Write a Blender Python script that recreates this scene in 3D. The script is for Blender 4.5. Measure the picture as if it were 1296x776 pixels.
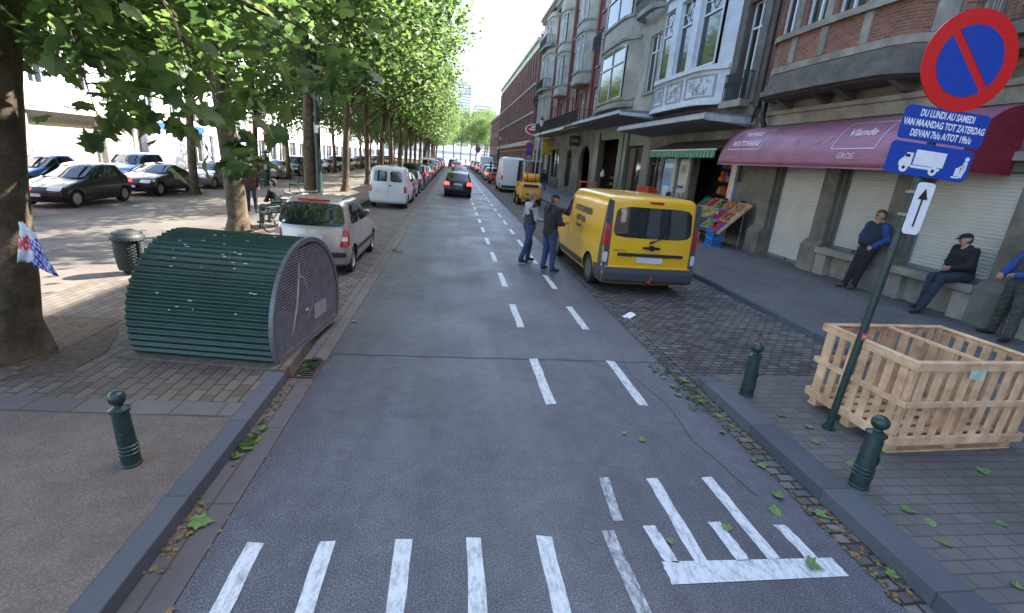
import bpy, bmesh, math, random
import numpy as np
from mathutils import Vector, Matrix
R = math.radians
scene = bpy.context.scene
COL = scene.collection
for o in list(bpy.data.objects): bpy.data.objects.remove(o)

# ---------------- camera, sky, sun, exposure ----------------
YAW, PITCH, ROLL, FPX, EYE = R(8.110), R(17.127), R(4.80), 598.58, 2.5
def make_camera():
    fw = Vector((math.sin(YAW)*math.cos(PITCH), math.cos(YAW)*math.cos(PITCH), -math.sin(PITCH)))
    r = Vector((math.cos(YAW), -math.sin(YAW), 0)); u = r.cross(fw)
    c, s = math.cos(ROLL), math.sin(ROLL)
    r2 = c*r+s*u; u2 = -s*r+c*u
    cd = bpy.data.cameras.new('camera'); cam = bpy.data.objects.new('camera', cd); COL.objects.link(cam)
    M = Matrix((r2, u2, -fw)).transposed().to_4x4(); M.translation = (0, 0, EYE)
    cam.matrix_world = M
    cd.sensor_width = 36; cd.lens = FPX/1296*36; cd.clip_end = 3000; cd.clip_start = .05
    scene.camera = cam
make_camera()
SUN_EL, SUN_AZ = R(46), R(66)          # azimuth from +Y (down the street) towards +X
w = bpy.data.worlds.new('World'); scene.world = w; w.use_nodes = True
nt = w.node_tree; bg = nt.nodes['Background']
sky = nt.nodes.new('ShaderNodeTexSky'); sky.sky_type = 'NISHITA'; sky.sun_disc = False
sky.sun_elevation = SUN_EL; sky.sun_rotation = SUN_AZ; sky.air_density = 1.0; sky.dust_density = 2.2; sky.ozone_density = 1
nt.links.new(sky.outputs[0], bg.inputs[0]); bg.inputs[1].default_value = .15
sl = bpy.data.lights.new('sun', 'SUN'); sl.energy = 5; sl.angle = R(.6); sl.color = (1, .95, .86)
so = bpy.data.objects.new('sun', sl); COL.objects.link(so)
so.rotation_euler = Vector((-math.sin(SUN_AZ)*math.cos(SUN_EL), -math.cos(SUN_AZ)*math.cos(SUN_EL), -math.sin(SUN_EL))).to_track_quat('-Z', 'Y').to_euler()
scene.view_settings.view_transform = 'Standard'; scene.view_settings.look = 'None'
scene.view_settings.exposure = 2.35; scene.view_settings.gamma = 1
scene.cycles.max_bounces = 6; scene.cycles.transparent_max_bounces = 6
scene.cycles.caustics_reflective = False; scene.cycles.caustics_refractive = False

# ---------------- helpers ----------------
rnd = random.Random(7)
def tag(o, label=None, cat=None, group=None, kind=None):
    if label: o['label'] = label
    if cat: o['category'] = cat
    if group: o['group'] = group
    if kind: o['kind'] = kind
    return o
def thing(name, label, cat, loc=(0,0,0), rz=0, group=None, scale=1):
    o = bpy.data.objects.new(name, None); COL.objects.link(o); o.empty_display_size = .2
    o.location = loc; o.rotation_euler = (0, 0, rz); o.scale = (scale,)*3
    return tag(o, label, cat, group)
def copy_tree(o, parent=None):
    c = o.copy(); COL.objects.link(c); c.parent = parent
    for ch in KIDS.get(o.name, []): copy_tree(ch, c)
    return c
KIDS = {}
def put(root, loc, rz=0, label=None, group=None, scale=None):
    c = copy_tree(root); c.location = loc; c.rotation_euler = (0, 0, rz)
    if label: c['label'] = label
    if group: c['group'] = group
    if scale: c.scale = (scale,)*3 if not isinstance(scale, tuple) else scale
    return c
class MB:
    def __init__(s): s.v = []; s.f = []; s.m = []
    def add(s, vs, fs, m=0):
        n = len(s.v); s.v += [tuple(p) for p in vs]; s.f += [tuple(i+n for i in f) for f in fs]; s.m += [m]*len(fs); return s
    def box(s, x0, x1, y0, y1, z0, z1, m=0):
        if x0 > x1: x0, x1 = x1, x0
        if y0 > y1: y0, y1 = y1, y0
        if z0 > z1: z0, z1 = z1, z0
        return s.add([(x0,y0,z0),(x1,y0,z0),(x1,y1,z0),(x0,y1,z0),(x0,y0,z1),(x1,y0,z1),(x1,y1,z1),(x0,y1,z1)],
            [(0,3,2,1),(4,5,6,7),(0,1,5,4),(1,2,6,5),(2,3,7,6),(3,0,4,7)], m)
    def beam(s, a, b, w, h, m=0, up=(0,0,1)):
        a = Vector(a); b = Vector(b); d = (b-a).normalized(); up = Vector(up)
        if abs(d.dot(up)) > .98: up = Vector((1,0,0))
        x = d.cross(up).normalized()*w/2; y = x.cross(d).normalized()*h/2
        vs = [a-x-y, a+x-y, a+x+y, a-x+y, b-x-y, b+x-y, b+x+y, b-x+y]
        return s.add(vs, [(0,1,2,3),(7,6,5,4),(0,4,5,1),(1,5,6,2),(2,6,7,3),(3,7,4,0)], m)
    def tube(s, path, r, n=8, m=0, caps=True):
        P = [Vector(p) for p in path]; k = len(P); rs = r if hasattr(r, '__len__') else [r]*k
        vs = []; ref = None
        for i, p in enumerate(P):
            d = (P[min(i+1,k-1)]-P[max(i-1,0)]).normalized()
            if ref is None:
                ref = Vector((0,0,1)) if abs(d.z) < .9 else Vector((1,0,0))
            x = d.cross(ref).normalized(); y = x.cross(d).normalized(); ref = y
            for j in range(n):
                a = 2*math.pi*j/n; vs.append(p+(x*math.cos(a)+y*math.sin(a))*rs[i])
        fs = [(i*n+j, i*n+(j+1)%n, (i+1)*n+(j+1)%n, (i+1)*n+j) for i in range(k-1) for j in range(n)]
        if caps: fs += [tuple(range(n))[::-1], tuple((k-1)*n+j for j in range(n))]
        return s.add(vs, fs, m)
    def lathe(s, prof, n=20, c=(0,0,0), m=0, axis='z', squash=None):
        vs = []
        for (r, z) in prof:
            for j in range(n):
                a = 2*math.pi*j/n; x, y = r*math.cos(a), r*math.sin(a)
                p = (x, y, z) if axis == 'z' else ((z, x, y) if axis == 'x' else (x, z, y))
                vs.append((p[0]+c[0], p[1]+c[1], p[2]+c[2]))
        k = len(prof)
        fs = [(i*n+j, i*n+(j+1)%n, (i+1)*n+(j+1)%n, (i+1)*n+j) for i in range(k-1) for j in range(n)]
        closed = prof[0] == prof[-1]
        if prof[0][0] > 1e-4 and not closed: fs.append(tuple(range(n))[::-1])
        if prof[-1][0] > 1e-4 and not closed: fs.append(tuple((k-1)*n+j for j in range(n)))
        return s.add(vs, fs, m)
    def grid(s, rows, m=0, close=False):
        nr, nc = len(rows), len(rows[0]); vs = [p for r in rows for p in r]
        fs = [(i*nc+j, i*nc+(j+1)%nc, (i+1)*nc+(j+1)%nc, (i+1)*nc+j) for i in range(nr-1) for j in range(nc if close else nc-1)]
        return s.add(vs, fs, m)
    def prism(s, poly, a0, a1, axis='y', m=0):
        n = len(poly)
        def P(u, v, t): return (u, t, v) if axis == 'y' else ((t, u, v) if axis == 'x' else (u, v, t))
        vs = [P(u, v, a0) for u, v in poly]+[P(u, v, a1) for u, v in poly]
        return s.add(vs, [tuple(range(n)), tuple(range(2*n-1, n-1, -1))]+[(i, i+n, (i+1)%n+n, (i+1)%n) for i in range(n)], m)
    def islands(s):
        par = list(range(len(s.v)))
        def find(i):
            while par[i] != i: par[i] = par[par[i]]; i = par[i]
            return i
        for f in s.f:
            a = find(f[0])
            for j in f[1:]: par[find(j)] = a
        out = {}
        for f, m in zip(s.f, s.m): out.setdefault(find(f[0]), []).append((f, m))
        res = []
        for L in out.values():
            mb = MB(); idx = {}
            for f, m in L:
                mb.f.append(tuple(idx.setdefault(i, len(idx)) for i in f)); mb.m.append(m)
            mb.v = [s.v[i] for i in idx]; res.append(mb)
        return res
    def split(s, name, mats, parent=None, **kw):      # every separate piece becomes a part of its own
        return [mb.build(name, mats, parent, **kw) for mb in s.islands()]
    def build(s, name, mats, parent=None, loc=None, smooth=None, bevel=None, fix=True, xf=None):
        me = bpy.data.meshes.new(name); vs = s.v
        if xf: vs = [xf(p) for p in vs]
        me.from_pydata(vs, [], s.f)
        for m in (mats if isinstance(mats, (list, tuple)) else [mats]): me.materials.append(m)
        me.polygons.foreach_set('material_index', s.m)
        if fix:
            bm = bmesh.new(); bm.from_mesh(me); bmesh.ops.recalc_face_normals(bm, faces=bm.faces); bm.to_mesh(me); bm.free()
        if smooth:
            me.polygons.foreach_set('use_smooth', [True]*len(me.polygons)); me.set_sharp_from_angle(angle=R(smooth))
        me.update()
        o = bpy.data.objects.new(name, me); COL.objects.link(o)
        if parent: o.parent = parent; KIDS.setdefault(parent.name, []).append(o)
        if loc: o.location = loc
        if bevel:
            b = o.modifiers.new('bevel', 'BEVEL'); b.width = bevel; b.segments = 1; b.limit_method = 'ANGLE'; b.angle_limit = R(40)
        return o
def text_mb(txt, size, fn, mb=None, align='CENTER', m=0, depth=0, spacing=1, xs=1, bold=0):
    """flat lettering turned into faces; fn maps the text's (u, v) to a 3D point"""
    cu = bpy.data.curves.new('lettering', 'FONT'); cu.body = txt; cu.size = size; cu.align_x = align; cu.align_y = 'CENTER'
    cu.space_character = spacing; cu.offset = bold; cu.fill_mode = 'FRONT'; cu.resolution_u = 3; cu.extrude = depth
    o = bpy.data.objects.new('lettering', cu); COL.objects.link(o)
    dg = bpy.context.evaluated_depsgraph_get(); me = bpy.data.meshes.new_from_object(o.evaluated_get(dg))
    mb = mb or MB(); mb.add([fn(v.co.x*xs, v.co.y) for v in me.vertices], [tuple(p.vertices) for p in me.polygons], m)
    bpy.data.objects.remove(o); bpy.data.curves.remove(cu); bpy.data.meshes.remove(me)
    return mb

# ---------------- materials ----------------
def newmat(name):
    m = bpy.data.materials.new(name); m.use_nodes = True; nt = m.node_tree
    return m, nt, nt.nodes['Principled BSDF'], nt.nodes.new, nt.links.new
def mat(name, col, rough=.6, metal=0, var=.25, scale=8, bump=0, spec=.5, coat=0, col2=None, detail=6, coord='Object', bscale=None, emit=None):
    m, nt, b, N, L = newmat(name)
    b.inputs['Roughness'].default_value = rough; b.inputs['Metallic'].default_value = metal
    b.inputs['Specular IOR Level'].default_value = spec; b.inputs['Coat Weight'].default_value = coat; b.inputs['Coat Roughness'].default_value = .06
    tc = N('ShaderNodeTexCoord')
    if var or col2:
        n = N('ShaderNodeTexNoise'); n.inputs['Scale'].default_value = scale; n.inputs['Detail'].default_value = detail; n.inputs['Roughness'].default_value = .65
        L(tc.outputs[coord], n.inputs['Vector'])
        r = N('ShaderNodeValToRGB'); r.color_ramp.elements[0].position = .3; r.color_ramp.elements[1].position = .7
        c0 = tuple(c*(1-var) for c in col[:3]); c1 = tuple(min(1, c*(1+var)) for c in (col2 or col)[:3])
        r.color_ramp.elements[0].color = (*c0, 1); r.color_ramp.elements[1].color = (*c1, 1)
        L(n.outputs['Fac'], r.inputs[0]); L(r.outputs[0], b.inputs['Base Color'])
    else: b.inputs['Base Color'].default_value = (*col[:3], 1)
    if bump:
        n2 = N('ShaderNodeTexNoise'); n2.inputs['Scale'].default_value = bscale or scale*4; n2.inputs['Detail'].default_value = 5
        L(tc.outputs[coord], n2.inputs['Vector'])
        bp = N('ShaderNodeBump'); bp.inputs['Strength'].default_value = bump; bp.inputs['Distance'].default_value = .02
        L(n2.outputs['Fac'], bp.inputs['Height']); L(bp.outputs[0], b.inputs['Normal'])
    if emit:
        b.inputs['Emission Color'].default_value = (*emit[0], 1); b.inputs['Emission Strength'].default_value = emit[1]
    return m
def brick_mat(name, c1, c2, mortar, bw=.22, bh=.07, axes='yz', msize=.012, rough=.85, stain=.35, bump=.5, offset=.5, sscale=.6, warp=0, angle=0):
    m, nt, b, N, L = newmat(name); b.inputs['Roughness'].default_value = rough
    g = N('ShaderNodeNewGeometry'); sp = N('ShaderNodeSeparateXYZ'); cb = N('ShaderNodeCombineXYZ')
    L(g.outputs['Position'], sp.inputs[0])
    L(sp.outputs['XYZ'.index(axes[0].upper())], cb.inputs[0]); L(sp.outputs['XYZ'.index(axes[1].upper())], cb.inputs[1])
    vec = cb.outputs[0]
    if angle:
        mp = N('ShaderNodeMapping'); mp.inputs['Rotation'].default_value = (0, 0, angle); L(vec, mp.inputs[0]); vec = mp.outputs[0]
    if warp:
        wn = N('ShaderNodeTexNoise'); wn.inputs['Scale'].default_value = 5; L(vec, wn.inputs['Vector'])
        vm = N('ShaderNodeVectorMath'); vm.operation = 'MULTIPLY_ADD'; vm.inputs[1].default_value = (warp,)*3
        L(wn.outputs['Color'], vm.inputs[0]); L(vec, vm.inputs[2]); vec = vm.outputs[0]
    t = N('ShaderNodeTexBrick'); t.inputs['Scale'].default_value = 1; t.inputs['Brick Width'].default_value = bw; t.inputs['Row Height'].default_value = bh
    t.inputs['Mortar Size'].default_value = msize; t.inputs['Mortar Smooth'].default_value = .3; t.offset = offset
    t.inputs['Color1'].default_value = (*c1, 1); t.inputs['Color2'].default_value = (*c2, 1); t.inputs['Mortar'].default_value = (*mortar, 1)
    L(vec, t.inputs['Vector'])
    n = N('ShaderNodeTexNoise'); n.inputs['Scale'].default_value = sscale; n.inputs['Detail'].default_value = 8; n.inputs['Roughness'].default_value = .7
    L(g.outputs['Position'], n.inputs['Vector'])
    mr = N('ShaderNodeMapRange'); mr.inputs[1].default_value = .3; mr.inputs[2].default_value = .7; mr.inputs[3].default_value = 1-stain; mr.inputs[4].default_value = 1+stain
    L(n.outputs['Fac'], mr.inputs[0])
    mx = N('ShaderNodeVectorMath'); mx.operation = 'SCALE'; L(t.outputs['Color'], mx.inputs[0]); L(mr.outputs[0], mx.inputs['Scale'])
    L(mx.outputs[0], b.inputs['Base Color'])
    bp = N('ShaderNodeBump'); bp.inputs['Strength'].default_value = bump; bp.inputs['Distance'].default_value = .01; bp.invert = True
    L(t.outputs['Fac'], bp.inputs['Height']); L(bp.outputs[0], b.inputs['Normal'])
    return m
def asphalt_mat(name, col, speck=.6, patch=.25, rough=.8, tint=None, streak=0):
    m, nt, b, N, L = newmat(name); b.inputs['Roughness'].default_value = rough
    g = N('ShaderNodeNewGeometry')
    def noise(sc, det, dist=0):
        n = N('ShaderNodeTexNoise'); n.inputs['Scale'].default_value = sc; n.inputs['Detail'].default_value = det; n.inputs['Distortion'].default_value = dist
        L(g.outputs['Position'], n.inputs['Vector']); return n.outputs['Fac']
    def rng(s, a, bb, c, d):
        r = N('ShaderNodeMapRange'); 
        for i, v in enumerate((a, bb, c, d)): r.inputs[i+1].default_value = v
        L(s, r.inputs[0]); return r.outputs[0]
    def mul(a, bb):
        r = N('ShaderNodeMath'); r.operation = 'MULTIPLY'; L(a, r.inputs[0]); L(bb, r.inputs[1]); return r.outputs[0]
    f = mul(rng(noise(120, 2), .36, .68, 1-speck, 1+speck*1.6), rng(noise(.55, 7, .6), .3, .7, 1-patch, 1+patch))
    vo = N('ShaderNodeTexVoronoi'); vo.inputs['Scale'].default_value = 75; L(g.outputs['Position'], vo.inputs['Vector'])
    f = mul(f, rng(vo.outputs['Distance'], .1, .6, 1.35, .85))
    f = mul(f, rng(noise(6, 5), .3, .7, .86, 1.14))
    if streak:
        mp = N('ShaderNodeMapping'); mp.inputs['Scale'].default_value = (1.5, .10, 1); L(g.outputs['Position'], mp.inputs[0])
        n = N('ShaderNodeTexNoise'); n.inputs['Scale'].default_value = 1.3; n.inputs['Detail'].default_value = 6; L(mp.outputs[0], n.inputs['Vector']); f = mul(f, rng(n.outputs['Fac'], .35, .65, 1-streak, 1+streak))
        n = N('ShaderNodeTexNoise'); n.inputs['Scale'].default_value = 2.2; n.inputs['Detail'].default_value = 3; L(g.outputs['Position'], n.inputs['Vector']); f = mul(f, rng(n.outputs['Fac'], .62, .72, 1, .85))
    mx = N('ShaderNodeVectorMath'); mx.operation = 'SCALE'; mx.inputs[0].default_value = col; L(f, mx.inputs['Scale'])
    L(mx.outputs[0], b.inputs['Base Color'])
    bp = N('ShaderNodeBump'); bp.inputs['Strength'].default_value = .35; bp.inputs['Distance'].default_value = .006
    L(noise(160, 2), bp.inputs['Height']); L(bp.outputs[0], b.inputs['Normal'])
    L(rng(noise(.8, 5), .3, .7, rough-.17, rough+.08), b.inputs['Roughness'])
    return m
def paint_mat(name, col=(.62,.64,.66), wear=.5, base=(.07,.072,.08)):
    m, nt, b, N, L = newmat(name); b.inputs['Roughness'].default_value = .6
    g = N('ShaderNodeNewGeometry')
    n = N('ShaderNodeTexNoise'); n.inputs['Scale'].default_value = 13; n.inputs['Detail'].default_value = 10; n.inputs['Roughness'].default_value = .85
    mp = N('ShaderNodeMapping'); mp.inputs['Scale'].default_value = (1.7, .6, 1); L(g.outputs['Position'], mp.inputs[0]); L(mp.outputs[0], n.inputs['Vector'])
    r = N('ShaderNodeValToRGB'); r.color_ramp.elements[0].position = wear-.14; r.color_ramp.elements[1].position = wear+.1
    r.color_ramp.elements[0].color = (*base, 1); r.color_ramp.elements[1].color = (*col, 1)
    L(n.outputs['Fac'], r.inputs[0]); L(r.outputs[0], b.inputs['Base Color'])
    return m
def leaf_mat(name, c1, c2, trans=.45, rough=.5):
    m, nt, b, N, L = newmat(name); b.inputs['Roughness'].default_value = rough
    g = N('ShaderNodeTexCoord'); n = N('ShaderNodeTexWhiteNoise'); n.noise_dimensions = '3D'
    sn = N('ShaderNodeVectorMath'); sn.operation = 'SNAP'; sn.inputs[1].default_value = (.13,.13,.13)
    L(g.outputs['Object'], sn.inputs[0]); L(sn.outputs[0], n.inputs['Vector'])
    r = N('ShaderNodeValToRGB'); r.color_ramp.elements[0].color = (*c1, 1); r.color_ramp.elements[1].color = (*c2, 1)
    L(n.outputs['Value'], r.inputs[0]); L(r.outputs[0], b.inputs['Base Color'])
    t = N('ShaderNodeBsdfTranslucent'); h = N('ShaderNodeHueSaturation'); h.inputs['Hue'].default_value = .497; h.inputs['Value'].default_value = 2.5; h.inputs['Saturation'].default_value = .93
    L(r.outputs[0], h.inputs['Color']); L(h.outputs[0], t.inputs['Color'])
    mx = N('ShaderNodeMixShader'); mx.inputs[0].default_value = trans; L(b.outputs[0], mx.inputs[1]); L(t.outputs[0], mx.inputs[2])
    L(mx.outputs[0], nt.nodes['Material Output'].inputs['Surface'])
    return m
M = {}
M['asphalt'] = asphalt_mat('asphalt', (.084,.085,.100), speck=.6, patch=.13, rough=.58, streak=.16)
M['asphalt_walk'] = asphalt_mat('asphalt_walk', (.140,.110,.092), speck=.12, patch=.2, rough=.85)
M['plaza'] = asphalt_mat('plaza', (.10,.086,.072), speck=.15, patch=.3, rough=.9)
M['cobble'] = brick_mat('cobble', (.085,.076,.068), (.17,.152,.135), (.035,.03,.026), .15, .11, 'xy', .012, stain=.3, warp=.03, bump=.9)
M['cobble_dark'] = brick_mat('cobble_dark', (.06,.054,.049), (.165,.148,.134), (.022,.02,.018), .17, .10, 'xy', .012, stain=.35, warp=.03, bump=.9)
M['paver'] = brick_mat('paver', (.105,.082,.066), (.165,.13,.105), (.05,.04,.033), .23, .12, 'yx', .009, stain=.25, bump=.6, warp=.006)
M['paver_grey'] = brick_mat('paver_grey', (.108,.098,.092), (.134,.122,.114), (.072,.065,.06), .21, .11, 'xy', .007, stain=.22, bump=.5, warp=.004)
M['slab'] = brick_mat('slab', (.11,.098,.098), (.14,.125,.12), (.06,.05,.045), .4, 1.0, 'xy', .008, stain=.25, bump=.3, offset=0)
M['bluestone'] = brick_mat('bluestone', (.068,.074,.088), (.095,.102,.118), (.05,.05,.055), 3.5, .98, 'xy', .008, stain=.2, bump=.3, offset=0)
M['earth'] = mat('earth', (.10,.07,.05), .95, var=.5, scale=14, bump=.6)
M['paint'] = paint_mat('road_paint', wear=.43)
M['paint_worn'] = paint_mat('road_paint_worn', wear=.53)
M['seam'] = mat('seam_tar', (.035,.035,.04), .7)
M['stone'] = mat('stone', (.27,.245,.21), .85, var=.5, scale=1.3, bump=.25, bscale=30, detail=9, coord='Object')
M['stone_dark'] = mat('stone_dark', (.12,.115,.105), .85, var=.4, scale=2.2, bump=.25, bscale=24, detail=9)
M['stone_grey'] = mat('stone_grey', (.15,.136,.115), .8, var=.55, scale=1.1, bump=.2, bscale=30, detail=9)
M['render_beige'] = mat('render_beige', (.38,.345,.29), .85, var=.32, scale=.9, bump=.1, detail=9)
M['white_stucco'] = mat('white_stucco', (.58,.62,.68), .7, var=.15, scale=2, bump=.1, detail=9)
M['brick_a'] = brick_mat('brick_a', (.34,.105,.045), (.18,.055,.03), (.20,.18,.16), .21, .068, 'yz')
M['brick_b'] = brick_mat('brick_b', (.15,.075,.055), (.095,.055,.045), (.12,.10,.09), .21, .068, 'yz')
M['brick_red'] = brick_mat('brick_red', (.27,.105,.07), (.20,.08,.055), (.2,.13,.11), .21, .068, 'yz')
M['red_glaze'] = mat('red_glazed_brick', (.17,.055,.045), .6, var=.3, scale=3)
M['slate'] = mat('slate', (.06,.065,.075), .6, var=.3, scale=3)
M['glass'] = mat('window_glass', (.02,.024,.026), .06, var=0, spec=.9)
M['glass_curtain'] = mat('window_curtain_glass', (.30,.31,.30), .12, var=.4, scale=2.5, spec=.9)
M['white_frame'] = mat('white_frame', (.66,.68,.7), .5, var=.08, scale=5)
M['shutter'] = mat('roller_shutter', (.54,.52,.48), .55, var=.1, scale=1.5)
M['iron'] = mat('wrought_iron', (.018,.018,.02), .5, var=.2)
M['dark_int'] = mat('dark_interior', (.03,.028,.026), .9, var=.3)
M['wood_brown'] = mat('brown_wood', (.09,.05,.035), .6, var=.3, scale=6)
M['green_tile'] = mat('grey_green_tile', (.11,.12,.105), .35, var=.3, scale=3)
M['dark_green'] = mat('dark_green_paint', (.012,.035,.03), .4, var=.2)
M['pale_building'] = mat('pale_render', (.75,.75,.76), .8, var=.06, scale=.5)
M['garage'] = mat('garage_door', (.52,.47,.38), .6, var=.08, scale=2)
M['concrete'] = mat('concrete', (.3,.29,.27), .85, var=.25, scale=3, bump=.2)
M['lead'] = mat('lead_grey', (.17,.18,.2), .55, var=.25, scale=3)

# ---------------- ground ----------------
def pz(x):                                   # the promenade falls gently away to the left
    pts = [(-400,-.6),(-60,-.6),(-13.2,-.42),(-6,.03),(-4.15,.12),(-1.85,.12)]
    if x >= -1.85: return .12
    for (a, za), (b, zb) in zip(pts, pts[1:]):
        if a <= x <= b: return za+(zb-za)*(x-a)/(b-a)
    return -.6
def struct(name, mb, m, smooth=None): return tag(mb.build(name, m, smooth=smooth), kind='structure')
g = MB(); xs = [-700,-60,-30,-13.2,-6,-4.2,-4.0,200,700]; zs = [-.68,-.68,-.6,-.5,-.08,-.06,-.05,-.05,-.05]
for (xa, za), (xb, zb) in zip(zip(xs, zs), zip(xs[1:], zs[1:])): g.add([(xa,-300,za),(xb,-300,zb),(xb,1500,zb),(xa,1500,za)], [(0,1,2,3)])
struct('ground', g, M['plaza'])
def sheet(x0, x1, y0, y1, off=0, flat=None):
    br = sorted({x0, x1} | {b for b in (-60,-13.2,-6,-4.15) if x0 < b < x1}); mb = MB()
    for a, b in zip(br, br[1:]):
        za, zb = (flat, flat) if flat is not None else (pz(a)+off, pz(b)+off)
        mb.add([(a,y0,za),(b,y0,zb),(b,y1,zb),(a,y1,za)], [(0,1,2,3)])
    return mb
struct('road', sheet(-1.43, 2.93, -12, 185, flat=0), M['asphalt'])
sm = MB(); sy = 5.70
for i in range(24):
    xa = -1.42+i*.181; xb = xa+.181; j0 = sy+.012*math.sin(i*1.7); j1 = sy+.012*math.sin((i+1)*1.7)
    sm.add([(xa,j0-.008,.004),(xb,j1-.008,.004),(xb,j1+.009,.004),(xa,j0+.009,.004)], [(0,1,2,3)])
struct('road_seam', sm, M['seam'])
k = MB(); k.box(-1.70,-1.435,-12,185,-.04,.006); struct('gutter_slabs', k, M['slab'])
k = MB(); k.box(-1.8615,-1.705,-12,4.93,-.04,.123); k.box(-4.15,-3.99,7.3,180,-.04,.125); tag(k.build('kerb', M['bluestone'], bevel=.005), kind='structure')
struct('pavement', sheet(-13, -1.862, -12, 4.15), M['asphalt_walk'])
k = MB()
k.add([(-4.15,4.15,.12),(-1.862,4.15,.12),(-1.862,4.95,.12),(-4.15,4.95,.12)], [(0,1,2,3)])
k.add([(-4.15,4.95,.12),(-1.72,4.95,.12),(-1.72,7.3,.12),(-4.15,7.3,.12)], [(0,1,2,3)])
k.add([(-6,4.6,.03),(-4.15,4.15,.12),(-4.15,9.6,.12),(-6,9.6,.03)], [(0,1,2,3)])
k.box(-1.725,-1.72,4.95,7.3,-.02,.119)
k.box(-4.1,-1.72,7.295,7.3,-.02,.119)
struct('brick_pavers', k, M['paver'])
k = MB()
k.add([(-1.86,3.98,.125),(-1.86,4.22,.125),(-4.15,4.32,.125),(-4.15,4.08,.125)], [(0,1,2,3)]); k.add([(-4.15,4.08,.125),(-4.15,4.32,.125),(-8,4.9,-.085),(-8,4.66,-.085)], [(0,1,2,3)])
struct('paving_band', k, M['slab'])
struct('plaza', sheet(-13.2, -4.15, 9.6, 182), M['plaza'])
k = sheet(-13.2, -6, 4.15, 9.6); struct('promenade', k, M['asphalt_walk'])
struct('parking_strip', sheet(-3.985, -1.705, 7.305, 182, flat=.004), M['cobble'])
k = MB(); k.add([(-5.6,4.55,pz(-5.6)+.006),(-4.16,4.5,.127),(-4.16,6.4,.127),(-5.6,6.6,pz(-5.6)+.006)], [(0,1,2,3)])
k.add([(-4.158,4.6,.124),(-3.75,4.8,.124),(-3.7,5.3,.124),(-3.95,5.9,.124),(-4.158,6.2,.124)], [(0,1,2,3,4)])
for tx, ty in ((-5.6,13.4),(-6,21.5),(-6.1,28.9),(-6.1,36.4)):
    k.add([(tx-.7,ty-.8,pz(tx-.7)+.008),(min(tx+.7,-4.2),ty-.8,pz(min(tx+.7,-4.2))+.01),(min(tx+.7,-4.2),ty+.8,pz(min(tx+.7,-4.2))+.01),(tx-.7,ty+.8,pz(tx-.7)+.008)], [(0,1,2,3)])
struct('tree_bed_earth', k, M['earth'])
struct('far_road', sheet(-60, -13.2, -20, 182, off=.0), M['asphalt_walk'])
# right side: gutter, kerbs, loading bay, pavement
k = MB(); k.box(2.935,3.12,-12,185,-.04,.006); struct('gutter_cobbles', k, M['cobble_dark'])
k = MB(); k.box(3.125,3.40,-12,5.05,-.04,.125); tag(k.build('kerb_stone', M['bluestone'], bevel=.006), kind='structure')
k = MB(); k.box(6.2,6.34,5.3,184,-.04,.13); tag(k.build('kerb_edge', M['bluestone'], bevel=.015), kind='structure')
struct('loading_bay', sheet(3.122, 6.2, 5.05, 185, flat=.012), M['cobble_dark'])
k = MB(); k.box(3.402,6.34,-12,5.05,-.04,.12); k.box(6.342,10.75,-12,184,-.04,.12); struct('pavement_right', k, M['paver_grey'])
k = MB(); k.box(3.4,6.2,5.052,5.18,-.02,.09); struct('paving_edge', k, M['slab'])
k = MB(); k.add([(-60,185,.005),(60,185,.005),(60,420,.005),(-60,420,.005)], [(0,1,2,3)]); struct('crossing_square', k, M['concrete'])
# road markings
dash = MB(); worn = MB()
def q(mb, x0, x1, y0, y1, w, z=.005):
    n = 7 if y1 < 12 else 1; L_ = []; R_ = []
    for i in range(n+1):
        t = i/n; x = x0+(x1-x0)*t; y = y0+(y1-y0)*t; j = .006 if n > 1 else 0
        L_.append((x-w/2+rnd.uniform(-j,j), y+(rnd.uniform(-j,j)*2 if i in (0,n) else 0), z)); R_.append((x+w/2+rnd.uniform(-j,j), y+(rnd.uniform(-j,j)*2 if i in (0,n) else 0), z))
    mb.grid([L_, R_])
for a in (-1.17,-.72,-.225,.245,.735): q(dash, a, a, 1.2, 2.63, .105)
q(worn, 1.25, 1.21, 1.2, 2.66, .095); q(worn, 1.33, 1.37, 2.76, 3.27, .08)
y = 4.5
for i in range(34):
    q(dash, 1.16, 1.16, y, y+1.22, .115); q(dash, 2.22, 2.22, y, y+1.22, .115); y += 2.44
q(dash, 2.13, 2.13, 2.2, 2.37, 1.27)
for a, b, y1 in ((1.78,1.79,3.25),(2.32,2.30,3.25),(1.57,1.54,2.71),(2.09,2.07,2.72),(2.61,2.585,2.69)): q(dash, a, b, 2.372, y1, .1)
tag(dash.build('lane_markings', M['paint'], fix=False), kind='structure'); tag(worn.build('worn_lane_markings', M['paint_worn'], fix=False), kind='structure')

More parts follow.
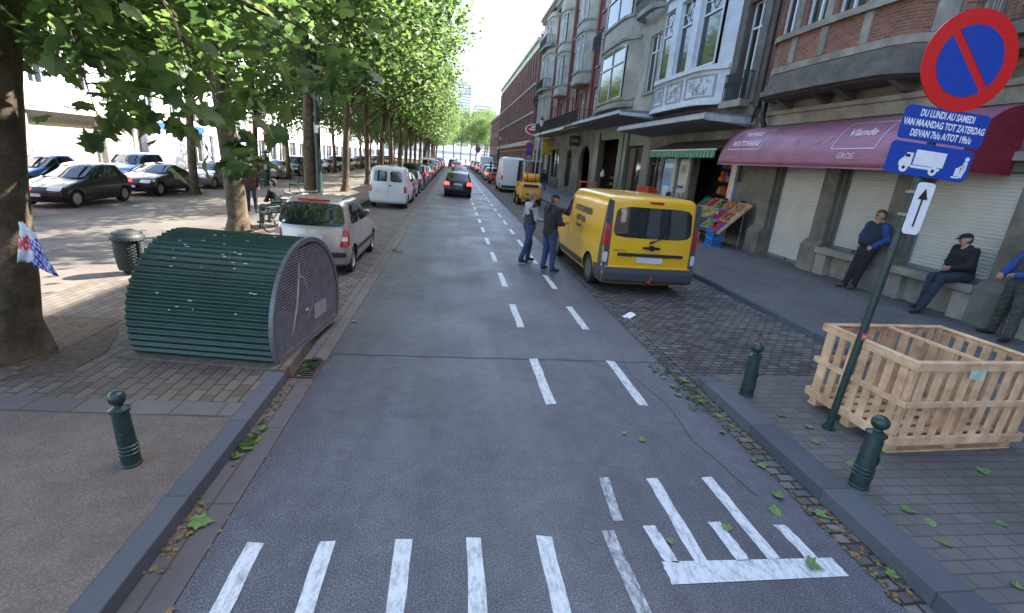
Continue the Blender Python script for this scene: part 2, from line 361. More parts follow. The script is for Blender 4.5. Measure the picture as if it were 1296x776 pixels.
# ---------------- street facades (right) ----------------
X = 10.6
def wall(mb, y0, y1, z0, z1, holes=(), depth=.28, bulge=None, dy=None, mi=0, X=X):
    b = bulge or (lambda y: 0)
    ys = {y0, y1}; zs = {z0, z1}
    for h in holes: ys |= {h[0], h[1]}; zs |= {h[2], h[3]}
    if bulge:
        n = max(2, int((y1-y0)/(dy or .35))); ys |= {y0+(y1-y0)*i/n for i in range(n+1)}
    ys = sorted(v for v in ys if y0-1e-6 <= v <= y1+1e-6); zs = sorted(v for v in zs if z0-1e-6 <= v <= z1+1e-6)
    for ya, yb in zip(ys, ys[1:]):
        if yb-ya < 1e-5: continue
        for za, zb in zip(zs, zs[1:]):
            cy, cz = (ya+yb)/2, (za+zb)/2
            if any(h[0] < cy < h[1] and h[2] < cz < h[3] for h in holes): continue
            mb.add([(X-b(ya),ya,za),(X-b(yb),yb,za),(X-b(yb),yb,zb),(X-b(ya),ya,zb)], [(0,1,2,3)], mi)
    for (a, c, e, f) in holes:
        xa, xc = X-b(a), X-b(c); bx = X-min(b(a), b(c))+depth
        mb.add([(xa,a,e),(bx,a,e),(bx,a,f),(xa,a,f)], [(0,1,2,3)], mi); mb.add([(xc,c,e),(bx,c,e),(bx,c,f),(xc,c,f)], [(0,1,2,3)], mi)
        yy = sorted([a, c]+[v for v in ys if a < v < c])
        for p, r in zip(yy, yy[1:]):
            for z in (e, f): mb.add([(X-b(p),p,z),(X-b(r),r,z),(bx,r,z),(bx,p,z)], [(0,1,2,3)], mi)
    return mb
def window(parent, ya, yb, za, zb, x=None, cols=2, transom=None, frame='white_frame', glass='glass', fw=.06, split=None, name='window'):
    x = X+.18 if x is None else x; t = .05
    f = MB()
    f.box(x-t,x,ya,ya+fw,za,zb); f.box(x-t,x,yb-fw,yb,za,zb); f.box(x-t,x,ya+fw,yb-fw,za,za+fw); f.box(x-t,x,ya+fw,yb-fw,zb-fw,zb)
    for i in range(1, cols):
        c = ya+(yb-ya)*i/cols; f.box(x-t-.01,x,c-fw*.6,c+fw*.6,za+fw,zb-fw)
    if transom:
        z = za+(zb-za)*transom; f.box(x-t-.015,x-.001,ya+fw,yb-fw,z-fw*.6,z+fw*.6)
    o = f.build(name, M[frame], parent)
    p = MB(); p.box(x+.004,x+.02,ya+.01,yb-.01,za+.01,zb-.01); p.build('pane', M[glass], o)
    return o
def band(mb, y0, y1, z0, z1, out, bulge=None, x=X, m=0, inn=.02):
    if not bulge: return mb.box(x-out, x+inn, y0, y1, z0, z1, m)
    n = max(4, int((y1-y0)/.3)); A = []
    for (dx, z) in ((inn, z0), (-out, z0), (-out, z1), (inn, z1)):
        A.append([(x-bulge(y0+(y1-y0)*i/n)+dx, y0+(y1-y0)*i/n, z) for i in range(n+1)])
    base = len(mb.v); A.append(A[0]); mb.grid(A, m)
    for i in (0, n):
        mb.f.append(tuple(base+k*(n+1)+i for k in (0,1,2,3))); mb.m.append(m)
    return mb
def railing(mb, x, y0, y1, z0, h=1.0, step=.11, ends=None, r=.01):
    mb.beam((x,y0,z0+h),(x,y1,z0+h),.045,.03); mb.beam((x,y0,z0+.06),(x,y1,z0+.06),.03,.02)
    n = max(2, int((y1-y0)/step))
    for i in range(n+1):
        y = y0+(y1-y0)*i/n; mb.tube([(x,y,z0+.06),(x,y,z0+h)], r, 4)
        if i < n and h > .7:
            c = y+(y1-y0)/n/2; mb.tube([(x+.0,c+.035*math.cos(t),z0+h*.62+.1*math.sin(t)) for t in np.linspace(0, 6.28, 9)], r*.7, 3, caps=False)
    if ends:
        for y in (y0, y1):
            mb.beam((x,y,z0+h),(ends,y,z0+h),.045,.03)
            for j in range(1, 5): mb.tube([(x+(ends-x)*j/5,y,z0),(x+(ends-x)*j/5,y,z0+h)], r, 4)
def shell(b, y0, y1, top, m, zf=4.6, depth=11, roof='slate'):
    """side walls, floors and roof of a house behind its street facade"""
    mb = MB(); mb.box(X+3.5, X+depth, y0+.02, y1-.02, -.1, top-.05)
    mb.box(X+.32, X+3.5, y0+.02, y1-.02, zf, top-.05); mb.box(X+.32, X+3.5, y0+.02, y0+.2, 0, zf); mb.box(X+.32, X+3.5, y1-.2, y1-.02, 0, zf)
    mb.build('rear_block', m, b)
    r = MB(); r.prism([(X+.3,top-.06),(X+2.2,top+2.6),(X+depth-2,top+2.6),(X+depth,top-.06)], y0+.03, y1-.03, 'y'); r.build('roof', M[roof], b)

def roller(parent, ya, yb, za, zb, x=X+.16, name='shutter', m='shutter'):
    rows = []; n = int((zb-za)/.075)
    for i in range(n):
        z = za+(zb-za)*i/n; dz = (zb-za)/n
        for (dx, k) in ((.012, 0), (-.004, .12), (-.008, .5), (-.002, .85), (.012, .97)): rows.append([(x+dx,ya,z+dz*k),(x+dx,yb,z+dz*k)])
    mb = MB(); mb.grid(rows); o = mb.build(name, M[m], parent, fix=False)
    mb = MB(); mb.box(x-.03,x+.03,ya+.002,yb-.002,za+.001,za+.09); mb.build('bottom_rail', M['lead'], o); mb = MB(); mb.box(x-.045,x-.031,(ya+yb)/2-.05,(ya+yb)/2+.05,za+.02,za+.08); mb.build('lock', M['iron'], o)
    for y in (ya, yb-.05): mb = MB(); mb.box(x-.035,x+.0,y,y+.05,za+.1,zb); mb.build('guide_rail', M['lead'], o)
    return o

# --- house A: brick house above the shuttered butcher's
def house_a():
    b = thing('brick_house', 'brown brick and grey stone house above the purple awning and roller shutters', 'house', (0,0,0))
    top = 17.5
    sh = [(12.9,14.9,.13,3.05),(10.6,12.2,.86,3.05),(7.95,9.85,.86,3.05),(5.0,7.2,.86,3.05),(2.0,4.2,.86,3.05),(-1.5,1.2,.13,3.05),(-6,-3,.13,3.05)]
    m = MB(); wall(m, -12, 17, .1, 5.0, sh, .3); m.build('ground_floor_wall', M['stone_grey'], b)
    for h in sh: roller(b, *h)
    # pilasters with wide plinth blocks
    for y0, y1 in ((14.98,15.55),(12.28,12.82),(9.93,10.5),(7.28,7.86),(4.3,4.9)):
        m = MB(); m.box(X-.14,X+.01,y0,y1,1.0,3.25); m.prism([(X+.01,.1),(X-.30,.1),(X-.30,.85),(X-.15,1.02),(X+.01,1.02)], y0-.06, y1+.06, 'y'); m.split('pilaster', M['stone_grey'], b, bevel=.015)
    for y0, y1 in ((10.56,12.22),(7.92,9.87),(4.96,7.22)):
        m = MB(); m.box(X-.34,X+.02,y0,y1,.70,.86); m.box(X-.06,X+.0,y0,y1,.12,.70); m.box(X-.26,X-.06,y0,y0+.38,.12,.70); m.box(X-.26,X-.06,y1-.38,y1,.12,.70)
        m.build('window_ledge', M['stone'], b, bevel=.01)
    # horizontal bands between shutters and first floor
    m = MB(); m.box(X-.10,X+.01,-12,16.6,3.25,3.42); m.box(X-.07,X+.01,-12,16.6,4.30,4.62); m.box(X-.14,X+.01,-12,16.6,4.62,4.75); m.split('string_course', M['stone'], b, bevel=.01)
    # bow
    yb0, yb1 = 9.9, 16.1
    def bow(y):
        t = (y-yb0)/(yb1-yb0)
        if t <= 0 or t >= 1: return 0
        e = .16
        return .95*min(1, math.sin(min(t, 1-t)/e*math.pi/2) if min(t, 1-t) < e else 1)*(.86+.14*math.sin(math.pi*t))
    wy = [(10.8,11.5),(12.0,12.9),(13.2,14.1),(14.55,15.3)]
    holes = [(a, c, z, z+h) for z, h in ((6.75,2.2),(10.35,2.1),(13.8,1.9)) for a, c in wy]
    m = MB(); wall(m, yb0, yb1, 5.6, top-.6, holes, .2, bow)
    m.build('bow_window_wall', M['brick_a'], b)
    for h in holes:
        bx = X-min(bow(h[0]), bow(h[1]))
        window(b, *h, x=bx+.14, cols=2, transom=.72 if h[2] > 7 else None, glass='glass')
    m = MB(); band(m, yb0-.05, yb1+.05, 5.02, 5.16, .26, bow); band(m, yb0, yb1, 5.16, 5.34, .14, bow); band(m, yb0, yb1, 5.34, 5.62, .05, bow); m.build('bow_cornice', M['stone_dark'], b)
    m = MB(); band(m, yb0, yb1, 6.56, 6.72, .12, bow); band(m, yb0, yb1, 10.0, 10.2, .12, bow); band(m, yb0, yb1, 13.4, 13.6, .12, bow); m.split('bow_sill', M['stone'], b)
    m = MB(); band(m, yb0, yb1, 5.66, 5.84, .035, bow)
    for a in (10.1,11.62,13.02,14.24,15.4):
        for z0, z1 in ((5.85,6.55),(6.73,10.0)):
            band(m, a, a+.24, z0, z1, .045, bow)
    band(m, yb0, yb1, 9.0, 9.25, .04, bow); m.split('stone_dressing', M['stone'], b)
    # consoles under the bow
    m = MB()
    for y in (10.9,12.6,13.5,15.1):
        m.prism([(X,4.76),(X-.2,4.8),(X-.62,5.02),(X,5.02)], y, y+.22, 'y')
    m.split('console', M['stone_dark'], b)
    m = MB(); n = 20
    poly = [(X, yb0)]+[(X-bow(yb0+(yb1-yb0)*i/n), yb0+(yb1-yb0)*i/n) for i in range(n+1)]+[(X, yb1)]
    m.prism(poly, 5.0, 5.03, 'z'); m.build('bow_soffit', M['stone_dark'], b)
    # flat parts beside the bow
    hl = [(16.32,16.33,6,6.01)]
    m = MB(); wall(m, yb1, 17, 5.0, top, (), .2)
    hr = [(a, a+1.0, z, z+h) for z, h in ((5.9,2.7),(10.2,2.3),(13.7,2.1)) for a in (6.4,8.1,3.2,.2,-3,-6,-9)]
    wall(m, -12, yb0, 5.0, top, hr, .2); m.build('brick_wall', M['brick_a'], b)
    for h in hr: window(b, *h, cols=2, transom=.7)
    m = MB(); m.box(X-.05,X+.01,16.12,16.5,5.0,top-.4); m.box(X-.05,X+.01,9.45,9.86,5.0,top-.4); m.split('stone_pier', M['stone'], b)
    m = MB(); m.box(X-.85,X+.01,6.1,9.4,5.35,5.55); m.box(X-.6,X+.01,6.2,9.3,5.15,5.35); m.build('balcony_slab', M['stone_dark'], b)
    m = MB(); railing(m, X-.78, 6.2, 9.3, 5.55, .95, .12, ends=X); m.build('balcony_railing', M['iron'], b)
    m = MB(); m.box(X-.45,X+.02,-12,17,top-.25,top+.05); m.box(X-.3,X+.02,-12,17,top-.6,top-.25); m.build('cornice', M['stone'], b)
    # drain pipes with hopper
    m = MB(); m.tube([(X-.12,16.78,top-.3),(X-.12,16.78,5.1),(X-.12,16.9,4.9),(X-.14,17.06,4.2),(X-.12,17.06,2.4)], .055, 8); m.box(X-.26,X-.0,16.62,16.92,4.95,5.12)
    m.tube([(X-.2,16.3,5.05),(X-.32,16.1,4.95),(X-.34,16.05,4.5),(X-.2,16.05,4.25)], .09, 10); m.build('drain_pipe', M['iron'], b, smooth=50)
    shell(b, -12, 17, top, M['brick_b'])
    return b
house_a()

# --- house B: white curved oriel over the fruit shop
def bay(y0, y1, d, e=.2):
    def f(y):
        t = (y-y0)/(y1-y0)
        if t <= 0 or t >= 1: return 0
        k = min(t, 1-t)
        return d*(math.sin(k/e*math.pi/2) if k < e else 1)*(.88+.12*math.sin(math.pi*t))
    return f
def house_b():
    b = thing('oriel_house', 'house with white curved oriel and panelled balustrade above the fruit shop', 'house')
    top = 16.5
    m = MB(); gh = [(17.75,21.0,.12,3.55),(21.3,22.35,.9,3.3),(22.75,24.1,.7,3.3),(24.5,26.0,.12,3.7)]
    wall(m, 17, 26.3, .1, 5.1, gh, .35); m.build('ground_floor_wall', M['stone_grey'], b)
    f = bay(19.35, 26.2, .7)
    wy = [(19.85,21.45),(22.0,23.35),(24.0,25.35)]
    holes = [(a, c, z, z+h) for z, h in ((6.85,3.0),(11.2,2.6)) for a, c in wy]
    m = MB(); wall(m, 19.35, 26.25, 5.35, 15.2, holes, .25, f); m.build('oriel_wall', M['white_stucco'], b)
    for h in holes:
        o = window(b, *h, x=X-f((h[0]+h[1])/2)+.2, cols=1, transom=.66, frame='white_frame')
        if h[2] < 8:
            c = (h[0]+h[1])/2; r = MB(); zc = h[2]+2.45; xx = X-f(c)+.14
            r.tube([(xx, c+.22*math.cos(t), zc+.28*math.sin(t)) for t in np.linspace(0, 6.283, 17)], .022, 5, caps=False)
            r.beam((xx,c,zc+.28),(xx,c,zc+.5),.03,.03); r.beam((xx,c,zc-.28),(xx,c,zc-.46),.03,.03); r.beam((xx,c+.22,zc),(xx,h[1]-.05,zc),.03,.03); r.beam((xx,c-.22,zc),(xx,h[0]+.05,zc),.03,.03)
            r.build('leaded_ring', M['white_frame'], o)
    m = MB(); band(m, 19.3, 26.25, 5.3, 5.42, .16, f); band(m, 19.3, 26.25, 5.42, 5.5, .08, f); band(m, 19.3, 26.25, 6.62, 6.8, .14, f); band(m, 19.3, 26.25, 10.3, 10.6, .14, f); m.split('oriel_moulding', M['white_stucco'], b)
    m = MB()
    for a, c in wy:                               # relief panels of the balustrade
        for z0, z1, o in ((5.62,5.67,.05),(6.42,6.47,.05)): band(m, a-.1, c+.1, z0, z1, o, f)
        band(m, a-.1, a-.04, 5.67, 6.42, .05, f); band(m, c+.04, c+.1, 5.67, 6.42, .05, f)
        rr = random.Random(int(a*10))
        for i in range(34):
            y = rr.uniform(a+.08, c-.08); z = rr.uniform(5.76, 6.34); t0 = rr.uniform(0, 6); r = rr.uniform(.05,.11)
            m.tube([(X-f(y)-.012, y+r*math.cos(t0+t), z+r*math.sin(t0+t)*.8) for t in (0,.9,1.8,2.7,3.6)], .014, 4)
    m.build('relief_panel', mat('relief_grey', (.33,.36,.40), .7), b)
    n = 20; m = MB(); m.prism([(X, 19.35)]+[(X-f(19.35+6.88*i/n)+.005, 19.35+6.88*i/n) for i in range(n+1)]+[(X, 26.23)], 5.31, 5.34, 'z'); m.build('oriel_soffit', M['stone_dark'], b)
    # brick strip with french window
    hb = [(17.75,18.75,5.35,8.7),(17.75,18.75,10.4,13.2)]
    m = MB(); wall(m, 17, 19.35, 5.1, 15.2, hb, .3); wall(m, 19.35, 26.3, 5.1, 5.35); m.build('brick_wall', M['brick_b'], b)
    for h in hb: window(b, *h, x=X+.24, cols=2, transom=.74)
    m = MB(); m.box(X-.06,X,17.3,17.7,5.2,15); m.box(X-.06,X,18.8,19.15,5.2,15); m.split('stone_quoins', M['stone_dark'], b)
    m = MB(); m.box(X-.42,X,17.5,19.0,5.06,5.3); m.build('balcony_slab', M['stone'], b)
    m = MB(); railing(m, X-.36, 17.58, 18.92, 5.3, .95, .1, ends=X, r=.016); m.build('balcony_railing', M['iron'], b)
    # concrete canopy
    m = MB(); m.prism([(X,4.72),(8.72,4.66),(8.68,4.60),(8.68,4.44),(8.9,4.42),(X,4.30)], 16.98, 26.35, 'y'); m.build('canopy', M['lead'], b)
    m = MB(); m.box(8.66,8.68,16.96,26.36,4.46,4.58); m.box(8.7,X,16.955,16.975,4.4,4.62); m.split('canopy_edge', mat('aluminium_edge', (.42,.43,.45), .5, var=.3, scale=3), b)
    m = MB(); m.box(X-.45,X+.02,17,26.3,15.1,16.5); m.build('cornice', M['white_stucco'], b)
    shell(b, 17, 26.3, 16.4, M['brick_b'], zf=4.4)
    # shop fittings
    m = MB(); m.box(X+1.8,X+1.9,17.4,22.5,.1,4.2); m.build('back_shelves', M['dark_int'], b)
    window(b, 24.5,26.0,.15,3.65, x=X+.2, cols=2, transom=.8, frame='wood_brown', name='shop_window')
    m = MB(); m.box(X-.12,X+.3,21.05,21.28,.12,3.4); m.box(X-.1,X+.3,22.4,22.7,.12,3.4); m.box(X-.08,X+.3,17.35,17.7,.12,3.4); m.split('shop_post', mat('cream_paint', (.5,.47,.38), .6), b)
    m = MB(); m.box(X-.03,X+.28,21.3,22.35,.12,.88); m.box(X-.03,X+.28,22.75,24.1,.12,.68); m.box(X+.0,X+.05,21.3,22.35,1.9,1.96); m.split('stall_riser', mat('blue_panel', (.03,.10,.28), .5), b)
    for (a, c, z0, z1, cols) in ((22.85,24.0,.95,3.2,((.10,.30,.62),(.55,.66,.75),(.45,.2,.12))), (21.36,22.3,1.98,3.2,((.30,.38,.40),(.5,.5,.45),(.3,.12,.1))), (21.36,22.3,.95,1.88,((.4,.45,.46),(.55,.5,.44),(.25,.1,.08)))):
        m = MB(); m.box(X+.02,X+.05,a,c,z0,z1,0)
        h = z1-z0; d = c-a
        m.prism([(a+d*.15,z0+h*.08),(a+d*.85,z0+h*.08),(a+d*.8,z0+h*.42),(a+d*.2,z0+h*.42)], X+.012, X+.018, 'x', 1)
        m.lathe([(.0,-.002),(d*.17,-.002),(d*.17,.004),(.0,.004)], 14, (X+.01,(a+c)/2,z0+h*.62), 2, 'x')
        m.box(X+.012,X+.019,a+d*.1,c-d*.1,z0+h*.8,z0+h*.9,1)
        m.build('poster', [mat('poster_print', col, .35, var=.15, scale=4) for col in cols], b)
    m = MB(); m.box(X-.02,X+.02,17.3,17.62,1.6,3.05,0); m.box(X-.03,X-.021,17.36,17.56,2.0,2.9,1); m.box(X-.034,X-.031,17.4,17.52,2.45,2.8,2)
    m.build('poster', [mat('blue_print', (.04,.2,.5), .4), mat('white_print', (.7,.7,.7), .4), mat('orange_print', (.7,.35,.05), .4)], b)
    return b
house_b()

# --- house C: beige stone house with big bow window
def generic_house(name, label, y0, y1, top, wallm, bays, floors, trim='stone', gz=4.6, rear='brick_b', groundm='stone_grey', gholes=(), flat_w=(), pil=(), pilm='red_glaze', frame='white_frame', glass='glass', gl_frames=True):
    b = thing(name, label, 'house')
    m = MB(); wall(m, y0, y1, .1, gz, gholes, .35); m.build('ground_floor_wall', M[groundm], b)
    # bays
    edges = []
    for (a, c, d, ws, wm, zb) in bays:
        f = bay(a, c, d, .22)
        holes = [(w0, w1, z, z+h) for z, h in floors for w0, w1 in ws if z > zb]
        m = MB(); wall(m, a, c, zb, top-1.2, holes, .2, f); m.build('oriel_wall', M[wm], b)
        for h in holes: window(b, *h, x=X-f((h[0]+h[1])/2)+.14, cols=1 if h[1]-h[0] < 1 else 2, transom=.7, frame=frame, glass=glass)
        m = MB()
        for z, h in floors:
            if z > zb: band(m, a-.03, c+.03, z-.18, z-.02, .1, f); band(m, a-.03, c+.03, z+h+.25, z+h+.42, .1, f)
        band(m, a-.02, c+.02, zb-.12, zb+.06, .1, f); m.split('oriel_moulding', M[trim], b)
        n = 14; m = MB(); m.prism([(X, a)]+[(X-f(a+(c-a)*i/n)+.005, a+(c-a)*i/n) for i in range(n+1)]+[(X, c)], zb-.14, zb-.121, 'z'); m.build('oriel_soffit', M[trim], b)
        edges.append((a, c))
        if zb > gz+.5:
            wall_holes = [(w0, w1, gz+.55, zb-.55) for w0, w1 in ws]
            m = MB(); wall(m, a, c, gz, zb-.1, wall_holes, .2); m.build('wall', M[wallm], b)
            for h in wall_holes: window(b, *h, cols=1, transom=.7, frame=frame, glass=glass)
    ys = [y0]+[e for ed in edges for e in ed]+[y1]
    m = MB(); allh = []
    for i in range(0, len(ys), 2):
        if ys[i+1]-ys[i] > .05:
            m = MB(); hs = [(w0, w1, z, z+h) for z, h in floors for w0, w1 in flat_w if ys[i] < w0 < ys[i+1]]; allh += hs
            wall(m, ys[i], ys[i+1], gz, top, hs, .2); m.build('wall', M[wallm], b)
    for h in allh:
        o = window(b, *h, cols=1 if h[1]-h[0] < 1 else 2, transom=.7, frame=frame, glass=glass)
    if allh:
        m = MB()
        for h in allh: m.box(X-.1,X+.01,h[0]-.1,h[1]+.1,h[2]-.14,h[2]-.01)
        m.split('sill', M[trim], b)
    if pil:
        m = MB()
        for y in pil: m.box(X-.16,X+.01,y-.22,y+.22,gz+.01,top-.7)
        m.split('pilaster', M[pilm], b)
    m = MB(); m.box(X-.5,X+.02,y0,y1,top-.25,top+.05); m.box(X-.3,X+.02,y0,y1,top-.62,top-.25)
    k = y0+.3
    while k < y1-.3: m.box(X-.44,X-.3,k,k+.16,top-.5,top-.26); k += .6
    m.build('cornice', M[trim], b)
    shell(b, y0, y1, top-.1, M[rear], zf=gz-.3)
    return b
def spandrel(mb, ya, yb, zs, zt, X0=X):
    """stone corners that turn a square opening into a round arch"""
    r = (yb-ya)/2; c = (ya+yb)/2; n = 8
    for sg in (-1, 1):
        arc = [(c+sg*r*math.cos(t), zs+(zt-zs)*math.sin(t)) for t in np.linspace(0, math.pi/2, n)]
        corner = (c+sg*r, zt)
        for i in range(n-1):
            a, d = arc[i], arc[i+1]
            mb.add([(X0+.002,corner[0],corner[1]),(X0+.002,*a),(X0+.002,*d),(X0+.25,corner[0],corner[1]),(X0+.25,*a),(X0+.25,*d)], [(0,1,2),(5,4,3),(1,2,5,4)])
# unseen brick block added behind the camera so the vehicle windows reflect something
bb = thing('reflection_block', 'unseen brown brick block added behind the viewpoint for reflections in the vehicles', 'building')
m = MB(); m.box(-14,30,-52,-40,-.05,17); m.build('wall', M['brick_b'], bb)
for i in range(14):
    m = MB()
    for z in (4.2,7.6,11): m.box(-12.6+i*3,-11.2+i*3,-39.98,-39.9,z,z+2)
    m.split('window', M['white_frame'], bb)
# crack lines in the asphalt
ck = MB(); rc = random.Random(4)
for x0, y0, dx, dy, n in ((2.62,3.0,-.02,.3,9),(-1.1,8.0,.05,.5,16),(.0,11,.03,.7,18),(1.5,5.75,.2,-.05,6)):
    p = (x0, y0)
    for i in range(n):
        q2 = (p[0]+dx+rc.uniform(-.07,.07), p[1]+dy+rc.uniform(-.05,.05)); d_ = math.hypot(q2[0]-p[0], q2[1]-p[1]); nx_, ny_ = -(q2[1]-p[1])/d_*.004, (q2[0]-p[0])/d_*.004
        if q2[0] < 2.85: ck.add([(p[0]-nx_,p[1]-ny_,.0035),(p[0]+nx_,p[1]+ny_,.0035),(q2[0]+nx_*.8,q2[1]+ny_*.8,.0035),(q2[0]-nx_*.8,q2[1]-ny_*.8,.0035)], [(0,1,2,3)])
        p = q2
struct('road_cracks', ck, M['seam'])
c = generic_house('bow_front_house', 'beige stone house with a very wide curved window over its canopy', 26.3, 37.2, 17.5, 'render_beige',
    [(29.9,36.6,.75,[(30.7,35.6)],'render_beige',6.3)], [(6.75,2.9),(11.3,2.3),(14.4,1.8)], trim='stone', gz=5.3,
    gholes=[(27.2,29.6,.12,3.9),(31.2,35.6,.12,4.4)], flat_w=[(27.0,28.5)], groundm='green_tile')
m = MB(); m.box(X+.1,X+.16,28.6,29.5,.12,3.8); m.build('door', M['wood_brown'], c); window(c, 27.25,28.5,.5,3.8, cols=1, frame='iron', name='shop_window')
m = MB(); m.prism([(X,5.62),(8.72,5.56),(8.68,5.50),(8.68,5.36),(8.9,5.30),(X,5.18)], 26.4, 37.2, 'y'); m.build('canopy', M['lead'], c)
m = MB(); m.box(8.655,8.678,26.38,37.2,5.37,5.47); m.box(8.66,X,26.37,26.395,5.28,5.45); m.split('canopy_edge', mat('pale_edge', (.5,.52,.55), .5), c)
m = MB(); m.box(X-.02,X+.02,31.2,31.5,.12,4.4); m.box(X-.1,X+.02,30.5,31.15,.12,4.9); m.box(X-.1,X+.02,35.7,36.6,.12,4.9); m.box(X-.1,X,29.7,30.3,.12,4.9); m.split('tiled_pier', M['green_tile'], c)
f = bay(26.5,29.8,.5)
m = MB(); band(m, 26.5, 29.8, 10.6, 10.85, .3, f); m.build('balcony_slab', M['stone'], c)
m = MB(); railing(m, X-.75, 26.6, 29.7, 10.85, .95, .12, ends=X, r=.014); m.build('balcony_railing', M['iron'], c)
m = MB(); railing(m, X-.75, 36.3, 38.3, 10.6, .95, .12, ends=X, r=.014); m.build('balcony_railing', M['iron'], c)

d = generic_house('oriel_row_house', 'house with dark red pilasters and two pale stone oriels beside the arched house', 37.2, 56.5, 18.5, 'red_glaze',
    [(40.6,44.4,.9,[(41.1,41.7),(42.0,43.2),(43.4,44.0)],'render_beige',9.0),(48.6,52.2,.9,[(49.0,49.6),(49.9,51.0),(51.2,51.8)],'render_beige',9.0)],
    [(6.3,2.1),(9.9,2.5),(13.6,2.3)], trim='stone', gz=5.3,
    gholes=[(38.0,41.3,.12,4.1),(44.2,46.2,.5,4.0),(49.6,53.4,1.1,4.0),(54.2,55.6,.12,3.9)], flat_w=[(38.3,39.3),(45.3,46.2),(47.0,47.9),(53.2,54.1),(54.9,55.8)],
    pil=(37.5,39.9,44.75,48.3,52.6,56.2), groundm='stone_grey', glass='glass_curtain')
m = MB(); spandrel(m, 38.0,41.3,2.7,4.1); spandrel(m, 44.2,46.2,3.0,4.0); spandrel(m, 54.2,55.6,3.1,3.9); m.split('arch_stone', M['stone_grey'], d)
window(d, 44.2,46.2,.5,4.0, cols=2, transom=.7, frame='iron', name='shop_window'); window(d, 49.6,53.4,1.1,4.0, cols=2, frame='iron', glass='glass', name='shop_window'); window(d, 54.2,55.6,.12,3.9, cols=1, frame='iron', name='shop_window')
m = MB(); m.box(X-.05,X+.2,49.0,54.0,.12,1.09); m.build('dark_base', M['dark_green'], d)
m = MB(); m.box(8.9,X,37.21,56.4,5.42,5.55); m.box(9.2,X,37.21,56.4,5.28,5.42); m.build('balcony_slab', M['stone'], d)
m = MB(); m.box(8.85,8.9,41,56.4,5.30,5.44); m.build('balcony_edge', M['white_frame'], d)
m = MB(); railing(m, 9.0, 37.3, 56.4, 5.55, 1.0, .16, ends=X, r=.016); m.build('balcony_railing', M['iron'], d)

e = generic_house('arched_house', 'pale stone house with tall round-arched windows next to the long red warehouse', 56.5, 66.5, 19.5, 'render_beige',
    [(57.2,62.2,.6,[(57.9,58.7),(59.1,60.4),(60.8,61.5)],'render_beige',5.8)], [(6.2,3.2),(10.9,3.0),(15.3,2.2)], trim='stone', gz=5.2,
    gholes=[(57.5,59.5,.12,4.3),(60.6,62.6,.12,4.3),(64,65.5,.12,4.0)], flat_w=[(63.6,64.8)], groundm='stone')
m = MB(); spandrel(m, 57.5,59.5,3.2,4.3); spandrel(m, 60.6,62.6,3.2,4.3); m.split('arch_stone', M['stone'], e)
m = MB(); f = bay(57.2,62.2,.6,.22)
for z in (10.4,14.8): band(m, 57.2, 62.2, z, z+.2, .5, f)
m.build('balcony_slab', M['stone'], e)
m = MB()
for z in (10.6,15.0): railing(m, X-1.05, 57.4, 62.0, z, .95, .16, ends=X, r=.016)
railing(m, X-.6, 63.4, 66.2, 9.6, .95, .16, ends=X, r=.016); m.build('balcony_railing', M['iron'], e)

# --- long red brick building
def warehouse():
    b = thing('warehouse', 'long red brick building with repeated pilasters and a pale cornice far down the street', 'building')
    y0, y1, top = 66.5, 118, 17.6; n = 22; p = (y1-y0)/n
    rows = [(1.2,2.9),(5.9,2.6),(9.4,2.6),(12.9,2.3)]
    hs = [(y0+i*p+p*.3, y0+i*p+p*.7, z, z+h) for i in range(n) for z, h in rows]
    m = MB(); wall(m, y0, y1, .1, top, hs, .45); m.build('wall', M['brick_red'], b)
    for h in hs: window(b, *h, x=X+.4, cols=1, transom=.6, frame='wood_brown')
    m = MB()
    for i in range(n+1): m.box(X-.42,X+.01,y0+i*p-.3,y0+i*p+.3,5.4,top-1.2)
    m.split('pilaster', M['brick_red'], b)
    m = MB()
    for z0, z1, o in ((4.7,5.3,.6),(8.75,8.95,.46),(12.25,12.45,.46)): m.box(X-o,X+.02,y0,y1,z0,z1)
    for h in hs: m.box(X-.12,X+.02,h[0]-.08,h[1]+.08,h[3]+.0,h[3]+.22); 
    m.split('stone_band', M['render_beige'], b)
    m = MB(); m.box(X-.7,X+.02,y0,y1,top-.35,top+.1); m.box(X-.4,X+.02,y0,y1,top-1.1,top-.35); m.build('cornice', mat('cream_cornice', (.55,.55,.42), .7), b)
    shell(b, y0, y1, top, M['brick_red'], zf=4.3)
    m = MB()
    for i in range(0, n, 2):
        y = y0+i*p+p; m.box(X+.9,X+2.2,y-.5,y+.5,top+.1,top+1.9); m.prism([(y-.65,top+1.9),(y,top+2.5),(y+.65,top+1.9)], X+.8, X+2.3, 'x')
    m.split('dormer', M['slate'], b)
warehouse()
generic_house('corner_house', 'lower red brick house beyond the long red warehouse', 122, 150, 12.5, 'brick_red', [], [(5.5,2.4),(9,2.0)], gz=4.5, flat_w=[(123+i*2.6,124.2+i*2.6) for i in range(10)], gholes=[(124+i*5,127+i*5,.12,3.5) for i in range(5)])

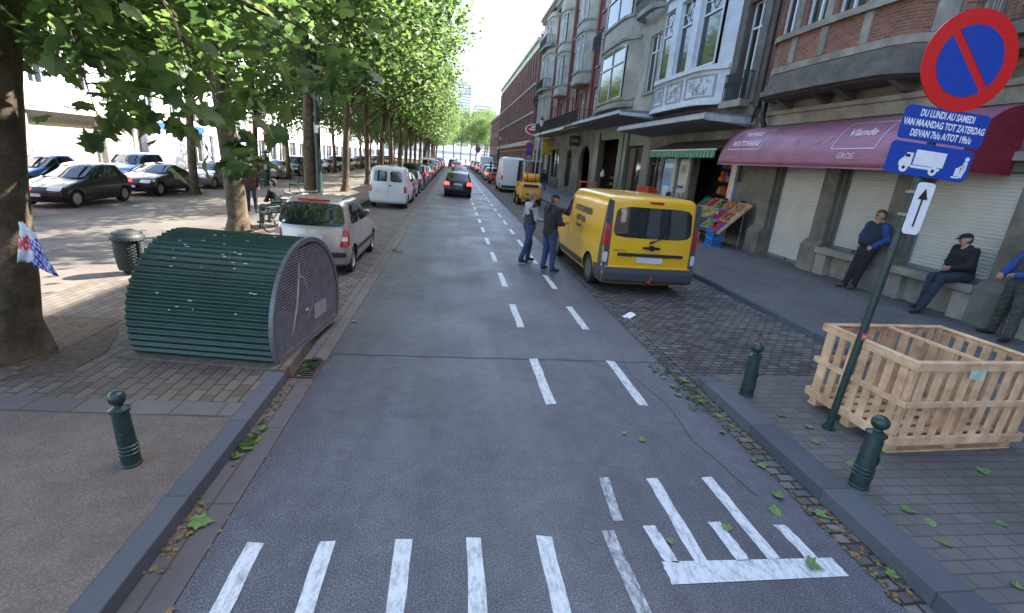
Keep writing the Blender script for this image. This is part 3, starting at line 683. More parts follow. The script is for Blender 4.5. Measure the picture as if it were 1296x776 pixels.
# ---------------- houses across the promenade (left) ----------------
def opposite(name, label, y0, y1, top, x, m, storeys, cols, gm='pale_building', garage=False, base=-.6, ground_open=()):
    b = thing(name, label, 'building')
    hs = []
    for z, h in storeys:
        for i in range(cols):
            w = (y1-y0)/cols; hs.append((y0+w*(i+.32), y0+w*(i+.68), z, z+h))
    hs += [tuple(h) for h in ground_open]
    body = MB(); ys = sorted({y0, y1} | {h[0] for h in hs} | {h[1] for h in hs}); zs = sorted({base, top} | {h[2] for h in hs} | {h[3] for h in hs})
    for a, c in zip(ys, ys[1:]):
        for d, e in zip(zs, zs[1:]):
            if any(h[0] < (a+c)/2 < h[1] and h[2] < (d+e)/2 < h[3] for h in hs): continue
            body.add([(x,a,d),(x,c,d),(x,c,e),(x,a,e)], [(0,1,2,3)])
    for a, c, d, e in hs:
        body.add([(x,a,d),(x-.3,a,d),(x-.3,a,e),(x,a,e)], [(0,1,2,3)]); body.add([(x,c,d),(x-.3,c,d),(x-.3,c,e),(x,c,e)], [(0,1,2,3)])
        body.add([(x,a,d),(x,c,d),(x-.3,c,d),(x-.3,a,d)], [(0,1,2,3)]); body.add([(x,a,e),(x,c,e),(x-.3,c,e),(x-.3,a,e)], [(0,1,2,3)])
    body.box(x-10, x-.3, y0, y1, base, top-.05)
    body.build('wall', M[m], b)
    for a, c, d, e in hs:
        if (a, c, d, e) in [tuple(h) for h in ground_open] and garage: continue
        p = MB(); p.box(x-.29,x-.2,a+.01,c-.01,d+.01,e-.01); f = MB(); f.box(x-.2,x-.14,a+.01,a+.08,d,e); f.box(x-.2,x-.14,c-.08,c-.01,d,e); f.box(x-.2,x-.14,(a+c)/2-.04,(a+c)/2+.04,d,e); f.box(x-.2,x-.14,a+.08,c-.08,e-.1,e-.01)
        fo = f.build('window', M['white_frame'], b); p.build('pane', M['glass'], fo)
    c = MB(); c.box(x-.2,x+.4,y0,y1,top-.3,top+.1); c.build('cornice', M['pale_building'], b)
    r = MB(); r.prism([(x-.1,top+.11),(x-3,top+2.2),(x-8,top+2.2),(x-10,top+.11)], y0, y1, 'y'); r.build('roof', M['slate'], b)
    return b
LX = -24
gd = [(23.6,30.2,-.3,2.75),(31.3,37.3,-.3,2.75),(38.5,41.2,-.3,2.75)]
b = opposite('garage_building', 'white building with beige garage doors under a ledge across the promenade', 14, 41.6, 12.5, LX, 'pale_building', [(4.6,1.8),(8.2,1.8)], 8, garage=True, ground_open=gd)
for a, c, d, e in gd:
    rows = []
    n = 12
    for i in range(n):
        z = d+(e-d)*i/n; dz = (e-d)/n
        for dx, k in ((0,0),(.025,.06),(.025,.9),(0,1)): rows.append([(LX-.2+dx,a,z+dz*k),(LX-.2+dx,c,z+dz*k)])
    m = MB(); m.grid(rows); m.build('garage_door', M['garage'], b, fix=False)
m = MB(); m.box(LX,LX+.55,14,41.6,3.05,3.3); m.build('ledge', M['concrete'], b)
m = MB()
for y0, y1 in ((30.2,31.3),(37.3,38.5),(22.6,23.6)): m.box(LX+.01,LX+.35,y0+.02,y1-.02,-.5,3.04)
m.split('pier', M['concrete'], b)
specs = [(41.8,52,13,'plain white house with a blue shop front band across the promenade',3),(52.2,60,15,'white house with tall narrow windows left of the grey gateway',3),(60.2,72,12,'low white house with a dark gateway across the promenade',4),
         (72.2,86,16,'broad white house behind the second row of plane trees',5),(86.2,98,13.5,'white house facing the middle of the promenade',4),(98.2,116,17,'tall pale apartment house across the promenade',6),
         (116.2,135,14,'long white terrace near the far end of the promenade',6),(135.2,170,18,'farthest pale building on the left side of the street',10)]
for i, (a, c, t, lab, n) in enumerate(specs):
    o = opposite('pale_house', lab, a, c, t, LX-(i % 2)*.3, 'pale_building', [(3.6,2.0),(7.0,1.8)]+([(10.3,1.6)] if t > 12.5 else []), n, ground_open=[(a+1+j*(c-a)/3, a+(c-a)/3-1+j*(c-a)/3+.4, -.3, 2.4) for j in range(3)])
m = MB(); m.box(LX,LX+.18,42.5,51.5,2.55,3.15); tag(m.build('shop_fascia', mat('blue_fascia', (.03,.10,.45), .5)), 'blue shop fascia on the white house behind the second big trunk', 'sign')
# low white wall beside the garages
m = MB(); m.prism([(41.7,-.6),(41.7,3.4),(42.6,3.0),(44.5,2.2),(46.5,1.6),(48,1.5),(48,-.6)], LX+.5, LX+.75, 'x'); tag(m.build('sloping_wall', M['pale_building'], bevel=.02), 'bright white wall with a sloping top beside the garage doors', 'wall')

# ---------------- the far end ----------------
def tower(x0, x1, y0, y1, h, label, n):
    b = thing('tower_block', label, 'building')
    m = MB(); m.box(x0,x1,y0,y1,-.5,h); m.build('wall', M['pale_building'], b)
    m = MB()
    for i in range(n):
        z = h*(i+.45)/n; m.box(x0-.06,x1+.06,y0-.08,y0-.01,z,z+h/n*.42)
    m.build('window_band', mat('tower_window', (.34,.38,.43), .3), b)
    m = MB(); m.box(x0+2,x1-2,y0+1,y1-1,h+.01,h+3); m.build('roof_box', M['pale_building'], b)
tower(2,20,700,716,95,'slim pale tower block straight above the end of the street',26)
tower(22,44,610,640,62,'broad pale tower block to the right of the slim tower',17)
tower(-24,-2,560,580,50,'pale slab block partly behind the crowns at the street end',13)
b = thing('low_terrace', 'long low white building closing the end of the street', 'building')
m = MB(); m.box(-60,16,300,312,-.5,8); m.build('wall', M['pale_building'], b)
m = MB(); m.box(-58,14,299.9,299.99,3,4.6); m.build('window_band', bpy.data.materials['tower_window'], b)

# ---------------- signs and street furniture ----------------
SG = mat('sign_post_green', (.012,.035,.028), .4, var=.3, scale=20)
SB = mat('sign_blue', (.004,.05,.34), .35, var=.12, scale=20); SR = mat('sign_red', (.62,.012,.012), .35, var=.06, scale=20)
SW = mat('sign_white', (.78,.78,.8), .4, var=.06, scale=20); SK = mat('sign_black', (.012,.012,.014), .45, var=0)
SGR = mat('sign_back_grey', (.25,.26,.27), .5, metal=.5)
def disc(mb, c, r, y0, y1, m=0, n=48): mb.lathe([(0,y0),(r,y0),(r,y1),(0,y1)], n, c, m, 'y')
def rrect(mb, x0, x1, z0, z1, y0, y1, r=.03, m=0):
    poly = []
    for cx, cz, a0 in ((x1-r,z1-r,0),(x0+r,z1-r,90),(x0+r,z0+r,180),(x1-r,z0+r,270)):
        for k in range(5): a = R(a0+k*22.5); poly.append((cx+r*math.cos(a), cz+r*math.sin(a)))
    mb.prism(poly, y0, y1, 'y', m)
def no_parking(parent, z, rad, x=0, y=-.06):
    d = MB(); disc(d, (x,0,z), rad, y, y+.012); o = d.build('sign_disc', [SR], parent, smooth=30)
    b = MB(); n = 40; ri = rad*.70; hw = rad*.085
    # two blue fields left over by the red diagonal bar (upper left to lower right)
    for sg in (1, -1):
        a0 = math.asin(hw/ri); arc = [(ri*math.cos(t), ri*math.sin(t)) for t in np.linspace(a0, math.pi-a0, n)]
        poly = [(x+(u*math.cos(R(-45))-sg*v*math.sin(R(-45))), z+(u*math.sin(R(-45))+sg*v*math.cos(R(-45)))) for u, v in arc]
        b.prism(poly, y-.004, y-.001, 'y')
    b.build('blue_field', [SB], o)
    k = MB(); disc(k, (x,0,z), rad*.98, y+.013, y+.018); k.build('sign_back', SGR, o)
    return o
t = thing('no_parking_sign', 'large no parking sign with blue lorry plate on a green post beside the wooden crate', 'traffic sign', (3.95,3.87,.12))
t.rotation_euler = (R(-1), R(3.2), R(-6))
m = MB(); m.tube([(0,0,0),(0,0,3.62)], .034, 14); m.lathe([(.06,0),(.06,.03),(.036,.035)], 16); m.lathe([(.036,3.62),(.02,3.64),(0,3.645)], 14); m.build('post', SG, t, smooth=40)
m = MB(); rrect(m, -.026,.026,.99,1.06,-.0362,-.0348,.008); o = m.build('sticker', mat('sticker_red', (.6,.05,.09), .4), t)
m = text_mb('H', .045, lambda u, v: (u,-.0368,1.025+v)); m.build('lettering', SW, o)
no_parking(t, 3.36, .345, .01, -.062)
for z0, z1, x0, x1, nm in ((2.745,2.985,-.33,.33,'text_plate'),(2.50,2.735,-.35,.31,'lorry_plate')):
    m = MB(); rrect(m, x0, x1, z0, z1, -.058, -.05, .035); pl = m.build(nm, SB, t)
    if nm == 'text_plate':
        m = MB(); 
        for txt, dz in (('DU LUNDI AU SAMEDI', .072), ('VAN MAANDAG TOT ZATERDAG', 0), ('DE/VAN 7h/u A/TOT 19h/u', -.072)):
            text_mb(txt, .068, lambda u, v, dz=dz: (u*.62,-.060,2.865+dz+v), m, bold=.0022)
        m.build('lettering', SW, pl)
    else:
        m = MB(); cz = 2.60; yy = (-.0605,-.0585)
        m.box(-.14,.10,yy[0],yy[1],cz-.02,cz+.09); m.prism([(-.25,cz-.04),(-.25,cz-.005),(-.22,cz+.03),(-.205,cz+.062),(-.155,cz+.062),(-.155,cz-.04)], *yy); m.box(-.15,.08,yy[0],yy[1],cz-.045,cz-.025)
        m.build('lorry_symbol', SW, pl)
        m = MB()
        for cx in (-.205,.03): disc(m, (cx,0,cz-.05), .034, -.062, -.0607, 0, 20)
        m.split('wheel_symbol', SW, pl)
        m = MB()
        for cx in (-.205,.03): disc(m, (cx,0,cz-.05), .013, -.0632, -.0622, 0, 12)
        m.box(-.215,-.18,-.0632,-.0607,cz+.028,cz+.05); m.build('wheel_hub_symbol', SK, pl)
        m = MB(); m.beam((.19,-.0595,cz-.07),(.25,-.0595,cz-.07),.002,.012); m.beam((.245,-.0595,cz-.075),(.262,-.0595,cz+.03),.002,.014); m.beam((.262,-.0595,cz-.07),(.275,-.0595,cz-.01),.002,.016); m.beam((.27,-.0595,cz-.02),(.266,-.0595,cz+.05),.002,.03)
        disc(m, (.268,0,cz+.07), .017, -.0605, -.0588, 0, 12); m.beam((.266,-.0595,cz+.03),(.225,-.0595,cz+.0),.002,.012); m.box(.205,.24,-.0605,-.0588,cz-.06,cz+.0); m.build('porter_symbol', SW, pl)
m = MB(); rrect(m, -.035,.105,2.07,2.475, -.06,-.052, .03); pl = m.build('arrow_plate', SW, t)
m = MB(); m.box(.028,.042,-.0625,-.0605,2.13,2.36); m.prism([(.035,2.43),(-.005,2.345),(.075,2.345)], -.0625, -.0605, 'y'); m.build('arrow_symbol', SK, pl)
m = MB()
for z in (2.2,2.4,2.62,2.87,3.3): m.box(-.04,.04,-.05,.045,z-.012,z+.012)
m.split('clamp', SGR, t)
for o in KIDS[t.name]:
    zc = {'sign_disc':3.36,'text_plate':2.865,'lorry_plate':2.6175,'arrow_plate':2.27}.get(o.name.split('.')[0])
    if zc: kx = 1.14; o.scale = (kx,1,1.12); o.location = (.01,0,zc*(1-1.12)+(.10 if zc > 3 else .085 if zc > 2.8 else .045 if zc > 2.5 else -.01))
# distant signs
def small_sign(x, y, z0, h, label, plate=True, r=.33, purple=False):
    t = thing('parking_ban_sign', label, 'traffic sign', (x,y,z0))
    m = MB(); m.tube([(0,0,0),(0,0,h)], .035, 8); m.build('post', SGR, t)
    no_parking(t, h-.35, r)
    if plate: m = MB(); rrect(m, -.32,.32,h-1.15,h-.75,-.06,-.05); m.build('plate', SB, t)
small_sign(7.3,48.5,.12,4.15,'no parking sign with blue plate beside the lamp post near the tall white van', r=.42)
small_sign(5.9,125,.12,4.6,'small round sign high above the far parked cars', r=.7)
t = thing('oval_sign', 'red oval shop sign with white border projecting from the arched house', 'sign', (9.0,57.2,6.05))
m = MB(); m.lathe([(0,-.09),(1,-.09),(1,.09),(0,.09)], 32, axis='y'); m.build('sign_box', SW, t, xf=lambda p: (p[0]*1.05,p[1],p[2]*.62))
m = MB(); m.lathe([(0,-.11),(.86,-.11),(.86,-.095),(0,-.095)], 32, axis='y'); o = m.build('red_field', SR, t, xf=lambda p: (p[0]*1.05,p[1],p[2]*.60))
m = MB(); m.box(-.62,.62,-.118,-.112,-.1,.1); m.prism([(-.5,.18),(.5,.18),(.2,.42),(-.2,.42)], -.118, -.112); m.split('white_band', SW, o)
m = MB(); m.tube([(1.0,0,.15),(1.6,0,.15)], .03, 6); m.tube([(1.0,0,-.15),(1.6,0,-.15)], .03, 6); m.split('bracket', M['iron'], t)
t = thing('shop_banner', 'orange and yellow banner hanging over the arched shop window', 'banner', (X-.75,52.4,3.35))
m = MB(); rows = [[(-.55+.05*math.sin(z*3+x*4)*0+x, .03*math.sin(z*2.5+x*2), z) for x in np.linspace(0,1.1,6)] for z in np.linspace(0,1.6,9)]; m.grid(rows); ob = m.build('cloth', mat('orange_cloth', (.65,.28,.03), .7, var=.5, scale=4, col2=(.6,.4,.1)), t, fix=False)
sd = ob.modifiers.new('thickness','SOLIDIFY'); sd.thickness = .02
m = MB(); m.tube([(-.6,0,1.6),(.75,0,1.6)], .03, 6); m.build('rod', M['iron'], t)
t = thing('hanging_sign', 'dark grey shop sign with pale lettering over the arched doorway', 'sign', (X-.5,41.6,4.5))
m = MB(); m.box(-.45,.45,-.06,.06,-.42,.42); o = m.build('board', M['slate'], t); m = MB()
text_mb('BAR', .34, lambda u, v: (u,-.065,v), m); m.build('lettering', mat('pale_green_letter', (.4,.55,.45), .5), o)
m = MB(); m.tube([(.45,0,.3),(.55,0,.3)], .03, 6); m.build('bracket', M['iron'], t)
def lamp_post(x, y, z, h, label):
    t = thing('street_lamp', label, 'street lamp', (x,y,z))
    m = MB(); m.lathe([(.2,0),(.2,.25),(.13,.35),(.11,.9),(.075,1.1),(.06,2.2),(.075,2.25),(.05,2.35),(.042,h-.95),(.07,h-.9),(.03,h-.85)], 12); m.build('post', SG, t, smooth=40)
    m = MB(); m.tube([(-.3,0,h-1.2),(.3,0,h-1.2)], .02, 6); m.build('ladder_bar', SG, t)
    m = MB(); m.lathe([(.12,h-.85),(.22,h-.35),(.22,h-.33)], 6); m.build('lantern_glass', mat('lantern_glass', (.6,.6,.58), .2), t)
    m = MB(); m.lathe([(.27,h-.33),(.16,h-.18),(.08,h-.08),(.03,h),(0,h+.03)], 8); m.build('lantern_cap', SG, t)
lamp_post(7.9,46.1,.12,6.45,'dark street lamp with lantern beside the tall white van')
lamp_post(7.6,84,.12,6.3,'far street lamp in front of the red brick warehouse')
# tall dark mast next to a trunk, and a parking meter
t = thing('lamp_mast', 'tall dark green mast standing right beside a plane trunk behind the silver hatchback', 'mast', (-5.55,21.3,.02))
m = MB(); m.lathe([(.17,0),(.17,.6),(.14,.65),(.12,2.5),(.09,6),(.06,9.0),(0,9.05)], 14); m.build('mast', SG, t, smooth=40)
m = MB(); m.box(-.07,.07,-.152,-.12,2.9,3.2); m.build('notice', SW, t)
t = thing('parking_meter', 'dark green ticket pillar behind the far bench', 'parking meter', (-12.0,33.6,-.35))
m = MB(); m.lathe([(.22,0),(.22,.15),(.17,.2),(.17,1.5),(.2,1.55),(.2,1.7),(.1,1.85),(.07,2.0),(.3,2.05),(.3,2.1),(0,2.2)], 14); m.build('pillar', SG, t, smooth=40)
m = MB(); m.box(-.1,.1,-.2,-.15,1.0,1.4); m.build('panel', SGR, t)
t = thing('diversion_sign', 'orange road sign pair on a pole in front of the far white house', 'traffic sign', (-14.6,41.5,-.42))
m = MB(); m.tube([(0,0,0),(0,0,3.7)], .04, 8); m.build('post', SGR, t)
for z in (3.35,2.75): m = MB(); disc(m, (0,0,z), .33, -.06, -.05); m.build('orange_disc', mat('orange_sign', (.75,.12,.03), .4), t)

# ---- bicycle shelter ----
t = thing('bicycle_shelter', 'green corrugated barrel shaped bicycle shelter with a grey mesh end on the left kerb', 'bike shelter', (-1.73,5.93,.12), R(-8), scale=.97)
SR_, ZC = .95, .36
def sec(a, r=SR_): return (r*math.sin(a), ZC+r*math.cos(a)*(1.0))
amax = math.acos(-ZC/SR_)                                  # where the arc meets the ground
rows = []; nn = 900; L = 1.62
for i in range(nn+1):
    a = -amax+2*amax*i/nn; r = SR_+.013*math.sin(a*72)
    y, z = sec(a, r); rows.append([(-L*k/10, y, max(z, .0)) for k in range(11)])
m = MB(); m.grid(rows); GREEN = mat('shelter_green', (.008,.040,.027), .5, var=.35, scale=5, coat=.12, bump=.05)
m.build('corrugated_shell', GREEN, t, smooth=60, fix=False)
for x, nm in ((.0,'end_frame'),):
    m = MB(); A = []
    for (dx, dr) in ((-.025,.022),(.025,.022),(.025,-.035),(-.025,-.035),(-.025,.022)):
        A.append([(x+dx, *sec(-amax+2*amax*i/60, SR_+dr)) for i in range(61)])
    m.grid(A); m.box(x-.03,x+.03,-.88,.88,.0,.05); m.build(nm, mat('galvanised', (.15,.15,.16), .5, metal=.4, var=.25, scale=20), t)
MESHM = mat('mesh_wire', (.23,.215,.26), .5, metal=.3, var=.3, scale=6)
m = MB(); st = .034
y = -SR_+.06
while y < SR_-.05:
    h = math.sqrt(max(0, (SR_-.04)**2-y*y)); z0 = max(.04, ZC-h); z1 = ZC+h
    m.beam((.005,y,z0),(.005,y,z1),.009,.004); y += st
z = .06
while z < ZC+SR_-.06:
    h = math.sqrt(max(0, (SR_-.04)**2-(z-ZC)**2)); m.beam((.011,-h,z),(.011,h,z),.009,.011); z += .034
m.build('wire_mesh', MESHM, t, fix=False)
m = MB(); m.grid([[(-L+.02,*sec(-amax+2*amax*i/40,.94*SR_*k)) if k > 0 else (-L+.02,0,ZC) for i in range(41)] for k in (0,.5,1)]); m.build('rear_panel', GREEN, t, fix=False)
m = MB(); m.tube([(.018,-.52,.22),(.018,-.36,.55),(.018,-.27,.92),(.018,-.24,1.08)], [.014,.03,.022,.01], 6); m.tube([(.018,-.27,.92),(.018,-.12,.84),(.018,-.04,.68)], [.012,.01,.006], 5); m.tube([(.018,-.1,.3),(.018,.06,.42),(.018,.12,.6)], [.006,.008,.004], 5)
m.build('dried_paint_mark', mat('faded_paint', (.42,.38,.33), .8, var=.3, scale=12), t, xf=lambda p: (.018+(p[0]-.018)*.15, p[1], p[2]))
m = MB(); m.box(.012,.02,.12,.5,.22,.42) ; m.build('faded_notice', mat('faded_notice', (.3,.29,.28), .7), t)
m = MB(); m.box(.02,.026,-.14,-.07,.42,.45); m.build('label', mat('yellow_label', (.6,.5,.1), .5), t)
m = MB(); rr = random.Random(3)
for i in range(34):
    a = rr.uniform(-1.35,-.45) if i % 3 else rr.uniform(-.6,.2); xx = -rr.uniform(.15,1.3); y, z = sec(a, SR_+.0175)
    l = rr.uniform(.01,.05); m.add([(xx,*sec(a,SR_+.0175)),(xx-l,*sec(a,SR_+.0175)),(xx-l,*sec(a+.012,SR_+.0175)),(xx,*sec(a+.012,SR_+.0175))], [(0,1,2,3)])
m.build('chipped_paint', mat('chipped_paint', (.5,.52,.5), .7), t, fix=False)
m = MB(); m.box(-L-.05,.04,-.98,.95,-.004,.010); tag(m.build('rust_stained_plinth', mat('rusty_concrete', (.16,.12,.095), .9, var=.4, scale=10)), 'thin brownish plinth under the bicycle shelter', 'plinth'); bpy.data.objects['rust_stained_plinth'].location = (-1.73,5.93,.124); bpy.data.objects['rust_stained_plinth'].rotation_euler = (0,0,R(-8))
# a bicycle stand inside
# ---- bollards ----
BG = mat('bollard_green', (.013,.035,.032), .4, var=.35, scale=14, coat=.2, bump=.1)
def bollard(loc, lab, tilt=(0,0)):
    t = thing('bollard', lab, 'bollard', loc, 0, 'dark green ball topped bollards')
    m = MB(); m.lathe([(.078,0),(.078,.015),(.073,.02),(.073,.10),(.079,.105),(.079,.118),(.073,.123),(.073,.135),(.079,.14),(.079,.153),(.073,.158),(.073,.17),(.078,.175),(.078,.185),(.072,.19),(.065,.44),(.062,.475),(.078,.482),(.078,.50),(.055,.512),(.035,.525),(.032,.535)], 24); m.build('post', BG, t, smooth=35)
    m = MB(); m.lathe([(.03,.528)]+[(.066*math.sin(R(a)), .592-.062*math.cos(R(a))) for a in range(30,181,15)], 20); m.build('ball_top', BG, t, smooth=60)
    m = MB(); m.box(-.018,.018,-.079,-.07,.24,.31); m.build('crest', BG, t, bevel=.006)
    t.rotation_euler = (R(tilt[0]), R(tilt[1]), rnd.uniform(0,1)); return t
bollard((-2.28,3.31,.12), 'ball topped bollard standing alone on the left pavement', (0,-2)).scale = (.84,.84,.93)
bollard((3.49,2.98,.12), 'nearest ball topped bollard in front of the wooden crate', (0,3.5))
bollard((3.48,4.58,.12), 'ball topped bollard at the end of the right kerb behind the sign post', (0,-1))
t = thing('parking_post', 'short black post behind the silver hatchback', 'bollard', (-4.22,12.67,.12)); m = MB(); m.lathe([(.09,0),(.09,.55),(.075,.6),(0,.61)], 16); m.build('post', SK, t, smooth=35); m = MB(); m.lathe([(.092,.42),(.092,.47)], 16); m.build('ring', SGR, t)
# ---- litter bin ----
BINM = mat('bin_grey_green', (.010,.018,.016), .6, var=.3, scale=14)
t = thing('litter_bin', 'dark green round litter bin with woven pattern and domed lid behind the shelter', 'bin', (-5.56,8.92,.06))
rows = []
for i in range(56):
    z = .07+.5*i/55; rr_ = .175+.045*math.sin(math.pi*min(1, (z-.02)/.85))
    rows.append([((rr_+.008*((i//3+j//2) % 2))*math.cos(2*math.pi*j/56), (rr_+.008*((i//3+j//2) % 2))*math.sin(2*math.pi*j/56), z) for j in range(56)])
m = MB(); m.grid(rows, close=True); m.lathe([(.12,0),(.14,.06),(.17,.07)], 24); m.build('basket', BINM, t, fix=False)
m = MB(); m.lathe([(.225,.575),(.25,.6),(.25,.65),(.235,.67),(.19,.73),(.10,.765),(.095,.75),(0,.74)], 28)
for j in range(28): a = 2*math.pi*j/28; m.beam((.2*math.cos(a),.2*math.sin(a),.722),(.252*math.cos(a),.252*math.sin(a),.6),.018,.012)
m.build('lid', BINM, t, smooth=40)
m = MB(); m.beam((.2,-.08,.08),(.225,-.08,.58),.05,.03); m.build('hinge_rib', BINM, t)
# ---- plastic bag on the near trunk ----
t = thing('plastic_bag', 'white plastic bag with red and blue print hanging on the nearest plane trunk', 'bag', (-3.97,4.98,1.13))
def bagpart(nm, x0, x1, z0, z1, cols, dz):
    m = MB(); rows = []
    for k in range(13):
        v = k/12; z = z1+(z0-z1)*v
        wl = x0*(.35+.65*v); wr = x1*(.25+.75*v**.8)
        rows.append([(wl+(wr-wl)*u+.01*math.sin(9*v+u*7), .035*math.sin(u*8+v*5)*v-.02, z-dz*u*v+.015*math.sin(u*11)) for u in np.linspace(0,1,13)])
    m.grid(rows)
    m.m = [(1 if (4 <= i//12 <= 7 and (cols == 'r') and ((i*7) % 5 < 4)) else (2 if cols == 'b' and (((i//12)*2+(i % 12)*3) % 5 < 3 and i//12 > 2) else 0)) for i in range(len(m.f))]
    o = m.build(nm, [mat('bag_white', (.55,.6,.66), .4), mat('bag_red', (.6,.05,.08), .4), mat('bag_blue', (.03,.05,.4), .4)], t, fix=False, smooth=60); s = o.modifiers.new('t','SOLIDIFY'); s.thickness = .004
bagpart('bag_front', -.16, .07, .08, .62, 'r', -.02); bagpart('bag_side', .02, .27, .02, .56, 'b', .10)
t.scale = (.74,.74,.72)

# ---- wooden crate with divider ----
PINE = mat('pine', (.55,.305,.165), .65, var=.28, scale=3.5, col2=(.68,.46,.28), bump=.08)
t = thing('wooden_crate', 'big open pine slatted crate with a divider on a pallet base beside the sign post', 'crate', (4.21,3.44,.12), R(3.2))
CW, CD, CH, BZ = 1.50, 1.0, .93, .12
for x in (.06,CW/2,CW-.06):
    for y in (.06,CD/2,CD-.06): m = MB(); m.box(x-.06,x+.06,y-.05,y+.05,.018,.098); m.build('pallet_block', PINE, t, bevel=.004)
for y in (.0,CD/2-.05,CD-.1): m = MB(); m.box(0,CW,y,y+.1,0,.018); m.build('pallet_runner', PINE, t)
for k in range(7): m = MB(); y = .0+k*(CD-.1)/6; m.box(0,CW,y,y+.1,.099,.117); m.build('floor_board', PINE, t)
for (x, y) in ((.0,.0),(CW-.045,.0),(.0,CD-.045),(CW-.045,CD-.045),(CW/2-.02,.0),(CW/2-.02,CD-.045)): m = MB(); m.box(x,x+.045,y,y+.045,.118,CH-.001); m.build('corner_post', PINE, t)
def slats(n, a, b_, along, fixed, th=.018):
    for i in range(n):
        c = a+(b_-a)*(i+.5)/n; w = .040
        m = MB()
        if along == 'x': m.box(c-w, c+w, fixed, fixed+th, .10, CH-.01+rnd.uniform(-.008,.0))
        else: m.box(fixed, fixed+th, c-w, c+w, .10, CH-.01+rnd.uniform(-.008,.0))
        m.build('slat', PINE, t, bevel=.002)
slats(9, .02, CW-.02, 'x', -.020); slats(9, .02, CW-.02, 'x', CD+.001); slats(7, .02, CD-.02, 'y', -.020); slats(7, .02, CD-.02, 'y', CW+.001)
for z0, z1 in ((.10,.19),(.50,.56),(CH-.06,CH)):
    for a in ((-.04,CW+.04,-.042,-.021),(-.04,CW+.04,CD+.02,CD+.041)): m = MB(); m.box(a[0],a[1],a[2],a[3],z0,z1); m.build('rail', PINE, t, bevel=.003)
    for a in ((-.042,-.021,-.02,CD+.019),(CW+.020,CW+.041,-.02,CD+.019)): m = MB(); m.box(a[0],a[1],a[2],a[3],z0,z1); m.build('rail', PINE, t, bevel=.003)
for a in ((-.04,CW+.04,-.04,.03),(-.04,CW+.04,CD-.03,CD+.04)): m = MB(); m.box(*a,CH+.001,CH+.02); m.build('cap_rail', PINE, t, bevel=.003)
for a in ((-.04,.03,.031,CD-.031),(CW-.03,CW+.04,.031,CD-.031)): m = MB(); m.box(*a,CH+.001,CH+.02); m.build('cap_rail', PINE, t, bevel=.003)
dx = .72
m = MB(); m.box(dx,dx+.06,.031,CD-.031,CH+.001,CH+.021); m.build('divider_rail', PINE, t); m = MB(); m.box(dx+.02,dx+.04,.0,CD,.46,.53); m.build('divider_rail', PINE, t)
for k in range(6): m = MB(); y = .1+k*.155; m.box(dx+.021,dx+.039,y,y+.09,.12,CH); m.build('divider_slat', PINE, t)
m = MB(); m.box(.56,.72,-.050,-.043,.80,.90); m.build('paper_label', mat('pale_green_paper', (.5,.62,.48), .6), t, xf=lambda p: (p[0], p[1], p[2]-(p[0]-.56)*.08))

# ---- benches ----
def bench(loc, rz, lab, L=1.8):
    t = thing('park_bench', lab, 'bench', loc, rz, 'green slatted benches on the promenade')
    for k in range(5): m = MB(); y = -.02+k*.085; m.box(-L/2,L/2,y,y+.07,.43+.01*abs(k-2),.46+.01*abs(k-2)); m.build('seat_slat', SG, t)
    for k in range(4): m = MB(); z = .54+k*.085; y = .42+k*.035; m.box(-L/2,L/2,y,y+.025,z,z+.07); m.build('back_slat', SG, t)
    for x in (-L/2+.12,L/2-.12):
        m = MB(); m.tube([(x,-.06,0),(x,-.02,.3),(x,-.04,.42),(x,.2,.41),(x,.38,.44),(x,.44,.6),(x,.56,.9)], .024, 6); m.tube([(x,.38,.42),(x,.48,.2),(x,.55,0)], .024, 6); m.tube([(x,-.04,.42),(x,-.03,.62),(x,.2,.64),(x,.46,.64)], .02, 6); m.build('iron_frame', SG, t)
    return t
bench((-5.02,15.0,.08), R(-115), 'green bench where the person in black sits next to the bicycle')
bench((-8.2,27.2,-.05), R(-100), 'green bench between the trunks beyond the silver hatchback')
bench((-12.3,31.6,-.36), R(10), 'farthest green bench beside the ticket pillar')
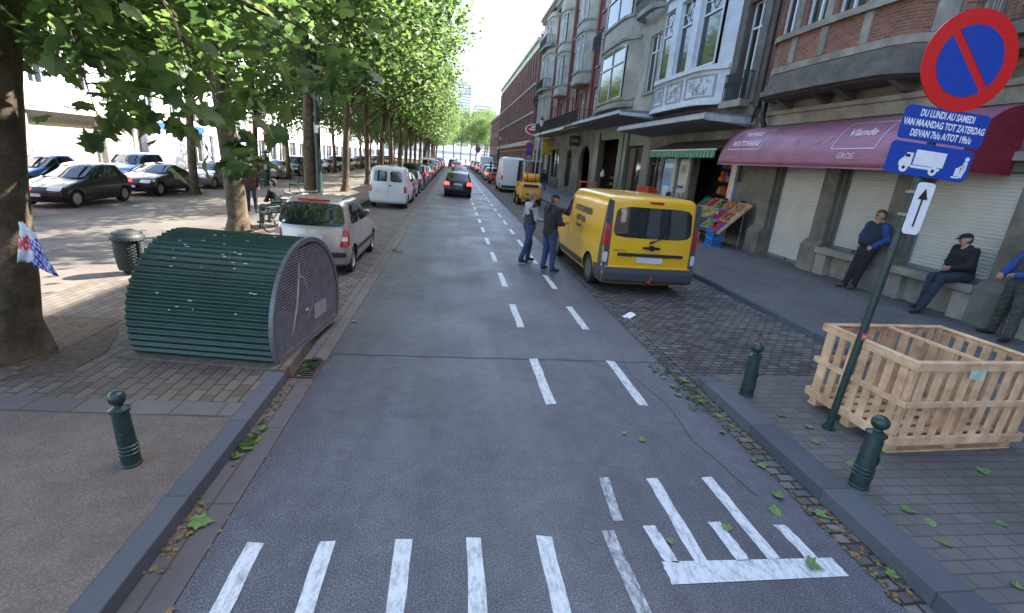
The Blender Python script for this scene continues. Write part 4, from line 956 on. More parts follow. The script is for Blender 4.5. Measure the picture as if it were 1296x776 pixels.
# ---- bicycle ----
def bicycle(loc, rz, lab, lean=0, group=None):
    t = thing('bicycle', lab, 'bicycle', loc, rz, group); t.rotation_euler = (lean, 0, rz)
    for cx in (-.52,.52):
        m = MB(); m.lathe([(.315,-.018),(.34,-.012),(.345,0),(.34,.012),(.315,.018),(.31,0),(.315,-.018)], 28, (cx,0,.345), 0, 'y'); wo = m.build('wheel', SK, t)
        m = MB(); m.lathe([(.03,-.04),(.03,.04)], 8, (cx,0,.345), 0, 'y')
        for j in range(16): a = math.pi*j/8; m.tube([(cx+.03*math.cos(a),0,.345+.03*math.sin(a)),(cx+.31*math.cos(a),0,.345+.31*math.sin(a))], .002, 3)
        m.build('spokes', SGR, wo)
    m = MB(); BB = (-.05,0,.3); ST = (-.2,0,.78); HT = (.36,0,.80); HB = (.42,0,.62)
    for a, b_ in ((BB,ST),(BB,HB),(ST,HT),(HT,HB),(ST,(-.52,.0,.345)),(BB,(-.52,0,.345)),(HB,(.52,0,.345))): m.tube([a,b_], .016, 6)
    m.build('frame', SK, t)
    m = MB(); m.tube([ST,(-.23,0,.92)], .014, 6); m.build('seat_post', SGR, t); m = MB(); m.prism([(-.36,.92),(-.1,.94),(-.06,.97),(-.34,.98)], -.06, .06, 'y'); m.build('saddle', SK, t, bevel=.015)
    m = MB(); m.tube([HT,(.33,0,.98)], .014, 6); m.tube([(.16,-.28,1.02),(.3,-.22,1.0),(.36,0,.98),(.3,.22,1.0),(.16,.28,1.02)], .012, 6); m.build('handlebar', SGR, t)
    m = MB(); m.lathe([(.09,-.05),(.09,-.04)], 14, (-.05,0,.3), 0, 'y'); m.beam((-.05,-.06,.3),(.08,-.06,.18),.02,.02); m.beam((-.05,.06,.3),(-.18,.06,.42),.02,.02); m.build('crankset', SGR, t)
    m = MB(); m.tube([(-.78,0,.72),(-.3,0,.74)], .01, 5); m.tube([(-.78,.05,.72),(-.52,.02,.36)], .008, 5); m.build('luggage_rack', SK, t)
bicycle((-4.62,14.1,.08), R(62), 'dark bicycle leaning behind the bench of the person in black', R(10))
bicycle((-4.45,15.6,.08), R(70), 'second dark bicycle standing behind the silver hatchback roof', R(-4))

# ---- drain grate, paper ----
t = thing('drain_grate', 'rusty iron drain grate in the left gutter at the corner of the shelter', 'drain', (-1.57,5.25,.008))
m = MB(); m.box(-.13,.13,-.24,.24,-.03,.001); m.build('pit', SK, t)
m = MB()
for a in ((-.13,-.11,-.24,.24),(.11,.13,-.24,.24),(-.11,.11,-.24,-.22),(-.11,.11,.22,.24)): m.box(*a,.0015,.012)
m.build('frame', mat('rusty_iron', (.10,.055,.035), .8, var=.4, scale=20), t)
for k in range(8): m = MB(); y = -.19+k*.053; m.box(-.108,.108,y,y+.025,.002,.011); m.build('bar', mat('grate_iron', (.05,.04,.036), .7) if k == 0 else bpy.data.materials['grate_iron'], t)
m = MB(); m.grid([[(x,y,.03*math.sin(x*14)*math.cos(y*11)+.035*(x+.12)**2*8) for x in np.linspace(-.14,.14,7)] for y in np.linspace(-.1,.1,6)])
o = m.build('crumpled_paper', mat('white_paper', (.7,.72,.74), .7), fix=False); o.location = (3.2,7.66,.035); o.rotation_euler = (.1,-.1,.5); o.scale = (.72,)*3; s = o.modifiers.new('t','SOLIDIFY'); s.thickness = .003
tag(o, 'crumpled white paper lying on the cobbles behind the yellow van', 'litter')

# ---------------- awnings ----------------
def butcher_awning():
    t = thing('purple_awning', 'long rounded purple awning with white lettering over the closed shutters', 'awning')
    y0, y1 = 8.25, 16.7; x0, z0, zt = 9.35, 2.98, 4.25
    def S(y, s):  # s 0 at the front lip, 1 at the wall: a quarter round
        a = s*math.pi/2; return (x0+(X-.02-x0)*(1-math.cos(a)), y, z0+(zt-z0)*math.sin(a))
    PUR = mat('awning_purple', (.27,.10,.155), .55, var=.2, scale=1.5, coat=.15)
    n = 10; step = (y1-y0)/n
    m = MB(); m.grid([[S(y0+(y1-y0)*i/40, s) for i in range(41)] for s in np.linspace(0,1,15)]); o = m.build('canopy', PUR, t, smooth=50, fix=False); sd = o.modifiers.new('t','SOLIDIFY'); sd.thickness = .012
    for y, nm in ((y0,'end_panel'),(y1,'end_panel')):
        m = MB(); m.add([(X-.02,y,z0)]+[S(y, s) for s in np.linspace(0,1,15)], [tuple(range(16))]); o = m.build(nm, mat('awning_end_red', (.20,.015,.03), .5) if y == y0 else bpy.data.materials['awning_end_red'], t, fix=False); sd = o.modifiers.new('t','SOLIDIFY'); sd.thickness = .01
    for y in (16.2,15.0,14.55,13.35,12.1,10.95,9.6):
        m = MB(); m.tube([tuple(np.array(S(y,s))+np.array((-.004,0,.004))) for s in np.linspace(0.02,.98,12)], .009, 4); m.build('seam', mat('awning_seam', (.09,.02,.04), .6) if y == 16.2 else bpy.data.materials['awning_seam'], t)
    m = MB(); m.box(x0-.02,x0+.02,y0,y1,z0-.035,z0); m.build('front_bar', PUR, t)
    WP = mat('awning_lettering', (.62,.50,.56), .6, var=.25, scale=12)
    def on(cy, cs, k=1.0): # text reads from the far end (high y) to the near end
        ln = math.pi/2*1.27
        def f(u, v):
            p = Vector(S(cy-u*k, cs+v/ln)); a = (cs+v/ln)*math.pi/2; return tuple(p+Vector((-math.cos(a),0,math.sin(a)))*.022)
        return f
    m = MB(); text_mb('TRIPERIE', .26, on(15.45,.53), m, xs=1.0, bold=.012); text_mb('MOUTONNERIE', .26, on(15.45,.34), m, xs=.80, bold=.012)
    def frame(cy, w, s0, s1):
        for s in (s0, s1):
            for i in range(10):
                a = on(cy, s); u0 = -w/2+w*i/10; m.add([a(u0,-.012),a(u0+w/10,-.012),a(u0+w/10,.012),a(u0,.012)], [(0,1,2,3)])
        for u in (-w/2, w/2):
            for i in range(6):
                sa, sb = s0+(s1-s0)*i/6, s0+(s1-s0)*(i+1)/6; m.add([on(cy,sa)(u-.012,0),on(cy,sa)(u+.012,0),on(cy,sb)(u+.012,0),on(cy,sb)(u-.012,0)], [(0,1,2,3)])
    frame(15.45, 1.75, .24, .63); frame(10.9, 1.3, .22, .62)
    text_mb('Viande', .3, on(10.9,.44), m, bold=.008); text_mb('GROS', .2, on(11.0,.13), m)
    m.build('lettering', WP, t, fix=False)
    m = MB(); text_mb('L', .5, on(14.0,.42), m); text_mb('a', .4, on(13.0,.36), m); text_mb('D', .5, on(12.2,.38), m); text_mb('r', .4, on(11.75,.36), m)
    m.build('faded_lettering', mat('faded_awning_lettering', (.36,.16,.23), .6, var=.3, scale=20), t, fix=False)
    m = MB()
    for i in range(7): a = on(15.9-i*1.05, .1); m.add([a(-.4,-.01),a(.4,-.01),a(.4,.01),a(-.4,.01)], [(0,1,2,3)])
    m.build('faded_line', bpy.data.materials['faded_awning_lettering'], t, fix=False)
butcher_awning()
t = thing('green_awning', 'dark awning with green and white striped valance over the fruit shop', 'awning')
m = MB(); m.add([(9.45,17.15,3.48),(9.45,23.2,3.48),(X,23.2,3.95),(X,17.15,3.95)], [(0,1,2,3)]); o = m.build('cloth', mat('awning_olive', (.055,.05,.03), .8, var=.3), t, fix=False); s = o.modifiers.new('t','SOLIDIFY'); s.thickness = .02
m = MB(); n = 44
for i in range(n):
    a, b_ = 17.15+6.05*i/n, 17.15+6.05*(i+1)/n; o1 = .012*(i % 2); m.add([(9.44-o1,a,3.47),(9.44-o1,b_,3.47),(9.42-o1,b_,3.20),(9.42-o1,(a+b_)/2,3.17),(9.42-o1,a,3.20)], [(0,1,2,3,4)], i % 2)
m.build('valance', [mat('valance_green', (.03,.17,.10), .7), mat('valance_pale', (.16,.30,.22), .7)], t, fix=False)
m = MB(); m.tube([(9.45,17.15,3.48),(9.45,23.2,3.48)], .03, 6); m.build('front_bar', M['white_frame'], t)

# ---------------- fruit stall ----------------
t = thing('fruit_stand', 'sloping wooden stand carrying the trays of fruit in front of the shop', 'stall', (0,0,.12))
m = MB(); m.prism([(9.28,.50),(9.36,.46),(10.42,1.52),(10.34,1.58)], 15.72, 15.76, 'y'); m.build('end_board', PINE, t)
m = MB(); m.prism([(9.32,.46),(9.36,.42),(10.4,1.46),(10.36,1.5)], 15.77, 18.9, 'y'); m.build('sloping_board', M['wood_brown'], t)
for y in (15.95,17.3,18.7):
    m = MB(); m.tube([(9.5,y,0),(9.5,y,.58)], .018, 6); m.tube([(10.3,y,0),(10.3,y,1.38)], .018, 6); m.tube([(9.5,y,.3),(10.3,y,.3)], .018, 6); m.build('trestle', SGR, t)
m = MB(); m.tube([(9.5,15.95,.3),(9.5,18.7,.3)], .018, 6); m.build('cross_bar', SGR, t)
fruit_cols = {'strawberries': (.55,.02,.03), 'green apples': (.25,.38,.04), 'oranges': (.75,.24,.02), 'yellow plums': (.6,.42,.05), 'red peppers': (.5,.03,.015), 'grapes': (.10,.02,.05), 'limes': (.1,.25,.03), 'peaches': (.65,.28,.12)}
ico = None
def ball(mb, c, r, m=0):
    vs = []
    for a in (-60,-20,20,60):
        for j in range(6): vs.append((c[0]+r*math.cos(R(a))*math.cos(j*math.pi/3+a), c[1]+r*math.cos(R(a))*math.sin(j*math.pi/3+a), c[2]+r*math.sin(R(a))))
    n = len(vs); vs += [(c[0],c[1],c[2]-r),(c[0],c[1],c[2]+r)]
    fs = [(i*6+j, i*6+(j+1)%6, (i+1)*6+(j+1)%6, (i+1)*6+j) for i in range(3) for j in range(6)]+[(n,(j+1)%6,j) for j in range(6)]+[(n+1,18+j,18+(j+1)%6) for j in range(6)]
    mb.add(vs, fs, m)
kinds = ['strawberries','red peppers','peaches','green apples','strawberries','oranges','grapes','yellow plums','limes','oranges','green apples','red peppers','yellow plums','strawberries','limes']
posn = ['front','middle','top']; ordn = ['first','second','third','fourth','fifth']
fm = {k: mat(k.replace(' ','_'), c, .35, var=.35, scale=18) for k, c in fruit_cols.items()}
BLUE = mat('blue_plastic', (.02,.16,.5), .4, var=.15)
for c in range(5):
    for r in range(3):
        k = kinds[(c*3+r) % len(kinds)]; yy = 15.8+c*.60; s0 = r*.48
        t = thing('fruit_tray', f'tray of {k}, {ordn[c]} column from the near end, {posn[r]} row of the sloping stand', 'fruit tray', (9.36+s0*.707,yy,.12+.52+s0*.707), 0, 'fruit trays on the sloping stand')
        t.rotation_euler = (0, R(-45), 0)
        m = MB(); m.box(0,.46,0,.56,0,.012); m.box(0,.46,0,.012,.013,.09); m.box(0,.46,.548,.56,.013,.09); m.box(0,.012,.013,.547,.013,.09); m.box(.448,.46,.013,.547,.013,.09); m.build('tray', BLUE if (c+r) % 3 == 0 or c in (1,) else PINE, t)
        m = MB(); rr = random.Random(c*7+r); sz = .040
        for i in range(6):
            for j in range(8):
                if rr.random() < .9: ball(m, (.05+i*.071+rr.uniform(-.015,.015), .045+j*.067+rr.uniform(-.015,.015), .07+rr.uniform(-.03,.035)), sz*rr.uniform(.75,1.15), 1 if rr.random() < .22 else 0)
        tag(m.build('fruit', [fm[k], fm[rr.choice(list(fm))]], t, smooth=60), kind='stuff')
        if (c+r) % 2 == 0: m = MB(); m.box(.46,.475,.10,.46,.03,.19) if r == 2 else m.box(.2,.30,.40,.41,.05,.17); m.build('price_card', M['white_frame'] if (c % 2) else SK, t)
def crate(loc, rz, lab, col, group=None, w=.6, d=.4, h=.28, cat='crate'):
    t = thing('plastic_crate', lab, cat, loc, rz, group)
    m = MB(); m.box(-w/2,w/2,-d/2,d/2,0,.02)
    for z0, z1 in ((.02,.06),(.09,.12),(.15,.18),(h-.06,h)):
        m.box(-w/2,w/2,-d/2,-d/2+.015,z0,z1); m.box(-w/2,w/2,d/2-.015,d/2,z0,z1); m.box(-w/2,-w/2+.015,-d/2+.016,d/2-.016,z0,z1); m.box(w/2-.015,w/2,-d/2+.016,d/2-.016,z0,z1)
    for x in (-w/2+.001,-w/6,w/6,w/2-.031):
        for y in (-d/2+.001,d/2-.014): m.box(x,x+.03,y,y+.013,.021,h-.061)
    m.build('body', col, t)
    return t
for i, nm in enumerate(('lower','upper')): crate((9.45,16.15,.12+i*.285), R(90), f'blue plastic crate under the near end of the fruit stand, {nm} of its stack', BLUE, 'blue crates under the stand', .5, .36)
REDP = mat('red_plastic', (.50,.035,.02), .45, var=.2)
for i in range(5):
    for j in range(2): crate((9.2,22.0+j*.75,.12+.65+i*.285-.36), R(90), f'red plastic crate of the stack in front of the posters, {("lowest","second","third","fourth","topmost")[i]} in the {("near","far")[j]} pile', REDP, 'red crates by the fruit shop', .7, .45)
m = MB(); m.box(-.4,.4,-.8,.8,0,.04); 
t = thing('display_table', 'low table under the stacked red crates', 'table', (9.2,22.3,.12)); m = MB(); m.box(-.35,.35,-.8,.8,.36,.405); m.build('top', M['wood_brown'], t)
for x, y in ((-.3,-.75),(.3,-.75),(-.3,.75),(.3,.75)): m = MB(); m.box(x-.02,x+.02,y-.02,y+.02,0,.36); m.build('leg', SGR, t)
ORP = mat('orange_plastic', (.70,.13,.03), .45, var=.2)
for i in range(2): crate((8.6,30.6+i*.02,.12+i*.74), R(85), f'large pallet box with orange lid outside the grocery, {("lower","upper")[i]} one', ORP if i else M['white_frame'], 'pallet boxes outside the grocery', 1.2, 1.0, .72, 'pallet box')
m = MB(); m.lathe([(0,0),(.12,.02),(.16,.15),(.12,.3),(.04,.42),(.06,.5),(0,.5)], 12); o = m.build('white_bag', M['white_frame'], smooth=50); o.location = (X-.4,32.9,1.9); tag(o, 'white carrier bag hanging in the dark grocery doorway', 'bag')
sv_ = thing('shop_shelves', 'shelves of coloured goods deep inside the fruit shop', 'shelf', (X+1.2,17.9,.12)); rr = random.Random(8)
for zz in (0,.55,1.1,1.65,2.2,2.75):
    m = MB(); m.box(0,.5,0,3.0,zz,zz+.04); m.build('shelf_board', M['wood_brown'], sv_)
    m = MB(); yy = .04
    while yy < 2.85: wv = rr.uniform(.08,.26); m.box(.05,.4,yy,yy+wv-.02,zz+.041,zz+.04+rr.uniform(.15,.42),rr.randrange(5)); yy += wv
    tag(m.build('goods', [fm['oranges'],fm['limes'],BLUE,M['white_frame'],fm['strawberries']], sv_), kind='stuff')
t = thing('banana_stand', 'yellow fruit boxes stacked inside the dark grocery doorway', 'fruit display', (X+.6,33.0,.12))
for i in range(5): m = MB(); m.box(-.3,.3,-.7,.7,i*.42,i*.42+.03); m.build('shelf', M['wood_brown'], t); m = MB(); rr = random.Random(i); [ball(m, (rr.uniform(-.25,.2), -.6+j*.13, i*.42+.11), .08) for j in range(10)]; tag(m.build('fruit', fm[('yellow plums','oranges','limes','yellow plums','peaches')[i]], t), kind='stuff')

# ---------------- vehicles ----------------
TYRE = mat('tyre', (.018,.018,.019), .85, var=.2, scale=20); RIM = mat('alloy', (.42,.43,.45), .35, metal=.8, var=.1); HUBCAP = mat('steel_wheel', (.13,.135,.14), .5, metal=.4, var=.2)
BLK = mat('black_plastic', (.022,.023,.025), .55, var=.15, scale=10); GREYP = mat('dark_grey_plastic', (.055,.060,.072), .6, var=.15, scale=10)
CARGLASS = mat('car_glass', (.012,.016,.018), .04, var=0, spec=1.0)
TAIL = mat('tail_lamp_red', (.42,.008,.01), .18, var=.2, scale=30, coat=.6); TAILON = mat('tail_lamp_lit', (.6,.01,.01), .2, var=0, emit=((1,.03,.03), 2.2))
CLEAR = mat('clear_lamp', (.6,.6,.62), .12, var=.1, scale=30, coat=.6); PLATE = mat('plate', (.62,.60,.62), .5, var=.1, scale=9); CHROME = mat('chrome', (.6,.6,.62), .15, metal=1, var=0)
def paintm(name, col, metal=.25, rough=.32): return mat(name, col, rough, metal=metal, var=.06, scale=3, coat=.6)
PAINTS = {k: paintm('paint_'+k, c, mt) for k, (c, mt) in dict(champagne=((.45,.395,.35),.4), white=((.62,.62,.62),0), black=((.006,.006,.007),.1), silver=((.36,.37,.38),.6), darkgrey=((.06,.065,.07),.5), navy=((.015,.03,.09),.3), blue=((.03,.14,.36),.3),
    red=((.35,.02,.02),.1), green=((.03,.08,.05),.3), greygreen=((.25,.29,.25),.4), yellow=((.80,.44,.012),0), beige=((.35,.32,.27),.4)).items()}
class Car:
    def __init__(s, keys, rx=.16, rend=.30, bul=.10, fbul=.22, ftap=.06, rtap=.02):
        s.k = keys; s.rx, s.rend, s.bul, s.fbul, s.ftap, s.rtap = rx, rend, bul, fbul, ftap, rtap
        s.z0, s.z1 = keys[0][0], keys[-1][0]
    def lv(s, z):
        k = s.k
        for a, b in zip(k, k[1:]):
            if a[0] <= z <= b[0]:
                t = (z-a[0])/(b[0]-a[0]) if b[0] > a[0] else 0; return tuple(a[i]+(b[i]-a[i])*t for i in (1,2,3))
        return (k[0] if z < k[0][0] else k[-1])[1:]
    def half(s, y, z):
        yr, yf, w = s.lv(z); m = (yr+yf)/2; t = (y-m)/((yf-yr)/2+1e-6)
        w = w*(1-(s.ftap if t > 0 else s.rtap)*abs(t)**2.5)
        def c(d): return 1 if d >= s.rend else math.sqrt(max(0, 1-(1-max(0, d)/s.rend)**2))
        return max(.01, w-min(s.rx, w*.4)*(2-c(y-(yr+s.bul))-c((yf-s.fbul)-y)))
    def rear(s, x, z): yr, yf, w = s.lv(z); return yr+s.bul*min(1, abs(x)/w)**2.2
    def front(s, x, z): yr, yf, w = s.lv(z); return yf-s.fbul*min(1, abs(x)/w)**2.2
    def ring(s, z, n1=18, n2=9):
        yr, yf, w = s.lv(z); pts = []; ya, yb = yr+s.bul, yf-s.fbul
        tt = [0,.04,.1,.2,.35]+list(np.linspace(.5,1,4)); L = min(s.rend, (yb-ya)/2)
        ys = [ya+L*t for t in tt]+list(np.linspace(ya+L, yb-L, n1))[1:-1]+[yb-L*t for t in tt[::-1]]
        xr = s.half(ya, z); xf = s.half(yb, z)
        for y in ys: pts.append((s.half(y, z), y, z))
        for t in np.linspace(1,-1,n2+2)[1:-1]: x = xf*t; pts.append((x, yb+(s.fbul)*(1-abs(t)**2.2), z))
        for y in ys[::-1]: pts.append((-s.half(y, z), y, z))
        for t in np.linspace(-1,1,n2+2)[1:-1]: x = xr*t; pts.append((x, ya-(s.bul)*(1-abs(t)**2.2), z))
        return pts
    def body(s, wheels, wr, cut=True):
        zs = []
        for a, b in zip(s.k, s.k[1:]):
            n = max(1, int((b[0]-a[0])/.05)); zs += [a[0]+(b[0]-a[0])*i/n for i in range(n)]
        zs.append(s.z1); m = MB(); rows = [s.ring(z) for z in zs]; m.grid(rows, close=True); n = len(rows[0])
        m.f.append(tuple(range(n))[::-1]); m.m.append(1); base = (len(rows)-1)*n; m.f.append(tuple(base+i for i in range(n))); m.m.append(0)
        return m
    def side_patch(s, quad, sgn, off=.004, mb=None, m=0, p=4.5, K=5, N=32):
        """rounded patch lying on the flank; quad = 4 (y, z) corners"""
        return s._patch(quad, lambda y, z: (sgn*(s.half(y, z)+off), y, z), mb, m, p, K, N)
    def rear_patch(s, quad, off=.004, mb=None, m=0, p=4.5, K=5, N=32):
        return s._patch(quad, lambda x, z: (x, s.rear(x, z)-off, z), mb, m, p, K, N)
    def front_patch(s, quad, off=.004, mb=None, m=0, p=4.5, K=5, N=32):
        return s._patch(quad, lambda x, z: (x, s.front(x, z)+off, z), mb, m, p, K, N)
    def _patch(s, q, fn, mb, m, p, K, N):
        mb = mb or MB(); base = len(mb.v)
        def bil(u, v):
            u = (u+1)/2; v = (v+1)/2
            return tuple((q[0][i]*(1-u)*(1-v)+q[1][i]*u*(1-v)+q[2][i]*u*v+q[3][i]*(1-u)*v) for i in (0,1))
        mb.v.append(fn(*bil(0,0)))
        for k in range(1, K+1):
            for j in range(N):
                a = 2*math.pi*j/N; c, d = math.cos(a), math.sin(a); r = (abs(c)**p+abs(d)**p)**(-1/p)*k/K
                mb.v.append(fn(*bil(c*r, d*r)))
        for j in range(N): mb.f.append((base, base+1+j, base+1+(j+1)%N)); mb.m.append(m)
        for k in range(K-1):
            for j in range(N):
                a = base+1+k*N; mb.f.append((a+j, a+N+j, a+N+(j+1)%N, a+(j+1)%N)); mb.m.append(m)
        return mb
def boolean_wells(o, wheels, wr, w):
    cm = MB()
    for y in wheels:
        for sg in (-1, 1): cm.lathe([(wr,-.17),(wr,.17)], 28, (sg*(w-.05),y,wr/1.13), 1, 'x')
    c = cm.build('cutter', [BLK, BLK])
    md = o.modifiers.new('b', 'BOOLEAN'); md.operation = 'DIFFERENCE'; md.object = c; md.solver = 'EXACT'
    dg = bpy.context.evaluated_depsgraph_get(); dg.update(); me = bpy.data.meshes.new_from_object(o.evaluated_get(dg), depsgraph=dg)
    o.modifiers.clear(); old = o.data; o.data = me; me.name = 'body'; bpy.data.objects.remove(c); bpy.data.meshes.remove(old)
    me.polygons.foreach_set('use_smooth', [True]*len(me.polygons)); me.set_sharp_from_angle(angle=R(32)); me.update()
def wheel(parent, x, y, r, wd=.19, rim=RIM, spokes=5):
    sg = 1 if x > 0 else -1
    m = MB(); m.lathe([(r*.62,-wd/2),(r*.93,-wd/2),(r,-wd/2+.03),(r,wd/2-.03),(r*.93,wd/2),(r*.62,wd/2),(r*.62,-wd/2)], 28, (x,y,r), 0, 'x'); t = m.build('wheel', TYRE, parent, smooth=40)
    m = MB(); xo = x+sg*(wd/2-.02); m.lathe([(r*.66,xo-.02),(r*.66,xo+.01),(r*.60,xo+.012),(r*.55,xo-.03*sg)], 28, (0,y,r), 0, 'x')
    m.lathe([(0,xo-.05*sg),(r*.56,xo-.05*sg)], 20, (0,y,r), 1, 'x')
    for k in range(spokes):
        a = 2*math.pi*k/spokes+.3; m.beam((xo,y+r*.08*math.cos(a),r+r*.08*math.sin(a)),(xo-.005*sg,y+r*.6*math.cos(a),r+r*.6*math.sin(a)),r*.2,.02,0,(1,0,0))
    m.lathe([(0,xo-.03),(r*.16,xo-.03),(r*.16,xo+.008),(0,xo+.012)], 14, (0,y,r), 0, 'x'); m.build('rim', [rim, BLK], t, smooth=35)
def seam(car, mb, pts, sgn, w=.006):
    for (a, b) in zip(pts, pts[1:]):
        n = 6
        for i in range(n):
            p = [a[j]+(b[j]-a[j])*i/n for j in (0,1)]; q_ = [a[j]+(b[j]-a[j])*(i+1)/n for j in (0,1)]
            dx, dz = q_[0]-p[0], q_[1]-p[1]; l = math.hypot(dx, dz)+1e-9; nx, nz = -dz/l*w, dx/l*w
            f = lambda y, z: (sgn*(car.half(y, z)+.0025), y, z)
            mb.add([f(p[0]-nx,p[1]-nz), f(p[0]+nx,p[1]+nz), f(q_[0]+nx,q_[1]+nz), f(q_[0]-nx,q_[1]-nz)], [(0,1,2,3)])
def mirror_glass(parent, car, y, z, col):
    for sg in (-1, 1):
        x = car.half(y, z); m = MB(); m.lathe([(0,-.09),(.055,-.085),(.075,-.04),(.078,.03),(.05,.07),(0,.085)], 14, (0,0,0), 0, 'x')
        m.tube([(-sg*.06,.02,-.02),(-sg*.16,.03,-.05)], .022, 6); o = m.build('side_mirror', col, parent, smooth=50); o.location = (sg*(x+.12), y, z); o.scale = (1,.75,1)
        g = MB(); g.lathe([(0,-.004),(.06,-.004),(.06,0),(0,0)], 16, (0,0,0), 0, 'y'); gm = g.build('mirror_glass', CARGLASS, o); gm.location = (0,-.078,0); gm.scale = (1.2,1,.8)
def make_vehicle(name, label, cat, car, paint, wheels, wr, side_w, rear_w, front_w, tail, doors=(), extra=None, brake=False, plate=(0,.62), bump=(.28,.5), rim=RIM, plate_w=.26, bump_m=None, strip=True, handle_z=.85, wiper=True, arch=True, head=None, grille=None):
    t = thing(name, label, cat)
    w = max(k[3] for k in car.k)
    b = car.body(wheels, wr).build('body', [paint, BLK], t)
    if arch: boolean_wells(b, wheels, wr*1.13, w)
    for y in wheels:
        for sg in (-1, 1): wheel(t, sg*(w-.13), y, wr, rim=rim)
    m = MB(); m.box(-w+.12,w-.12,wheels[0]-.25,wheels[1]+.25,.2,car.z0+.12); m.build('underbody', BLK, t)
    for q_ in side_w:
        for sg in (-1, 1): car.side_patch(q_, sg, p=7).build('side_window', CARGLASS, t, smooth=60)
    for q_ in rear_w: car.rear_patch(q_, p=7).build('rear_window', CARGLASS, t, smooth=60)
    if front_w: car.front_patch(front_w, p=7).build('windscreen', CARGLASS, t, smooth=60)
    for kind, q_, mt in tail:
        for sg in (-1, 1):
            if kind == 's': o = car.side_patch(q_, sg, off=.007, p=8)
            else: o = car.rear_patch([(sg*a, c) for a, c in q_], off=.007, p=8)
            o.build('tail_lamp', (TAILON if brake and mt is TAIL else mt), t, smooth=60)
    for pts in doors:
        m = MB(); seam(car, m, pts, 1); m.build('door_seam', BLK, t, fix=False); m = MB(); seam(car, m, pts, -1); m.build('door_seam', BLK, t, fix=False)
    if plate:
        y = car.rear(plate[0], plate[1]); m = MB(); rrect(m, plate[0]-plate_w,plate[0]+plate_w,plate[1]-.055,plate[1]+.055,y-.022,y-.004,.012); m.build('number_plate', PLATE, t)
        yf = car.front(0,.45); m = MB(); rrect(m, -.26,.26,.4,.5,yf+.004,yf+.02,.012); m.build('number_plate', PLATE, t)
    if bump and strip:
        W = w*.93
        for fn in (car.rear_patch, car.front_patch):
            n = 10; z0, z1 = bump
            o = fn([(-W,z0),(W,z0),(W,z1),(-W,z1)], off=.012, p=20); o.build('bumper_strip', bump_m or BLK, t, smooth=60)
    hd = head or ((w*.45,.62),(w*.88,.60),(w*.9,.74),(w*.5,.74))
    for sg in (-1, 1): car.front_patch([(sg*a, c) for a, c in hd], off=.008, p=6).build('headlight', CLEAR, t, smooth=60)
    g = grille or (.4,.52,.62); car.front_patch([(-g[0],g[1]),(g[0],g[1]),(g[0],g[2]),(-g[0],g[2])], off=.006, p=10).build('grille', BLK, t, smooth=60)
    if wiper and rear_w:
        q_ = rear_w[0]; z = q_[0][1]+.04; m = MB(); a = (.0, car.rear(0,z)-.02, z); b_ = (q_[1][0]*.55, car.rear(q_[1][0]*.55,z+.06)-.018, z+.07); m.tube([a, b_], .009, 5); m.lathe([(0,-.03),(.02,-.03),(.02,.0)], 10, a, 0, 'y'); m.build('wiper', BLK, t)
    return t
# family hatchback
def hatch_keys(L=4.1, W=.86, H=1.46, rake=.42, hood=1.15, nose=0):
    r, f = -L/2, L/2
    return [(.20,r+.12,f-.12,W*.93),(.27,r+.03,f-.03,W*.97),(.45,r,f,W),(.60,r+.02,f-.01,W),(.72,r+.04,f-.10,W*.995),(.80,r+.05,f-.38,W*.985),(.88,r+.07,f-.75,W*.965),(.96,r+.10,f-hood,W*.945),
        (1.02,r+.15,f-hood-.12,W*.92),(1.15,r+.15+rake*.3,f-hood-.40,W*.865),(H-.14,r+.15+rake*.72,f-hood-.84,W*.79),(H-.07,r+.16+rake*.86,f-hood-1.03,W*.755),(H-.025,r+.24+rake*1.05,f-hood-1.22,W*.67),(H-.005,r+.45+rake*1.2,f-hood-1.5,W*.5),(H,r+.9+rake,f-hood-1.9,W*.3)]
def make_hatch(label, paint, L=4.1, W=.86, H=1.46, rake=.42, brake=False, kind='hatchback', taillow=False):
    k = hatch_keys(L, W, H, rake); c = Car(k); r, f = -L/2, L/2
    zb, zt = 1.0, H-.11
    sw = [((r+.62,zb+.02),(r+1.62,zb),(r+1.62,zt),(r+.62+rake*.75,zt-.02)),((r+1.70,zb),(f-1.22,zb-.01),(f-1.98,zt),(r+1.70,zt))]
    rw = [((-W*.78,zb+.0),(W*.78,zb),(W*.66,zt-.0),(-W*.66,zt))]
    fw = ((-W*.84,zb+.0),(W*.84,zb),(W*.68,zt),(-W*.68,zt))
    tl = [('r',((W*.60,.74),(W*.93,.74),(W*.9,.93),(W*.66,.93)),TAIL),('s',((r+.16,.74),(r+.42,.78),(r+.30,.93),(r+.20,.93)),TAIL)]
    doors = [[(r+1.66,.3),(r+1.66,zb),(r+1.66,zt)],[(f-1.12,.3),(f-1.15,zb-.02)],[(r+.95,.75),(r+.80,zb-.02)]]
    return make_vehicle('parked_car', label, 'car', c, paint, (r+.72,f-.80), .31, sw, rw, fw, tl, doors, brake=brake, plate=(0,.80 if not taillow else .5), bump=(.42,.50))
def sedan_keys(L=4.5, W=.88, H=1.43):
    r, f = -L/2, L/2
    return [(.20,r+.12,f-.12,W*.93),(.28,r+.03,f-.03,W*.97),(.45,r,f,W),(.60,r+.01,f-.01,W),(.72,r+.03,f-.12,W*.995),(.82,r+.06,f-.45,W*.985),(.90,r+.12,f-.85,W*.965),(.95,r+.30,f-1.2,W*.95),(.985,r+.62,f-1.32,W*.93),
        (1.12,r+.92,f-1.62,W*.875),(H-.14,r+1.38,f-2.05,W*.78),(H-.07,r+1.56,f-2.25,W*.74),(H-.025,r+1.75,f-2.45,W*.66),(H,r+2.1,f-2.65,W*.35)]
